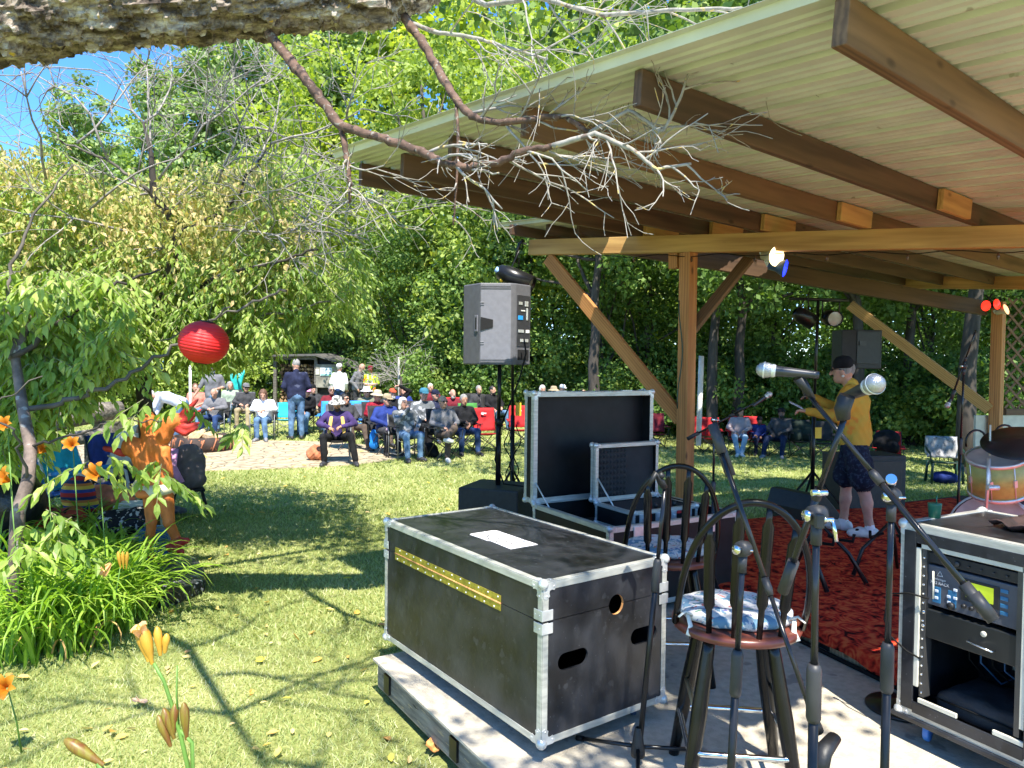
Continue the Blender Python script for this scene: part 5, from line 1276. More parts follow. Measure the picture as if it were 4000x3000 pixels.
# spruce at far left
def spruce(label, x, y, h):
    T = thing('spruce_tree', label, 'spruce', (x, y, 0)); r = np.random.default_rng(5)
    C = []; D = []
    for k in range(1500):
        z = h*(0.12+0.88*r.random()**0.8); rad = (h-z)*0.30+0.15; a = r.random()*2*PI
        m = 26; t = r.random(m)**0.7
        px = np.stack((np.cos(a)*rad*t, np.sin(a)*rad*t, z-rad*t*0.25+0.1*t**2*rad), 1)+r.normal(0, 0.06, (m, 3))
        C.append(px); D.append(np.stack((np.cos(a+r.normal(0, 0.7, m)), np.sin(a+r.normal(0, 0.7, m)), r.normal(-0.2, 0.3, m)), 1))
    C = np.concatenate(C); D = np.concatenate(D); n = len(C); N = r.normal(size=(n, 3))+np.array([0, 0, 1.5])
    V, F = simple_leaves(C, N, D, 0.16+0.1*r.random(n), 0.22)
    link(bpy.data.objects.new('crown', arrmesh('crown', V, F, [LS], tint=np.repeat(r.random(n), 4))), T)
    MB().tube([(0, 0, -0.1), (0.05, 0, h*0.97)], [0.22, 0.02], 8).build('trunk', barkd, T)
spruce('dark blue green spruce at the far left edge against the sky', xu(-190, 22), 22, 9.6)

# a wood behind everything, so no gap opens on the bare horizon
def far_wood():
    r = np.random.default_rng(77); bl = []
    for a in np.linspace(-1.25, 1.3, 70):
        R_ = 58+r.normal(0, 3); h = 5.5+r.random()*2.5+(5 if a > -0.1 else 0)
        for z in np.arange(1.5, h, 1.9): bl.append((R_*math.sin(a)+r.normal(0, 1), R_*math.cos(a)+r.normal(0, 1.5), z, 2.6, 2.0, 1.7))
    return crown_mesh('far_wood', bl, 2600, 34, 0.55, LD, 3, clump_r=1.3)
fw = bpy.data.objects.new('distant_woodland', far_wood()); link(fw); tag(fw, 'distant woodland closing the view behind all the separate trees', 'woodland', kind='stuff')

# ---------------------------------------------------------------- bare twig generator
def grow(mb, r, p, d, L, rad, depth, mi=0, nseg=5, spread=0.7, tips=None, minr=0.0016, up=0.0, kids=3, n=5):
    p = np.array(p, float); d = np.array(d, float); d /= np.linalg.norm(d); pts = [p.copy()]; dirs = [d.copy()]
    for k in range(nseg):
        d = d+r.normal(0, 0.16, 3)+np.array([0, 0, up]); d /= np.linalg.norm(d); p = p+d*L/nseg; pts.append(p.copy()); dirs.append(d.copy())
    e = 0.45 if depth else 0.3
    mb.tube(pts, [max(minr, rad*(1-(1-e)*k/nseg)) for k in range(nseg+1)], n if rad > 0.004 else 4, mi, cap=rad > 0.006)
    if tips is not None and depth <= 1:
        for k in range(1, nseg+1): tips.append((pts[k], dirs[k]))
    if depth:
        m = kids+(r.random() < 0.5)
        for k in range(m):
            j = r.integers(1, nseg+1); a = r.normal(size=3); a -= a@dirs[j]*dirs[j]; a /= np.linalg.norm(a)
            nd = dirs[j]*(1-0.35*spread)+a*spread
            grow(mb, r, pts[j], nd, L*(0.5+0.3*r.random()), rad*0.58, depth-1, mi, max(3, nseg-1), spread, tips, minr, up, kids, n)

# ---------------------------------------------------------------- the old tree overhead: limb, hanging branches, bare lichened twigs
def barkmat():
    m = bpy.data.materials.new('old_limb_bark'); m.use_nodes = True; n = m.node_tree.nodes; l = m.node_tree.links; b = _pr(m)
    tc = n.new('ShaderNodeTexCoord'); mp = n.new('ShaderNodeMapping'); mp.inputs['Scale'].default_value = (3.4, 11, 11); l.new(tc.outputs['Object'], mp.inputs[0])
    nz = n.new('ShaderNodeTexNoise'); nz.inputs['Scale'].default_value = 1.5; nz.inputs['Detail'].default_value = 8; nz.inputs['Roughness'].default_value = 0.65; l.new(mp.outputs[0], nz.inputs['Vector'])
    r = n.new('ShaderNodeValToRGB'); e = r.color_ramp.elements; e[0].position = 0.40; e[0].color = (0.07, 0.055, 0.045, 1); e[1].position = 0.66; e[1].color = (0.58, 0.52, 0.44, 1); q = e.new(0.53); q.color = (0.27, 0.22, 0.175, 1)
    l.new(nz.outputs['Fac'], r.inputs[0])
    n2 = n.new('ShaderNodeTexNoise'); n2.inputs['Scale'].default_value = 11; n2.inputs['Detail'].default_value = 5; l.new(tc.outputs['Object'], n2.inputs['Vector'])
    r2 = n.new('ShaderNodeValToRGB'); r2.color_ramp.elements[0].position = 0.68; r2.color_ramp.elements[1].position = 0.71; l.new(n2.outputs['Fac'], r2.inputs[0])
    mx = n.new('ShaderNodeMix'); mx.data_type = 'RGBA'; l.new(r2.outputs[0], mx.inputs[0]); l.new(r.outputs[0], mx.inputs[6]); mx.inputs[7].default_value = (0.5, 0.33, 0.05, 1)
    l.new(mx.outputs[2], b.inputs['Base Color']); b.inputs['Roughness'].default_value = 0.95; b.inputs['Specular IOR Level'].default_value = 0.1
    bp = n.new('ShaderNodeBump'); bp.inputs['Strength'].default_value = 1.0; bp.inputs['Distance'].default_value = 0.03; l.new(nz.outputs['Fac'], bp.inputs['Height']); l.new(bp.outputs[0], b.inputs['Normal'])
    return m
limbm = barkmat()
redbark = mat('red_brown_bark', (0.12, 0.07, 0.05), 0.85, 0, 0.4, 20, bump=0.7, bscale=40, spots=[((0.22, 0.20, 0.17), 40, 0.62), ((0.4, 0.3, 0.08), 50, 0.72), ((0.04, 0.025, 0.02), 26, 0.6)])
twigm = mat('lichened_twig', (0.30, 0.28, 0.25), 0.9, 0, 0.25, 30, spots=[((0.52, 0.40, 0.16), 22, 0.62), ((0.16, 0.12, 0.1), 14, 0.64)])
old = thing('old_tree', 'old rough barked tree limb overhead with bare grey lichened twigs', 'tree', (0, 0, 0))
LDp = 4.0
# lobed, flaking limb: rings pushed in and out
lp = [(-3100, 560, 4.2, .36), (-1300, 270, 4.1, .32), (-500, 160, 4.05, .29), (0, 80, 4.0, .25), (300, 55, 4.0, .215), (600, 35, 4.0, .205), (900, 20, 4.0, .195), (1200, 0, 4.0, .185), (1450, -20, 4.0, .19), (1600, -60, 4.05, .165), (1720, -120, 4.1, .13), (1850, -220, 4.2, .1)]
cp = [np.array(P(u, v-20, d*1.0)) for u, v, d, r_ in lp]; rr_ = [q[3]*0.97 for q in lp]
def resample(cp, rr, n):
    cp = np.array(cp); t = np.linspace(0, len(cp)-1, n); i = np.minimum(t.astype(int), len(cp)-2); f = (t-i)[:, None]
    return cp[i]*(1-f)+cp[i+1]*f, np.array(rr)[i]*(1-f[:, 0])+np.array(rr)[i+1]*f[:, 0]
cpp, crr = resample(cp, rr_, 420)
r_ = np.random.default_rng(12); nr = 96
a_ = np.linspace(0, 2*PI, nr, endpoint=False)
Vl = []
from mathutils import noise as mn
for k in range(420):
    t = cpp[min(k+1, 419)]-cpp[max(k-1, 0)]; t /= np.linalg.norm(t); x = np.cross(t, [0, 0, 1]); x /= np.linalg.norm(x); y = np.cross(x, t)
    for a in a_:
        c, s_ = math.cos(a), math.sin(a); q = Vector((k*0.055, c*1.6, s_*1.6))
        h = mn.noise(q*1.1)*0.10+0.16*abs(mn.noise(Vector((k*0.05, c*3.4, s_*3.4))))
        st_ = mn.noise(Vector((k*0.085, a*3.0, 3.1))); pl_ = 0.10*sstep(0.0, 0.05, st_)+0.09*sstep(0.05, 0.09, mn.noise(Vector((k*0.11, a*4.2, 8.0))))+0.06*sstep(0.1, 0.13, mn.noise(Vector((k*0.3, a*9, 2.0))))
        R_ = crr[k]*(0.86+h+pl_+0.03*mn.noise(q*7))
        Vl.append(cpp[k]+(x*c+y*s_)*R_)
i, j = np.meshgrid(np.arange(419), np.arange(nr), indexing='ij'); i = i.ravel(); j = j.ravel()
Fl = np.stack((i*nr+j, i*nr+(j+1) % nr, (i+1)*nr+(j+1) % nr, (i+1)*nr+j), 1)
link(bpy.data.objects.new('limb', arrmesh('limb', np.array(Vl), Fl, [limbm], smooth=False)), old)
# trunk of that tree stands outside the frame on the left
tk = [(-7.4, 3.7, -0.1), (-7.3, 3.75, 1.2), (-7.2, 3.9, 2.6), tuple(cp[0])]
MB().tube(tk, [.42, .38, .36, .33], 24).build('trunk', limbm, old)
def Pn(u, v, d): return np.array(P(u, v, d))
twA = MB()
def twig_along(path, rad, name, m, sub=True, seed=1, L=0.5, cnt=9, depth=2, bias=(0.3, 0, 0.0), start=0.35, mbt=None):
    r = np.random.default_rng(seed); pts = [Pn(*q) for q in path]; pts, rr = resample(pts, np.linspace(rad, rad*0.42, len(pts)), 6*len(pts))
    pts = pts+r.normal(0, rad*0.1, pts.shape)
    MB().tube(pts, [q*(1+0.07*r.normal()) for q in rr], 9).build(name, m, old)
    for k in range(cnt):
        j = int(len(pts)*(start+(1-start)*(k+0.5)/cnt)); d = pts[min(j+1, len(pts)-1)]-pts[j-1]; d /= np.linalg.norm(d)
        a = r.normal(size=3); a -= a@d*d; a /= np.linalg.norm(a)
        grow(mbt, r, pts[min(j, len(pts)-1)], d*0.6+a*0.8+np.array(bias), L*1.25*(0.6+0.7*r.random()), max(0.005, rr[j-1]*0.45), depth, kids=2, spread=0.62)
tw = MB()
twig_along([(1050, 130, 4.0), (1120, 220, 3.92), (1210, 330, 3.8), (1290, 440, 3.75), (1320, 485, 3.7), (1420, 520, 3.6), (1560, 560, 3.5), (1660, 600, 3.4), (1740, 640, 3.3), (1830, 655, 3.25), (1930, 640, 3.2), (2040, 590, 3.15), (2160, 570, 3.1)], 0.03, 'branch', redbark, seed=2, cnt=9, L=0.24, depth=2, bias=(0.4, -0.2, 0.0), start=0.5, mbt=tw)
twig_along([(1325, 470, 3.7), (1345, 560, 3.68), (1360, 640, 3.66), (1368, 720, 3.65), (1365, 790, 3.65)], 0.018, 'branch', redbark, seed=3, cnt=7, L=0.22, depth=2, bias=(0.1, 0, 0.1), start=0.4, mbt=tw)
twig_along([(1580, 70, 4.03), (1660, 180, 3.95), (1720, 290, 3.85), (1780, 390, 3.75), (1850, 460, 3.65), (1950, 480, 3.55), (2080, 465, 3.45), (2200, 450, 3.35), (2300, 520, 3.3)], 0.026, 'branch', redbark, seed=4, cnt=10, L=0.24, depth=2, bias=(0.35, -0.1, 0.05), start=0.45, mbt=tw)
twig_along([(1560, 70, 4.03), (1700, 125, 3.98), (1850, 145, 3.95), (2000, 190, 3.9), (2140, 230, 3.85)], 0.014, 'branch', twigm, seed=5, cnt=8, L=0.4, depth=2, bias=(0.3, 0, 0.1), start=0.3, mbt=tw)
twig_along([(1720, -70, 4.08), (1900, 20, 3.9), (2100, -10, 3.7), (2350, 60, 3.5), (2600, 40, 3.3), (2900, 30, 3.1)], 0.016, 'branch', twigm, seed=6, cnt=8, L=0.35, depth=2, bias=(0.3, 0, -0.1), start=0.3, mbt=tw)
twig_along([(2160, 570, 3.1), (2330, 520, 3.0), (2480, 590, 2.95), (2560, 660, 2.9), (2700, 640, 2.9)], 0.013, 'branch', twigm, seed=7, cnt=8, L=0.2, depth=2, bias=(0.2, 0, 0), start=0.15, mbt=tw)
twig_along([(2300, 520, 3.3), (2460, 430, 3.2), (2590, 520, 3.15), (2660, 380, 3.1), (2690, 280, 3.1)], 0.011, 'branch', twigm, seed=8, cnt=7, L=0.2, depth=2, bias=(0.2, 0, 0), start=0.15, mbt=tw)
twig_along([(1780, 390, 3.75), (1790, 520, 3.7), (1785, 700, 3.7), (1770, 880, 3.7)], 0.01, 'branch', redbark, seed=9, cnt=6, L=0.2, depth=1, start=0.2, mbt=tw)
# boughs of the same tree above and behind the camera, whose shade falls on the lawn in front
r = np.random.default_rng(31)
tw.build('twigs', twigm, old)
rb2 = np.random.default_rng(14); lcl = [(rb2.uniform(-2.4, -.5), rb2.uniform(3.6, 5.8), rb2.uniform(4.9, 5.8), .35, .3, .25) for k in range(30)]
link(bpy.data.objects.new('upper_leaves', crown_mesh('upper_leaves', lcl, 90, 22, 0.08, LG, 82, clump_r=0.26)), old)  # unseen leaf clusters, added to break the limb's shadow into dapple
MB().tube([tuple(cp[3]), (-1.4, 4.5, 4.8), (-.6, 4.8, 5.2), (-.4, 4.9, 5.4)], [.06, .04, .025, .01], 7).build('branch', limbm, old)
MB().tube([tuple(cp[2]), (-1.6, 2.4, 4.1), (-0.9, 1.2, 4.6), (-0.3, 0.2, 5.0)], [.05, .035, .022, .012], 9).build('branch', limbm, old)
t2 = MB()
for q, d in (((-1.6, 2.4, 4.1), (0.5, -0.2, 0.6)), ((-1.2, 1.8, 4.4), (1, 0.2, 0.5)), ((-0.9, 1.2, 4.6), (0.7, 0.5, 0.4)), ((-0.9, 1.2, 4.6), (-0.8, -0.3, 0.4)), ((-0.5, 0.6, 4.85), (0.8, -0.2, 0.3)), ((-0.3, 0.2, 5.0), (0.4, -0.8, 0.2)), ((-0.3, 0.2, 5.0), (1.0, 0.1, 0.2))):
    grow(t2, r, q, d, 1.1, 0.024, 3, kids=3)
t2.build('twigs', twigm, old)
# leafy boughs of a tree standing behind the photographer; their dapple reaches the stage edge
bt = thing('shade_tree', 'leafy tree standing behind the viewpoint, throwing dapple on the stage edge', 'tree', (3.6, -2.6, 0))
MB().tube([(0, 0, -.1), (.1, 0, 2.5), (0, .2, 5.4)], [.2, .17, .1], 10).build('trunk', bark, bt)
rb_ = np.random.default_rng(4); bcl = [(-1.9+rb_.uniform(-1.5, 1.4), 1.9+rb_.uniform(-1.2, .9), 5.7+rb_.uniform(-.5, .7), .5, .5, .35) for k in range(26)]
link(bpy.data.objects.new('crown', crown_mesh('crown', bcl, 110, 26, 0.085, LG, 81, clump_r=0.3)), bt)
for q in bcl[::3]: MB().tube([(0, .1, 4.6), (q[0]*.5, q[1]*.5, 5.3), q[:3]], [.05, .03, .01], 6).build('branch', bark, bt)


# ---------------------------------------------------------------- the fruit tree at left: leafy drooping shoots and grey twigs
ft_ = thing('fruit_tree', 'leafy green fruit tree with grey bare upper twigs beside the lily bed', 'tree', (0, 0, 0))
r = np.random.default_rng(101)
tipsL = []; wb = MB()
trunk_pts = [Pn(40, 2120, 4.6), Pn(70, 2000, 4.65), Pn(110, 1880, 4.7), Pn(120, 1750, 4.8), Pn(90, 1600, 5.0), Pn(60, 1400, 5.2), Pn(150, 1150, 5.4)]
trunk_pts[0][2] = -0.05
MB().tube(trunk_pts, [.05, .042, .04, .038, .036, .03, .02], 12).build('trunk', mat('young_bark', (0.16, 0.12, 0.10), 0.8, 0, 0.4, 14, spots=[((0.32, 0.3, 0.27), 12, 0.6)], bump=0.5), ft_)
tr2 = [np.array((ray(600, 1420).x*7.3, 7.3, -0.05)), Pn(560, 1500, 7.0), Pn(640, 1180, 6.8), Pn(700, 900, 6.7), Pn(600, 760, 6.6), Pn(590, 600, 6.6), Pn(560, 480, 6.6)]
MB().tube(tr2, [.075, .07, .06, .045, .035, .022, .01], 10).build('trunk', barkd, ft_)
mains = [([(60, 1400, 5.2), (250, 1250, 5.3), (450, 1120, 5.5), (620, 1050, 5.6)], .022), ([(90, 1600, 5.0), (300, 1560, 5.1), (480, 1480, 5.2), (640, 1380, 5.3), (780, 1280, 5.4), (900, 1200, 5.4)], .02),
         ([(1130, 1130, 5.6), (960, 1195, 5.5), (800, 1260, 5.5), (600, 1340, 5.4)], .011), ([(640, 1180, 6.8), (860, 1080, 6.5), (1060, 1030, 6.3), (1240, 980, 6.2)], .025), ([(700, 900, 6.7), (880, 830, 6.6), (1000, 640, 6.6), (1060, 560, 6.6)], .018),
         ([(560, 1500, 7.0), (820, 1330, 6.7), (1050, 1230, 6.5), (1280, 1180, 6.4)], .022), ([(600, 760, 6.6), (420, 620, 6.5), (250, 560, 6.5), (180, 500, 6.5)], .016), ([(60, 1400, 5.2), (20, 1100, 5.4), (120, 850, 5.6), (280, 640, 5.8)], .018),
         ([(120, 1750, 4.8), (300, 1700, 4.7), (480, 1640, 4.7), (640, 1650, 4.7)], .010), ([(110, 1880, 4.7), (60, 1700, 4.5), (-60, 1600, 4.4), (150, 1480, 4.3)], .010)]
for q, rad in mains:
    pts = [Pn(*a) for a in q]; pts, rr = resample(pts, np.linspace(rad, rad*0.35, len(pts)), 5*len(pts)); pts = pts+r.normal(0, 0.012, pts.shape)
    MB().tube(pts, rr, 7).build('branch', bark if r.random() < 0.5 else barkd, ft_)
# grey dead twigs of the upper crown
gt = MB()
for (u, v, d, dx, dz) in ((590, 600, 6.6, -.3, 1), (560, 480, 6.6, .2, 1), (600, 760, 6.6, -.9, .5), (660, 830, 6.6, .9, .6), (700, 900, 6.7, .9, .2), (420, 620, 6.5, -.4, .8), (1000, 640, 6.6, .2, .6), (880, 830, 6.6, .7, .2), (1060, 560, 6.6, .8, .0), (560, 480, 6.6, -.6, .7), (620, 700, 6.6, .5, .8), (900, 900, 6.5, .9, -.1), (700, 980, 6.6, -.8, .2), (480, 900, 6.5, -.6, .1), (1050, 800, 6.6, .9, .1), (350, 820, 6.4, .3, .3), (850, 720, 6.6, .2, .5), (1130, 900, 6.5, .5, .3), (480, 780, 6.6, .2, .4), (180, 700, 6.3, .3, .4), (300, 560, 6.5, .5, .7), (750, 560, 6.7, .3, .7), (950, 500, 6.7, .3, .5)):
    grow(gt, r, Pn(u, v, d), (dx, r.normal(0, .4), dz), 0.95, 0.012, 3, kids=3, spread=0.75, minr=0.0026)
gt.build('bare_twigs', mat('grey_twig', (0.27, 0.245, 0.225), 0.9, 0, 0.3, 20), ft_)
# leaf shoots: positions inside a real volume between 4.3 and 7.5 m
poly_leaf = [(-150, 620), (60, 700), (200, 560), (320, 640), (380, 900), (620, 860), (760, 1020), (950, 900), (1060, 640), (1120, 640), (1060, 960), (1280, 930), (1390, 960), (1400, 1120), (1330, 1210), (1200, 1230), (1180, 1290), (1080, 1310), (1000, 1300), (930, 1370), (800, 1400), (660, 1370), (560, 1420), (430, 1440), (370, 1440), (300, 1520), (200, 1560), (130, 1640), (40, 1760), (-150, 1800)]
def inside(u, v, poly):
    c = False; n = len(poly)
    for i in range(n):
        x1, y1 = poly[i]; x2, y2 = poly[(i+1) % n]
        if (y1 > v) != (y2 > v) and u < (x2-x1)*(v-y1)/(y2-y1)+x1: c = not c
    return c
shoots = []
while len(shoots) < 4800:
    u = r.uniform(-150, 1450); v = r.uniform(560, 1960)
    if not inside(u, v, poly_leaf): continue
    if v < 950 and r.random() < 0.45: continue
    if v < 1200 and r.random() < 0.25: continue
    d = (r.uniform(5.2, 6.8) if u < 480 and v > 1050 and r.random() < 0.55 else r.uniform(6.3, 8.8))
    if mn.noise(Vector((u/150, v/110, d*0.7))) < -0.12 and d > 6.6 and r.random() < 0.85: continue
    shoots.append((u, v, d))
# sprays placed where the photograph shows single shoots in front of things
for (u, v, d) in ((610, 1800, 4.9), (640, 1850, 4.9), (950, 1650, 5.2), (700, 1560, 5.0), (350, 1800, 4.5), (200, 2100, 4.4), (100, 2050, 4.4), (80, 2120, 4.3), (180, 1990, 4.5), (280, 2020, 4.5), (560, 1560, 4.8), (420, 1780, 4.6)): shoots += [(u, v, d), (u+20, v+12, d+0.05)]
LC = []; LDr = []; LN = []; LS_ = []; LTn = []; sh = MB(); LC2 = []
for (u, v, d) in shoots:
    q = Pn(u, v, d); a = r.uniform(0, 2*PI); dr = np.array([math.cos(a), math.sin(a)*0.8, -0.25-0.4*r.random()]); dr /= np.linalg.norm(dr); L = r.uniform(0.16, 0.36)
    k = int(r.integers(9, 15)); tn = r.normal(0.5, 0.15); pts = [q+dr*L*t+np.array([0, 0, -0.08*t*t]) for t in (0, .5, 1)]
    sh.tube(pts, [0.0035, 0.003, 0.002], 4, cap=False)
    for i_ in range(k):
        t = (i_+0.5)/k; p = q+dr*L*t+np.array([0, 0, -0.08*t*t]); an = i_*2.4+r.normal(0, .3)
        s0 = np.cross(dr, [0, 0, 1]); s0 /= np.linalg.norm(s0); u0 = np.cross(s0, dr); out = s0*math.cos(an)+u0*math.sin(an)*0.5
        ld = out*0.9+dr*0.5+np.array([0, 0, -0.45-0.3*r.random()])
        LC.append(p); LDr.append(ld); LN.append(np.array([0, 0, 1])+out*0.6+r.normal(0, .35, 3)+np.array([0.1, -0.35, 0])); LS_.append(r.uniform(0.06, 0.1)*(0.9 if d > 5.4 else 1.25)); LTn.append(tn+r.normal(0, 0.14))
V, F = leaves(np.array(LC), np.array(LN), np.array(LDr), np.array(LS_), 0.40, 0.2, 0.22)
link(bpy.data.objects.new('leaves', arrmesh('leaves', V, F, [LA], tint=np.repeat(np.clip(LTn, 0, 1), 7))), ft_)
sh.build('shoots', mat('green_shoot', (0.2, 0.2, 0.1), 0.8), ft_)
# paler, tan leaves of the upper crown
n = 19000; uu_ = r.uniform(-100, 1250, n*4); vv_ = r.uniform(600, 1180, n*4)
msk = [inside(a, b, [(-150, 640), (160, 600), (420, 760), (700, 700), (1050, 640), (1150, 900), (1300, 1050), (1150, 1180), (600, 1150), (200, 1150), (-150, 1100)]) for a, b in zip(uu_, vv_)]
uu_ = uu_[msk][:n]; vv_ = vv_[msk][:n]; 
ctr = np.array([Pn(a, b, r.uniform(6.3, 9.0)) for a, b in zip(uu_[::9], vv_[::9])]); idx = np.repeat(np.arange(len(ctr)), 10)
C = ctr[idx]+r.normal(0, 0.09, (len(idx), 3)); N = r.normal(0, .5, C.shape)+np.array([0, -0.3, 0.8]); D = r.normal(0, .5, C.shape)+np.array([0, 0, -0.7])
V, F = leaves(C, N, D, r.uniform(0.045, 0.08, len(C)), 0.5, 0.2, 0.2)
link(bpy.data.objects.new('turning_leaves', arrmesh('turning_leaves', V, F, [LT], tint=np.repeat(np.clip(r.normal(0.5, .18, len(ctr))[idx]+r.normal(0, .12, len(idx)), 0, 1), 7))), ft_)
fruit = mat('pale_apple', (0.45, 0.5, 0.16), 0.4, 0, 0.15, 12)
k = 0
for (u, v, d) in shoots[::38][:26]:
    q = P(u, v+25, d); MB().lathe([(0, -0.02), (0.014, -0.017), (0.021, -0.004), (0.019, 0.012), (0.008, 0.018), (0, 0.015)], q, n=12).build('fruit', fruit, ft_)

# hanging red paper lantern
la = thing('paper_lantern', 'round red ribbed paper lantern hanging from the fruit tree', 'lantern', P(797, 1338, 4.9), 0.0)
la.rotation_euler = (0.0, 0.18, 0.0)
prof = []
nR = 96; LR = 0.162
for k in range(nR+1):
    z = -1+2*k/nR; rad = math.sqrt(max(0, 1-(z*0.965)**2)); rib = 1-0.022*abs(math.cos(k/nR*PI*13))**6
    prof.append((LR*rad*rib, z*LR*0.86))
vs = MB(); vs.lathe(prof, n=48)
lm_ = mat('red_paper', (0.62, 0.012, 0.012), 0.5, 0, 0.15, 5)
vs.build('shade', lm_, la, solid=0.001)
MB().lathe([(0.045, 0), (0.05, 0), (0.05, 0.02), (0.045, 0.02)], (0, 0, -LR*0.87), n=24).build('bottom_ring', blackm, la)
MB().lathe([(0.045, 0), (0.05, 0), (0.05, 0.01), (0.045, 0.01)], (0, 0, LR*0.84), n=24).build('top_ring', blackm, la)
MB().tube([(0, 0, LR*0.84), (0.01, 0, LR*0.84+0.16)], 0.003, 5).tube([(-0.045, 0, LR*0.85), (0.045, 0, LR*0.85)], 0.003, 5).build('hanger', blackm, la)

# ---------------------------------------------------------------- day lilies
LL = leafmat('lily_leaf', [(0.09, 0.18, 0.02), (0.18, 0.32, 0.035), (0.30, 0.46, 0.06), (0.45, 0.58, 0.12)], 0.4, 0.4)
LLd = mat('dry_leaf', (0.45, 0.28, 0.1), 0.8, 0, 0.3, 10)
def blades(cs, n_each, L, wd, r, spread=0.9, lean=(0, 0)):
    V = []; F = []; T = []; b = 0
    for (x, y) in cs:
        for k in range(n_each):
            a = r.uniform(0, 2*PI); l = L*r.uniform(0.6, 1.15); w0 = wd*r.uniform(0.7, 1.2); px = x+r.normal(0, 0.06); py = y+r.normal(0, 0.06)
            el = r.uniform(0.95, 1.5); hd = np.array([math.cos(a), math.sin(a)])*1.0+np.array(lean)*0.5; hd /= np.linalg.norm(hd); sdv = np.array([-hd[1], hd[0], 0]); p = np.array([px, py, 0.0]); th = el; tn = r.normal(0.5, 0.17)
            ns = 8; bend = r.uniform(0.7, 1.5)*spread
            for i_ in range(ns+1):
                t = i_/ns; w_ = w0*(0.8+0.4*t)*(1-t**3)+0.0008; V += [p-sdv*w_/2, p+np.array([0, 0, -w_*0.25]), p+sdv*w_/2]; T += [tn+0.1*t]*3
                th = el-bend*2.0*t*t*1.3; p = p+np.array([hd[0]*math.cos(th), hd[1]*math.cos(th), math.sin(th)])*l/ns
                if p[2] < 0.01: p[2] = 0.01
            for i_ in range(ns):
                o = b+i_*3; F += [(o, o+1, o+4, o+3), (o+1, o+2, o+5, o+4)]
            b += 3*(ns+1)
    return np.array(V), np.array(F), np.clip(T, 0, 1)
r = np.random.default_rng(55)
beds = [('broad clump of arching green day lily leaves at the left edge, nearest the camera', [(u, v) for u, v in ((-60, 2350), (60, 2380), (180, 2400), (300, 2400), (420, 2390), (120, 2480), (260, 2500), (380, 2490), (0, 2500), (500, 2420), (200, 2560), (60, 2590), (330, 2540), (450, 2470))], 60, 0.85),
        ('tall clump of green day lily leaves around the carved figure\'s feet', [(u, v) for u, v in ((330, 2150), (430, 2190), (240, 2120), (470, 2290), (520, 2400), (120, 2130), (360, 2260))], 48, 0.72)]
for lb_, cs, ne, L in beds:
    T = thing('day_lily', lb_, 'day lily', (0, 0, 0), 0, 'day lily clumps')
    pts = [tuple(G(u, v, 0.0).xy) for u, v in cs]
    V, F, tn = blades(pts, ne, L, 0.024, r)
    link(bpy.data.objects.new('leaves', arrmesh('leaves', V, F, [LL], tint=tn, smooth=True)), T)
    V, F, tn = blades(pts[::2], 4, L*0.7, 0.015, r, 1.3)
    link(bpy.data.objects.new('dry_leaves', arrmesh('dry_leaves', V, F, [LLd], tint=tn, smooth=True)), T)
petal = leafmat('lily_petal', [(0.5, 0.13, 0.008), (0.58, 0.2, 0.012), (0.62, 0.3, 0.03)], 0.35)
def lily_flower(T, c, ax, s=0.09, openv=1.0, name='flower', m=None):
    R = rot_to(ax); C = Vector(c); V = []; F = []; b = 0; TT_ = []
    for k in range(6):
        a = k*PI/3; w0 = (0.36 if k % 2 else 0.26)*s
        for i_ in range(7):
            t = i_/6; rad = s*(0.08+openv*0.85*t**1.4); z = s*(0.9*math.sin(t*1.9)); w_ = w0*math.sin(PI*min(0.97, t*0.9+0.08))**0.8
            for j in (-1, 0, 1):
                q = Vector((rad*math.cos(a)-j*w_*math.sin(a), rad*math.sin(a)+j*w_*math.cos(a), z+(0.08*s if j else 0)+0.02*s*math.sin(9*t)*j)); V.append(C+R @ q); TT_.append(0.2+0.6*t)
        for i_ in range(6):
            for j in range(2): o = b+i_*3+j; F.append((o, o+1, o+4, o+3))
        b += 21
    me = arrmesh(name, np.array([tuple(v) for v in V]), np.array(F), [m or petal], tint=np.array(TT_), smooth=True)
    return link(bpy.data.objects.new(name, me), T)
budm = mat('lily_bud', (0.20, 0.17, 0.02), 0.45, 0, 0.3, 160, col2=(0.16, 0.06, 0.015), stretch=(1, 1, 0.06)); budy = mat('lily_bud_yellow', (0.50, 0.27, 0.03), 0.45, 0, 0.2, 9)
stemm = mat('lily_stem', (0.12, 0.24, 0.04), 0.5, 0, 0.2, 9)
def bud(T, c, ax, L=0.08, m=None, w_=0.011):
    R = rot_to(ax); w_ *= 0.8
    return MB().lathe([(0.003, -L*0.15), (0.004, 0), (w_*0.7, L*0.2), (w_, L*0.5), (w_*0.95, L*0.75), (w_*0.5, L*0.93), (0, L)], c, R, 10).build('bud', m or budm, T)
# flowers in the bed
fl = [(680, 1880, 5.2, 'open orange day lily bloom in front of the carved figure', 0.13), (690//1, 0, 0, '', 0)]
for (u, v, d, lb_, s) in ((390, 1860, 4.9, 'large open orange day lily bloom above the striped bag', 0.13), (285, 1745, 5.0, 'dark centred orange day lily bloom beside the blue chair arm', 0.10), (180, 1765, 4.9, 'small orange day lily bloom at left of the blue chair arm', 0.09), (30, 1670, 4.7, 'orange day lily bloom near the left edge, highest of the blooms', 0.10), (40, 1880, 4.5, 'orange day lily bloom in front of the dark cover at left edge', 0.12), (30, 2690, 3.4, 'orange day lily bloom at the lower left corner', 0.10)):
    c = P(u, v, d); T = thing('day_lily_bloom', lb_, 'day lily', (c.x, c.y, 0.0), 0, 'day lily blooms')
    q = Vector((0, 0, c.z)); lily_flower(T, q, (random.uniform(-.4, .4), -0.8, 0.5), s*0.66)
    MB().tube([(0.03, 0.05, 0), (0.02, 0.03, c.z*0.5), tuple(q)], [0.005, 0.004, 0.003], 6).build('stem', stemm, T)
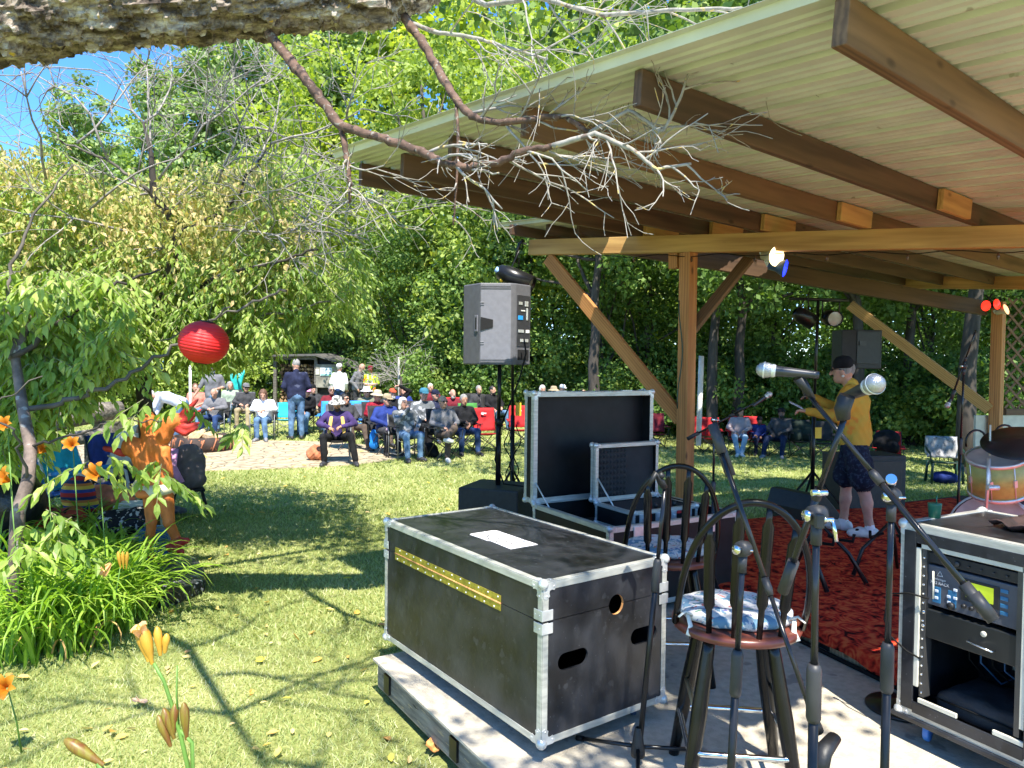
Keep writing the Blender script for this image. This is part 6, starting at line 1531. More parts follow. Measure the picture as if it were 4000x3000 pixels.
T = thing('day_lily_bloom', 'withered pale orange day lily bloom with yellow buds above the dark base slab', 'day lily', (P(470, 2200, 4.6).x, 4.6, 0), 0, 'day lily blooms'); zc = P(470, 2200, 4.6).z
lily_flower(T, Vector((-0.06, 0, zc-0.0)), (-0.6, -0.5, -0.7), 0.09, 0.5, m=leafmat('petal_withered', [(0.8, 0.45, 0.2), (0.85, 0.55, 0.3)], 0.3))
for k in range(3): bud(T, Vector((0.0+0.02*k, 0, zc-0.02)), (0.1*k-0.1, -0.1, 1), 0.1, budy, 0.014)
MB().tube([(-0.1, 0.05, 0), (-0.05, 0.03, zc*0.6), (0, 0, zc-0.02)], [0.005, 0.004, 0.003], 6).build('stem', stemm, T)
# foreground stalk with buds
D0 = 1.25
def fg(u, v, d=D0): return P(u, v, d)
T = thing('day_lily_stalk', 'day lily stalk with wilted orange flower at top and brown buds, in the foreground', 'day lily', fg(720, 3400), 0); o0 = Vector(T.location)
st1 = [fg(740, 3500)-o0, fg(735, 3000)-o0, fg(705, 2870)-o0, fg(670, 2750)-o0, fg(640, 2660)-o0, fg(600, 2590)-o0]
MB().tube(st1, [0.0045, 0.004, 0.0038, 0.0035, 0.003, 0.0028], 8).build('stem', stemm, T)
MB().tube([fg(765, 3400)-o0, fg(750, 2900)-o0, fg(700, 2850)-o0], [0.004, 0.0035, 0.003], 8).build('side_stem', stemm, T)
MB().tube([fg(700, 2860)-o0, fg(690, 2720)-o0, fg(692, 2600)-o0], [0.003, 0.003, 0.002], 6, flat=0.5).build('bract', stemm, T)
for (u, v, ax, L, m_, w_) in ((590, 2575, (-.25, 0, 1), .06, budy, .013), (575, 2565, (-.35, .1, 1), .058, budy, .012), (625, 2545, (-.12, 0, 1), .045, budy, .009), (645, 2540, (0.1, 0, 1), .03, budy, .008),
                              (675, 2870, (-.35, 0, 1), .05, budm, .010), (660, 2900, (-.4, 0, 1), .052, budm, .010), (680, 2850, (.03, 0, 1), .046, budm, .0095), (728, 2870, (-.08, 0, 1), .058, budm, .010)):
    bud(T, fg(u, v)-o0, ax, L, m_, w_)
lily_flower(T, fg(570, 2500)-o0, (-0.4, -0.2, 1), 0.03, 0.5, 'wilted_flower', leafmat('petal_withered', [(0.8, 0.45, 0.2), (0.85, 0.55, 0.3)], 0.3))
T = thing('day_lily_stalk', 'single large brown and yellow day lily bud rising from the bottom edge', 'day lily', fg(420, 3300, 1.0), 0); o0 = Vector(T.location)
MB().tube([Vector((0, 0, 0)), fg(400, 3020, 1.0)-o0, fg(385, 2975, 1.0)-o0], [0.004, 0.0038, 0.004], 8).build('stem', stemm, T)
bud(T, fg(385, 2975, 1.0)-o0, (-0.95, 0.0, 0.62), 0.058, budm, .0105)

# ---------------------------------------------------------------- grass blades on the lawn
GR = leafmat('grass_blade', [(0.16, 0.21, 0.065), (0.28, 0.345, 0.11), (0.42, 0.47, 0.19), (0.60, 0.58, 0.36)], 0.3, 0.5)
r = np.random.default_rng(9)
V = []; 
def scatter(n, y0, y1, h, wd):
    y = r.uniform(y0, y1, n); u = r.uniform(-250, 4250, n); x = (u-2000)/FPX*y
    keep = np.ones(n, bool)
    ox = x-c0.x; oy = y-c0.y; s1 = ox*da.x+oy*da.y; s2 = ox*db.x+oy*db.y
    keep &= ~((s2 > -0.02) & (s1 > -0.02))
    keep &= ~((s2 > 1.4) & (s1 > -1.35))
    keep &= ((x-PAT.x)/PRX)**2+((y-PAT.y)/PRY)**2 > 0.97
    x = x[keep]; y = y[keep]; n = len(x)
    z = np.array([ground_z(a, b) for a, b in zip(x, y)]) if y1 > 9 else np.zeros(n)
    a = r.uniform(0, 2*PI, n); ln = r.normal(0, 0.7, (n, 2)); hh = h*r.uniform(0.5, 1.3, n); ww = wd*r.uniform(0.7, 1.3, n)
    B = np.stack((x, y, z-0.004), 1); S = np.stack((np.cos(a)*ww, np.sin(a)*ww, 0*a), 1)
    tip = B+np.stack((ln[:, 0]*hh, ln[:, 1]*hh, hh), 1)
    patch = 0.5+0.22*np.sin(x*1.9+1.3*np.sin(y*1.1))*np.sin(y*1.7+np.sin(x*2.3))
    t = np.clip(patch+r.normal(0, 0.22, n), 0, 1)
    return np.stack((B-S, B+S, tip), 1).reshape(-1, 3), np.repeat(t, 3)
GV = []; GT_ = []
for args in ((90000, 2.6, 5.0, 0.030, 0.0035), (110000, 4.8, 9.0, 0.034, 0.006), (90000, 8.5, 17.0, 0.045, 0.011), (50000, 16, 30, 0.06, 0.022)):
    a, b = scatter(*args); GV.append(a); GT_.append(b)
GV = np.concatenate(GV); GT_ = np.concatenate(GT_)
go = bpy.data.objects.new('grass', arrmesh('grass', GV, np.arange(len(GV)).reshape(-1, 3), [GR], tint=GT_)); link(go); tag(go, 'short mown green grass blades over the whole lawn', 'grass', kind='stuff')
# fallen leaves
fm = leafmat('fallen_leaf', [(0.55, 0.3, 0.12), (0.7, 0.45, 0.1), (0.75, 0.55, 0.3), (0.75, 0.62, 0.1)], 0.2)
n = 420; y = 2.9+14*r.random(n)**1.3; u = r.uniform(0, 2900, n); x = (u-2000)/FPX*y
k = []
for a, b in zip(x, y):
    s1 = (a-c0.x)*da.x+(b-c0.y)*da.y; s2 = (a-c0.x)*db.x+(b-c0.y)*db.y
    k.append(not (s2 > -0.03 and s1 > -0.03) and not (s2 > 1.4 and s1 > -1.4))
x = x[k]; y = y[k]; n = len(x)
C = np.stack((x, y, np.array([ground_z(a, b) for a, b in zip(x, y)])+0.018), 1); D = r.normal(0, 1, (n, 3)); D[:, 2] *= 0.15; N = r.normal(0, .35, (n, 3))+np.array([0, 0, 1])
V, F = leaves(C, N, D, r.uniform(0.025, 0.07, n)*(1+0.05*y), 0.55, 0.25, -0.1)
fo = bpy.data.objects.new('fallen_leaves', arrmesh('fallen_leaves', V, F, [fm], tint=np.repeat(r.random(n), 7))); link(fo); tag(fo, 'small yellow and tan leaves scattered on the lawn', 'leaves', kind='stuff')
def big_leaf(label, p, s, rz, m, cup=0.25):
    pts = []; n = 40
    for k in range(n):
        a = 2*PI*k/n; rad = s*(0.62+0.25*abs(math.cos(2.5*a))+0.1*math.cos(7*a)); pts.append((rad*math.cos(a), rad*math.sin(a)))
    mb = MB(); c = (0, 0, 0.004); vs = [c]
    for t in (0.5, 1.0):
        for q in pts: vs.append((q[0]*t, q[1]*t, 0.004+cup*s*t*t*(0.6+0.4*math.sin(q[0]*80))+0.006*math.sin(q[1]*60)))
    fs = [(0, 1+k, 1+(k+1) % n) for k in range(n)]+[(1+k, 1+n+k, 1+n+(k+1) % n, 1+(k+1) % n) for k in range(n)]
    mb.add(vs, fs, 0, True); mb.tube([(s*0.6, 0, 0.01), (s*1.3, 0.01, 0.02)], 0.0015, 5)
    o = mb.build('fallen_leaf', m, None, loc=p, rot=(0.15, 0.1, rz)); tag(o, label, 'leaf'); return o
ol = mat('orange_leaf', (0.55, 0.24, 0.07), 0.7, 0, 0.4, 40, bump=0.4)
big_leaf('large curled orange leaf on the grass against the platform edge', G(1690, 2925, 0.03), 0.05, 1.0, ol, 0.5)
big_leaf('large pale tan leaf lying alone on the near lawn', G(545, 2745, 0.03), 0.05, 2.2, mat('tan_leaf', (0.62, 0.42, 0.28), 0.7, 0, 0.2, 30))
big_leaf('bright yellow leaf lying on the lawn between the lilies and the platform', G(1015, 2578, 0.03), 0.028, 0.3, mat('yellow_leaf', (0.8, 0.6, 0.05), 0.6), 0.1)
# ================================================================ people
SKN = mat('skin', (0.50, 0.27, 0.19), 0.55, 0, 0.08, 20); SKD = mat('skin_brown', (0.22, 0.11, 0.07), 0.55, 0, 0.08, 20); SKT = mat('skin_tan', (0.42, 0.21, 0.13), 0.55, 0, 0.1, 20)
LIP = mat('lips', (0.35, 0.12, 0.10), 0.5); EYE_M = mat('eye_dark', (0.03, 0.02, 0.02), 0.3)
def cloth(name, c, var=0.2, **k): return mat('cloth_'+name, c, 0.9, 0, var, k.pop('scale', 7), bump=0.5, bscale=16, spec=0.15, **k)
denim = cloth('denim', (0.10, 0.18, 0.30), 0.4); denimd = cloth('dark_denim', (0.025, 0.05, 0.13), 0.4); navy = cloth('navy', (0.018, 0.022, 0.05), 0.4, spots=[((0.07, 0.08, 0.13), 5, 0.6)])
blackc = cloth('black', (0.014, 0.014, 0.016), 0.4); charc = cloth('charcoal', (0.05, 0.05, 0.055), 0.3); greyc = cloth('grey', (0.16, 0.16, 0.175), 0.2); whitec = cloth('white', (0.72, 0.72, 0.74), 0.06)
khaki = cloth('khaki', (0.36, 0.29, 0.19)); brownc = cloth('brown', (0.10, 0.075, 0.06)); purple = cloth('purple', (0.055, 0.035, 0.12), 0.3); plaid = cloth('red_plaid', (0.25, 0.015, 0.03), 0.5, scale=22)
tied = cloth('grey_dappled', (0.12, 0.13, 0.14), 0.2, spots=[((0.42, 0.43, 0.46), 8, 0.56)]); bluec = cloth('blue', (0.025, 0.045, 0.20)); lblue = cloth('light_blue', (0.25, 0.42, 0.62)); maroon = cloth('maroon', (0.16, 0.02, 0.03)); pinkg = cloth('dusty_pink', (0.32, 0.26, 0.27), 0.12)
yel = cloth('yellow_tie_dye', (0.60, 0.30, 0.04), 0.2, scale=6, col2=(0.50, 0.35, 0.06), spots=[((0.62, 0.24, 0.04), 5, 0.57), ((0.45, 0.12, 0.04), 3, 0.70)])
hivis = cloth('hi_vis', (0.55, 0.75, 0.02), 0.1, spots=[((0.85, 0.2, 0.02), 6, 0.58)]); camo = cloth('camo_print', (0.55, 0.54, 0.52), 0.1, spots=[((0.12, 0.12, 0.12), 16, 0.53)]); shortsm = cloth('patterned_navy', (0.014, 0.018, 0.035), 0.3, spots=[((0.03, 0.045, 0.075), 34, 0.55)])
shoed = mat('shoe_dark', (0.03, 0.03, 0.035), 0.6, 0, 0.3, 20); shoew = mat('shoe_white', (0.62, 0.62, 0.6), 0.6, 0, 0.1, 20); shoeg = mat('shoe_grey', (0.2, 0.2, 0.22), 0.7, 0, 0.3, 20)
hairw = mat('hair_white', (0.5, 0.49, 0.47), 0.8, 0, 0.2, 40, stretch=(1, 1, .3)); hairg = mat('hair_grey', (0.24, 0.23, 0.22), 0.8, 0, 0.3, 40, stretch=(1, 1, .3)); hairb = mat('hair_brown', (0.12, 0.06, 0.035), 0.7, 0, 0.3, 40, stretch=(1, 1, .3)); hairk = mat('hair_black', (0.012, 0.01, 0.01), 0.6, 0, 0.3, 40); hairy = mat('hair_fair', (0.40, 0.30, 0.17), 0.8, 0, 0.2, 40)
def V3(*a): return np.array(a, float)
def person(label, loc, rz, pose='sit', s=1.0, skin=None, top=greyc, pants=denim, shoes=shoed, hair=('short', hairg), hat=None, beard=None, glasses=False, J=None, look=(0, 0), sleeves='long', legs='long', group='people in the audience', res=0.0135, scarf=None, vest=None, bulk=1.0):
    skin = skin or SKN
    T = thing('person', label, 'person', loc, math.radians(rz), group, s)
    if pose == 'sit':
        j = dict(pel=V3(0, 0.02, 0.50), nk=V3(0, 0.05, 0.995), hd=V3(0, 0.02, 1.13), eR=V3(-.27, -.02, .72), eL=V3(.27, -.02, .72), wR=V3(-.1, -.25, .62), wL=V3(.1, -.25, .62), kR=V3(-.13, -.43, .50), kL=V3(.13, -.43, .50), aR=V3(-.13, -.45, .09), aL=V3(.13, -.45, .09))
    else:
        j = dict(pel=V3(0, 0.0, 0.93), nk=V3(0, 0.0, 1.47), hd=V3(0, -.02, 1.625), eR=V3(-.26, .03, 1.14), eL=V3(.26, .03, 1.14), wR=V3(-.2, -.14, .93), wL=V3(.2, -.14, .93), kR=V3(-.1, -.02, .50), kL=V3(.1, -.02, .50), aR=V3(-.11, .02, .09), aL=V3(.11, .02, .09))
    for k, v in (J or {}).items(): j[k] = V3(*v)
    rj = np.random.default_rng(sum(map(ord, label)))
    if pose == 'sit':
        sl = V3(rj.normal(0, .035), -abs(rj.normal(0, .045)), -abs(rj.normal(0, .015)))
        if 'nk' not in (J or {}): j['nk'] = j['nk']+sl; j['hd'] = j['hd']+sl*1.5
        for k in ('wR', 'wL'):
            if k not in (J or {}): j[k] = j[k]+V3(rj.normal(0, .05), rj.normal(0, .05), rj.normal(.01, .02))
        for k in 'RL':
            if 'k'+k not in (J or {}) and 'a'+k not in (J or {}): q = V3(rj.normal(0, .045), rj.normal(0, .03), 0); j['k'+k] = j['k'+k]+q; j['a'+k] = j['a'+k]+q*1.3+V3(0, rj.normal(-.02, .06), 0)
    pel, nk, hd = j['pel'], j['nk'], j['hd']; up = nk-pel; up /= np.linalg.norm(up)
    X = j.get('sh', V3(1, 0, 0)); X = X/np.linalg.norm(X)
    ch = pel+(nk-pel)*0.68; sR = nk-up*0.075-X*0.185; sL = nk-up*0.075+X*0.185
    b = SDF()
    for sg in (-1, 1):
        o = X*sg
        b.cone(pel+o*.075+up*.03, ch+o*.085, .122*bulk, .114*bulk, 1, .06); b.cone(ch+o*.08, nk-up*.1+o*.1, .112*bulk, .078*(bulk**.5), 1, .06)
    b.cone(nk-up*.09-X*.15, nk-up*.09+X*.15, .068, .068, 1, .05)
    b.cone(nk-up*.05, nk+up*.0, .07, .062, 1, .03)
    b.ell(pel+V3(0, .01, -.02), (.165, .13, .10), 2, .05)
    b.cone(nk-up*.03, hd-V3(0, -.01, .05), .052, .05, 0, .02)
    yaw, pit = look if look != (0, 0) else (((len(label)*37) % 41)-8, ((len(label)*13) % 15)-4)
    R = np.array(Matrix.Rotation(math.radians(yaw), 3, 'Z') @ Matrix.Rotation(math.radians(pit), 3, 'X'))
    h_ = lambda x, y, z: hd+R @ V3(x, y, z)
    b.ell(hd, (.074, .094, .112), 0, .01, R); b.ell(h_(0, -.045, -.075), (.045, .045, .04), 0, .03, R)
    b.cone(h_(0, -.085, .015), h_(0, -.108, -.022), .011, .016, 0, .012)
    for sg in (-1, 1):
        b.ell(h_(sg*.076, .005, -.005), (.012, .02, .03), 0, .008, R); b.ell(h_(sg*.029, -.086, .018), (.013, .01, .008), 5, .002, R)
    b.ell(h_(0, -.092, -.052), (.024, .009, .007), 6, .003, R)
    if beard: b.ell(h_(0, -.055, -.085), (.052, .045, .05), 7, .02, R); b.ell(h_(0, -.09, -.04), (.032, .012, .008), 7, .01, R)
    for sd, sh, sg in (('R', sR, -1), ('L', sL, 1)):
        e, w_ = j['e'+sd], j['w'+sd]
        b.cone(sh, e, .066*bulk, .056*bulk, 1, .035)
        fl_ = 0 if sleeves == 'short' else 1
        b.cone(e, w_, .038 if not fl_ else .054*bulk, .028 if not fl_ else .041, fl_, .02)
        d = j.get('h'+sd, None); d = (w_-e) if d is None else d; d = d/np.linalg.norm(d); sdv = np.cross(d, V3(0, 0, 1)); n_ = np.linalg.norm(sdv); sdv = sdv/n_ if n_ > .1 else V3(1, 0, 0); dn = np.cross(sdv, d)
        if dn[2] > 0: dn = -dn
        b.cone(w_-d*.01, w_+d*.03, .026, .028, 0, .01)
        b.cone(w_+d*.03-sdv*.018, w_+d*.075-sdv*.024, .017, .015, 0, .012); b.cone(w_+d*.03+sdv*.018, w_+d*.075+sdv*.024, .017, .015, 0, .012)
        for q, ln in ((-1.5, .055), (-.5, .066), (.5, .062), (1.5, .048)):
            k0 = w_+d*.078+sdv*q*.0195; k1 = k0+(d*.85+dn*.4)*ln*.55; k2 = k1+(d*.35+dn*.9)*ln*.55
            b.chain([k0, k1, k2], [.0105, .0095, .0085], 0, .003)
        t0 = w_+d*.03-sg*sdv*.03*(1 if sdv[0]*sg > 0 else -1); t1 = t0+(d*.7-sg*sdv*.6*(1 if sdv[0]*sg > 0 else -1)+dn*.2)*.035; b.chain([t0, t1, t1+(d*.9+dn*.4)*.028], [.013, .011, .009], 0, .006)
        kn, an = j['k'+sd], j['a'+sd]; hp = pel+X*sg*.088+V3(0, 0, -.02)
        b.cone(hp, kn, .092, .068, 2, .035)
        if legs == 'long':
            b.cone(kn, an+V3(0, 0, .03), .068, .055, 2, .03)
        else:
            if pose != 'sit': b.cone(hp+V3(0, 0, -.02), kn+V3(0, 0, .05), .118, .118, 2, .03)
            b.cone(kn, kn*.55+an*.45+V3(0, .012, 0), .052, .052, 0, .02); b.cone(kn*.55+an*.45+V3(0, .012, 0), an, .052, .036, 0, .02)
        ft = j.get('f'+sd, V3(sg*.25, -1, 0)); ft = ft/np.linalg.norm(ft)
        hl = an+V3(0, 0, -.045)-ft*.045; b.cone(hl, hl+ft*.12, .043, .045, 3, .02); b.cone(hl+ft*.12, hl+ft*.21+V3(0, 0, -.008), .045, .036, 3, .02); b.cone(an-V3(0, 0, .045), an+V3(0, 0, .01), .045, .04, 3 if legs == 'long' else 4, .01)
    ms = [skin, top, pants, shoes, whitec, EYE_M, LIP, beard or skin]
    body = b.build('body', res, ms, T, noise=0.0034 if bulk == 1 else .006, nscale=21)
    if hair and hair[0] != 'bald':
        q = SDF(); st, hm = hair
        if st == 'short': q.ell(h_(0, .018, .028), (.083, .095, .1), 0, .01, R); 
        if st == 'fringe': q.ell(h_(0, .05, -.005), (.083, .062, .06), 0, .01, R)
        if st in ('bob', 'long'):
            q.ell(h_(0, .018, .03), (.09, .1, .1), 0, .02, R)
            for sg in (-1, 1): q.cone(h_(sg*.07, .01, .0), h_(sg*.075, .01, -.10 if st == 'bob' else -.17), .034, .028, 0, .03)
            q.cone(h_(0, .07, 0), h_(0, .075, -.1 if st == 'bob' else -.2), .05, .045, 0, .03)
        me_o = q.build('hair', .012, hm, T, noise=.003, nscale=45)
        # keep the face free: cut away what lies in front of the face
        me = me_o.data; bm = bmesh.new(); bm.from_mesh(me); Ri = R.T
        kill = [v for v in bm.verts if (lambda p: p[1] < -.052 and p[2] < .055 or (p[1] < -.03 and p[2] < -.0 and abs(p[0]) < .066))(Ri @ (np.array(v.co)-hd))]
        bmesh.ops.delete(bm, geom=kill, context='VERTS'); bm.to_mesh(me); bm.free()
    MR = Matrix(R.tolist()).to_4x4(); MR.translation = Vector(hd)
    if hat:
        kind, hm = hat; mb = MB()
        if kind == 'brim':
            mb.lathe([(.16, .035), (.165, .03), (.12, .055), (.095, .06), (.093, .09), (.08, .135), (.05, .15), (0, .152)], n=24); mb.lathe([(.095, .06), (.12, .05), (.16, .035)], n=24)
        elif kind == 'cap':
            mb.lathe([(.092, .04), (.094, .06), (.085, .105), (.055, .135), (0, .142)], (0, .008, 0), n=24)
            g = []
            for a in np.linspace(-1.0, 1.0, 9): g.append([Vector((math.sin(a)*.085, -.04-math.cos(a)*.05, .052)), Vector((math.sin(a)*.082, -.05-math.cos(a)*.11, .040))])
            mb.sheet(g)
        else: mb.lathe([(.09, .03), (.096, .05), (.09, .1), (.06, .14), (0, .155)], (0, .01, 0), n=24)
        o = mb.build('hat', hm, T, solid=.006); o.matrix_local = MR
    if glasses:
        mb = MB()
        for sg in (-1, 1):
            mb.lathe([(0, 0), (.024, 0), (.024, .005), (0, .006)], (sg*.03, -.097, .016), Matrix.Rotation(PI/2, 3, 'X'), 14)
            mb.tube([(sg*.052, -.095, .02), (sg*.078, -.03, .02), (sg*.08, .02, .01)], .0035, 5)
        mb.tube([(-.01, -.1, .018), (.01, -.1, .018)], .003, 5)
        o = mb.build('glasses', mat('dark_glass', (.015, .015, .018), .15), T); o.matrix_local = MR
    if scarf:
        for sg in (-1, 1):
            MB().tube([tuple(nk+X*sg*.08+V3(0, .02, 0)), tuple(nk+X*sg*.1+V3(0, -.1, -.12)), tuple(nk+X*sg*.13+V3(0, -.14, -.32)), tuple(nk+X*sg*.14+V3(0, -.2, -.45))], [.03, .035, .035, .025], 8, flat=.5).build('scarf_end', scarf, T)
    if vest:
        for sg in (-1, 1):
            MB().box(tuple(ch+X*sg*.075+V3(0, -.118, -.03)), (.05, .012, .4)).build('reflective_strip', mat('reflective', (.6, .6, .55), .4), T)
        MB().box(tuple(pel+V3(0, -.125, .2)), (.36, .012, .05)).build('reflective_strip', mat('reflective', (.6, .6, .55), .4), T)
    return T
# ---------------------------------------------------------------- chairs
tubeg = mat('frame_grey', (0.16, 0.17, 0.18), 0.4, 0.4); tubek = mat('frame_black', (0.02, 0.02, 0.022), 0.45)
def fab(n, c, **k): return mat('fabric_'+n, c, 0.85, 0, 0.2, 9, bump=0.3, bscale=60, **k)
def patch(g0, g1, g2, g3, sag, n=6):
    g0, g1, g2, g3 = map(Vector, (g0, g1, g2, g3)); G_ = []
    for i in range(n+1):
        a = g0.lerp(g1, i/n); b = g3.lerp(g2, i/n); G_.append([a.lerp(b, j/n)+Vector(sag)*math.sin(PI*i/n)*math.sin(PI*j/n) for j in range(n+1)])
    return G_
def chair(label, loc, rz, kind='quad', m=None, m2=None, group='chairs on the lawn', s=1.0, name=None, logo=None):
    T = thing(name or ('folding_chair' if kind != 'garden' else 'garden_chair'), label, 'chair', loc, math.radians(rz), group, s)
    m = m or fab('black', (.02, .02, .022)); fm_ = tubek if kind == 'quad' else tubeg
    if kind in ('quad', 'director', 'fold'):
        bh = .98 if kind == 'quad' else .86
        MB().sheet(patch((-.24, -.22, .43), (.24, -.22, .43), (.24, .22, .40), (-.24, .22, .40), (0, 0, -.04))).build('seat', m, T, solid=.012)
        bk = MB().sheet(patch((-.26, .22, .46), (.26, .22, .46), (.25, .33, bh), (-.25, .33, bh), (0, .05, 0))).build('backrest', m, T, solid=.014)
        if m2:
            MB().sheet(patch((-.15, .232, .52), (.15, .232, .52), (.14, .31, bh-.08), (-.14, .31, bh-.08), (0, .02, 0))).build('back_panel', m2, T, solid=.006)
        if logo: 
            lg = MB().lathe([(0.0, 0), (.035, 0), (.035, .004)], (-.03, .285, bh-.12), Matrix.Rotation(PI/2, 3, 'X'), 10).box((.03, .28, bh-.125), (.06, .004, .03)); lg.build('white_mark', white, T)
    if kind == 'quad':
        for sg in (-1, 1):
            MB().tube([(sg*.27, -.26, .01), (-sg*.27, .25, .01+.44)], .010, 6).build('leg', fm_, T)
            MB().tube([(sg*.27, .27, .01), (sg*.25, -.24, .44)], .010, 6).build('leg', fm_, T)
            MB().tube([(sg*.26, .22, .4), (sg*.26, .34, bh)], .010, 6).build('back_tube', fm_, T)
            MB().tube([(sg*.27, -.24, .4), (sg*.29, -.25, .63)], .009, 6).build('arm_post', fm_, T)
            MB().sheet([[Vector((sg*.25, -.28, .64)), Vector((sg*.34, -.28, .64))], [Vector((sg*.25, 0, .615)), Vector((sg*.34, 0, .615))], [Vector((sg*.25, .26, .66)), Vector((sg*.33, .26, .66))]]).build('arm_rest', m, T, solid=.015)
        MB().tube([(-.27, -.26, .02), (.25, -.24, .44)], .009, 6).tube([(.27, -.262, .02), (-.25, -.242, .44)], .009, 6).build('cross_brace', fm_, T)
    elif kind == 'director':
        for sg in (-1, 1):
            for y in (-.23, .23): MB().tube([(sg*.28, y, 0), (sg*.28, y, .63)], .012, 6).build('leg', fm_, T)
            MB().tube([(sg*.28, .22, .45), (sg*.27, .33, .88)], .012, 6).build('back_tube', fm_, T)
            MB().box((sg*.28, 0, .645), (.05, .5, .022)).build('arm_rest', m, T, bevel=.005)
            MB().tube([(sg*.28, -.23, .12), (sg*.28, .23, .12)], .009, 6).build('side_rail', fm_, T)
        MB().tube([(-.28, -.23, .4), (.28, -.23, .12)], .009, 6).tube([(.28, -.235, .4), (-.28, -.235, .12)], .009, 6).build('cross_brace', fm_, T)
    elif kind == 'fold':
        for sg in (-1, 1):
            MB().tube([(sg*.24, -.25, .0), (sg*.24, .22, .5), (sg*.24, .33, .86)], .012, 6).build('leg', fm_, T)
            MB().tube([(sg*.22, .28, .0), (sg*.22, -.22, .42)], .012, 6).build('leg', fm_, T)
        MB().tube([(-.24, -.2, .05), (.24, -.2, .05)], .009, 6).build('rail', fm_, T); MB().tube([(-.22, .22, .08), (.22, .22, .08)], .009, 6).build('rail', fm_, T)
    else:
        for sx in (-1, 1):
            for y, yt in ((-.25, -.23), (.27, .2)): MB().tube([(sx*.27, y, 0), (sx*.25, yt, .42)], .036, 6, flat=.7).build('leg', m, T)
            MB().tube([(sx*.27, -.23, .4), (sx*.30, -.22, .6), (sx*.31, 0, .65), (sx*.28, .26, .68)], [.03, .032, .036, .03], 8, flat=.5).build('arm_rest', m, T)
        MB().sheet(patch((-.26, -.24, .43), (.26, -.24, .43), (.24, .2, .40), (-.24, .2, .40), (0, 0, -.02))).build('seat', m, T, solid=.02)
        for k in range(6): MB().tube([(-.2+.08*k, .21, .42), (-.2+.08*k, .3, .86-.02*abs(k-2.5))], .018, 6, flat=.4).build('back_slat', m, T)
        MB().tube([(-.24, .3, .83), (0, .31, .88), (.24, .3, .83)], .025, 8, flat=.6).build('top_rail', m, T)
    return T
def at(u, y, z=None):
    x = xu(u, y); return Vector((x, y, ground_z(x, y) if z is None else z))
blk = fab('black', (.02, .02, .022)); redf = fab('red', (.42, .012, .015)); bluf = fab('bright_blue', (.03, .25, .60)); grnf = fab('green', (.05, .22, .04)); cyan = fab('cyan', (.02, .50, .72)); gref = fab('grey', (.10, .10, .12)); whf = fab('white', (.6, .6, .62))
bpat = fab('blue_leaf_print', (.02, .13, .50), spots=[((.10, .35, .75), 12, .53)])
SEAT = []
def sitter(u, y, rz, label, chl, ck='quad', cm=None, cs=1.0, **k):
    p = at(u, y); s = k.get('s', 1.0)
    person(label, p, rz, 'sit', **k)
    chair(chl, p-Vector((0, 0, .0)), rz, ck, cm or blk, s=s*cs)
hold = dict(eR=(-.27, -.06, .74), eL=(.27, -.06, .74), wR=(-.08, -.27, .72), wL=(.07, -.28, .73), nk=(0, -.03, .985), hd=(0, -.12, 1.10))
sitter(842, 18.0, 4, 'seated person in grey jacket and dark jeans bent over a phone behind the fire pit', 'folding armchair under the person in grey jacket behind the fire pit', 'director', blk, top=greyc, pants=denimd, shoes=shoeg, hair=('fringe', hairw), J=hold, look=(0, 32))
sitter(1032, 17.6, 8, 'seated person in white sweater and light blue jeans looking down at a phone', 'folding armchair under the person in white sweater', 'director', blk, top=whitec, pants=denim, shoes=shoeg, hair=('bob', hairb), J={**hold, 'kR': (-.09, -.43, .5), 'kL': (.08, -.43, .5), 'aR': (-.08, -.45, .09), 'aL': (.12, -.45, .09)}, look=(5, 25))
sitter(955, 20.5, 15, 'seated person in grey cap and sunglasses behind the white sweater', 'dark camp chair of the person in grey cap', cm=gref, top=charc, pants=khaki, hat=('cap', greyc), glasses=True)
sitter(1222, 20.0, 30, 'seated person in dark jacket with khaki trousers and crossed legs', 'camp chair of the person in khaki trousers', top=charc, pants=khaki, shoes=shoew, hat=('beanie', blackc), J=dict(kR=(-.05, -.42, .62), kL=(.12, -.42, .5), aR=(.14, -.58, .42), aL=(.13, -.45, .09)))
sitter(1292, 19.3, 10, 'seated person in rust top and sunglasses in front of the wood shed', 'camp chair of the person in rust top', top=maroon, pants=denim, hair=('short', hairg), glasses=True)
sitter(1318, 13.7, 10, 'seated person in camouflage bucket hat, purple jacket and yellow scarf', 'black folding chair under the person in camouflage bucket hat', 'fold', blk, top=purple, pants=blackc, shoes=shoed, hair=('short', hairk), hat=('brim', camo), beard=hairk, skin=SKT, scarf=mat('scarf_yellow', (.7, .45, .12), .9), look=(0, 14), J=dict(kR=(-.22, -.42, .52), kL=(.26, -.40, .54), aR=(-.2, -.46, .09), aL=(.36, -.5, .09), eR=(-.33, -.04, .74), eL=(.33, -.04, .74), wR=(-.13, -.2, .68), wL=(.1, -.22, .7), nk=(0, .0, .98), hd=(0, -.05, 1.11)), res=.012)
sitter(1350, 15.9, 35, 'seated person with long dark hair and sunglasses behind the camouflage hat', 'camp chair of the long haired person behind the camouflage hat', top=charc, pants=brownc, hair=('long', hairk), glasses=True)
sitter(1475, 16.7, 30, 'seated person in straw sun hat, sunglasses and red plaid shirt', 'camp chair of the person in straw hat', top=plaid, pants=brownc, hair=('short', hairg), hat=('brim', mat('straw', (.5, .42, .28), .9)), glasses=True)
sitter(1505, 15.2, 30, 'laughing seated person in tan cap with royal blue shirt', 'camp chair of the laughing person in tan cap', top=bluec, pants=charc, hair=('short', hairg), hat=('cap', khaki), glasses=True, skin=SKN)
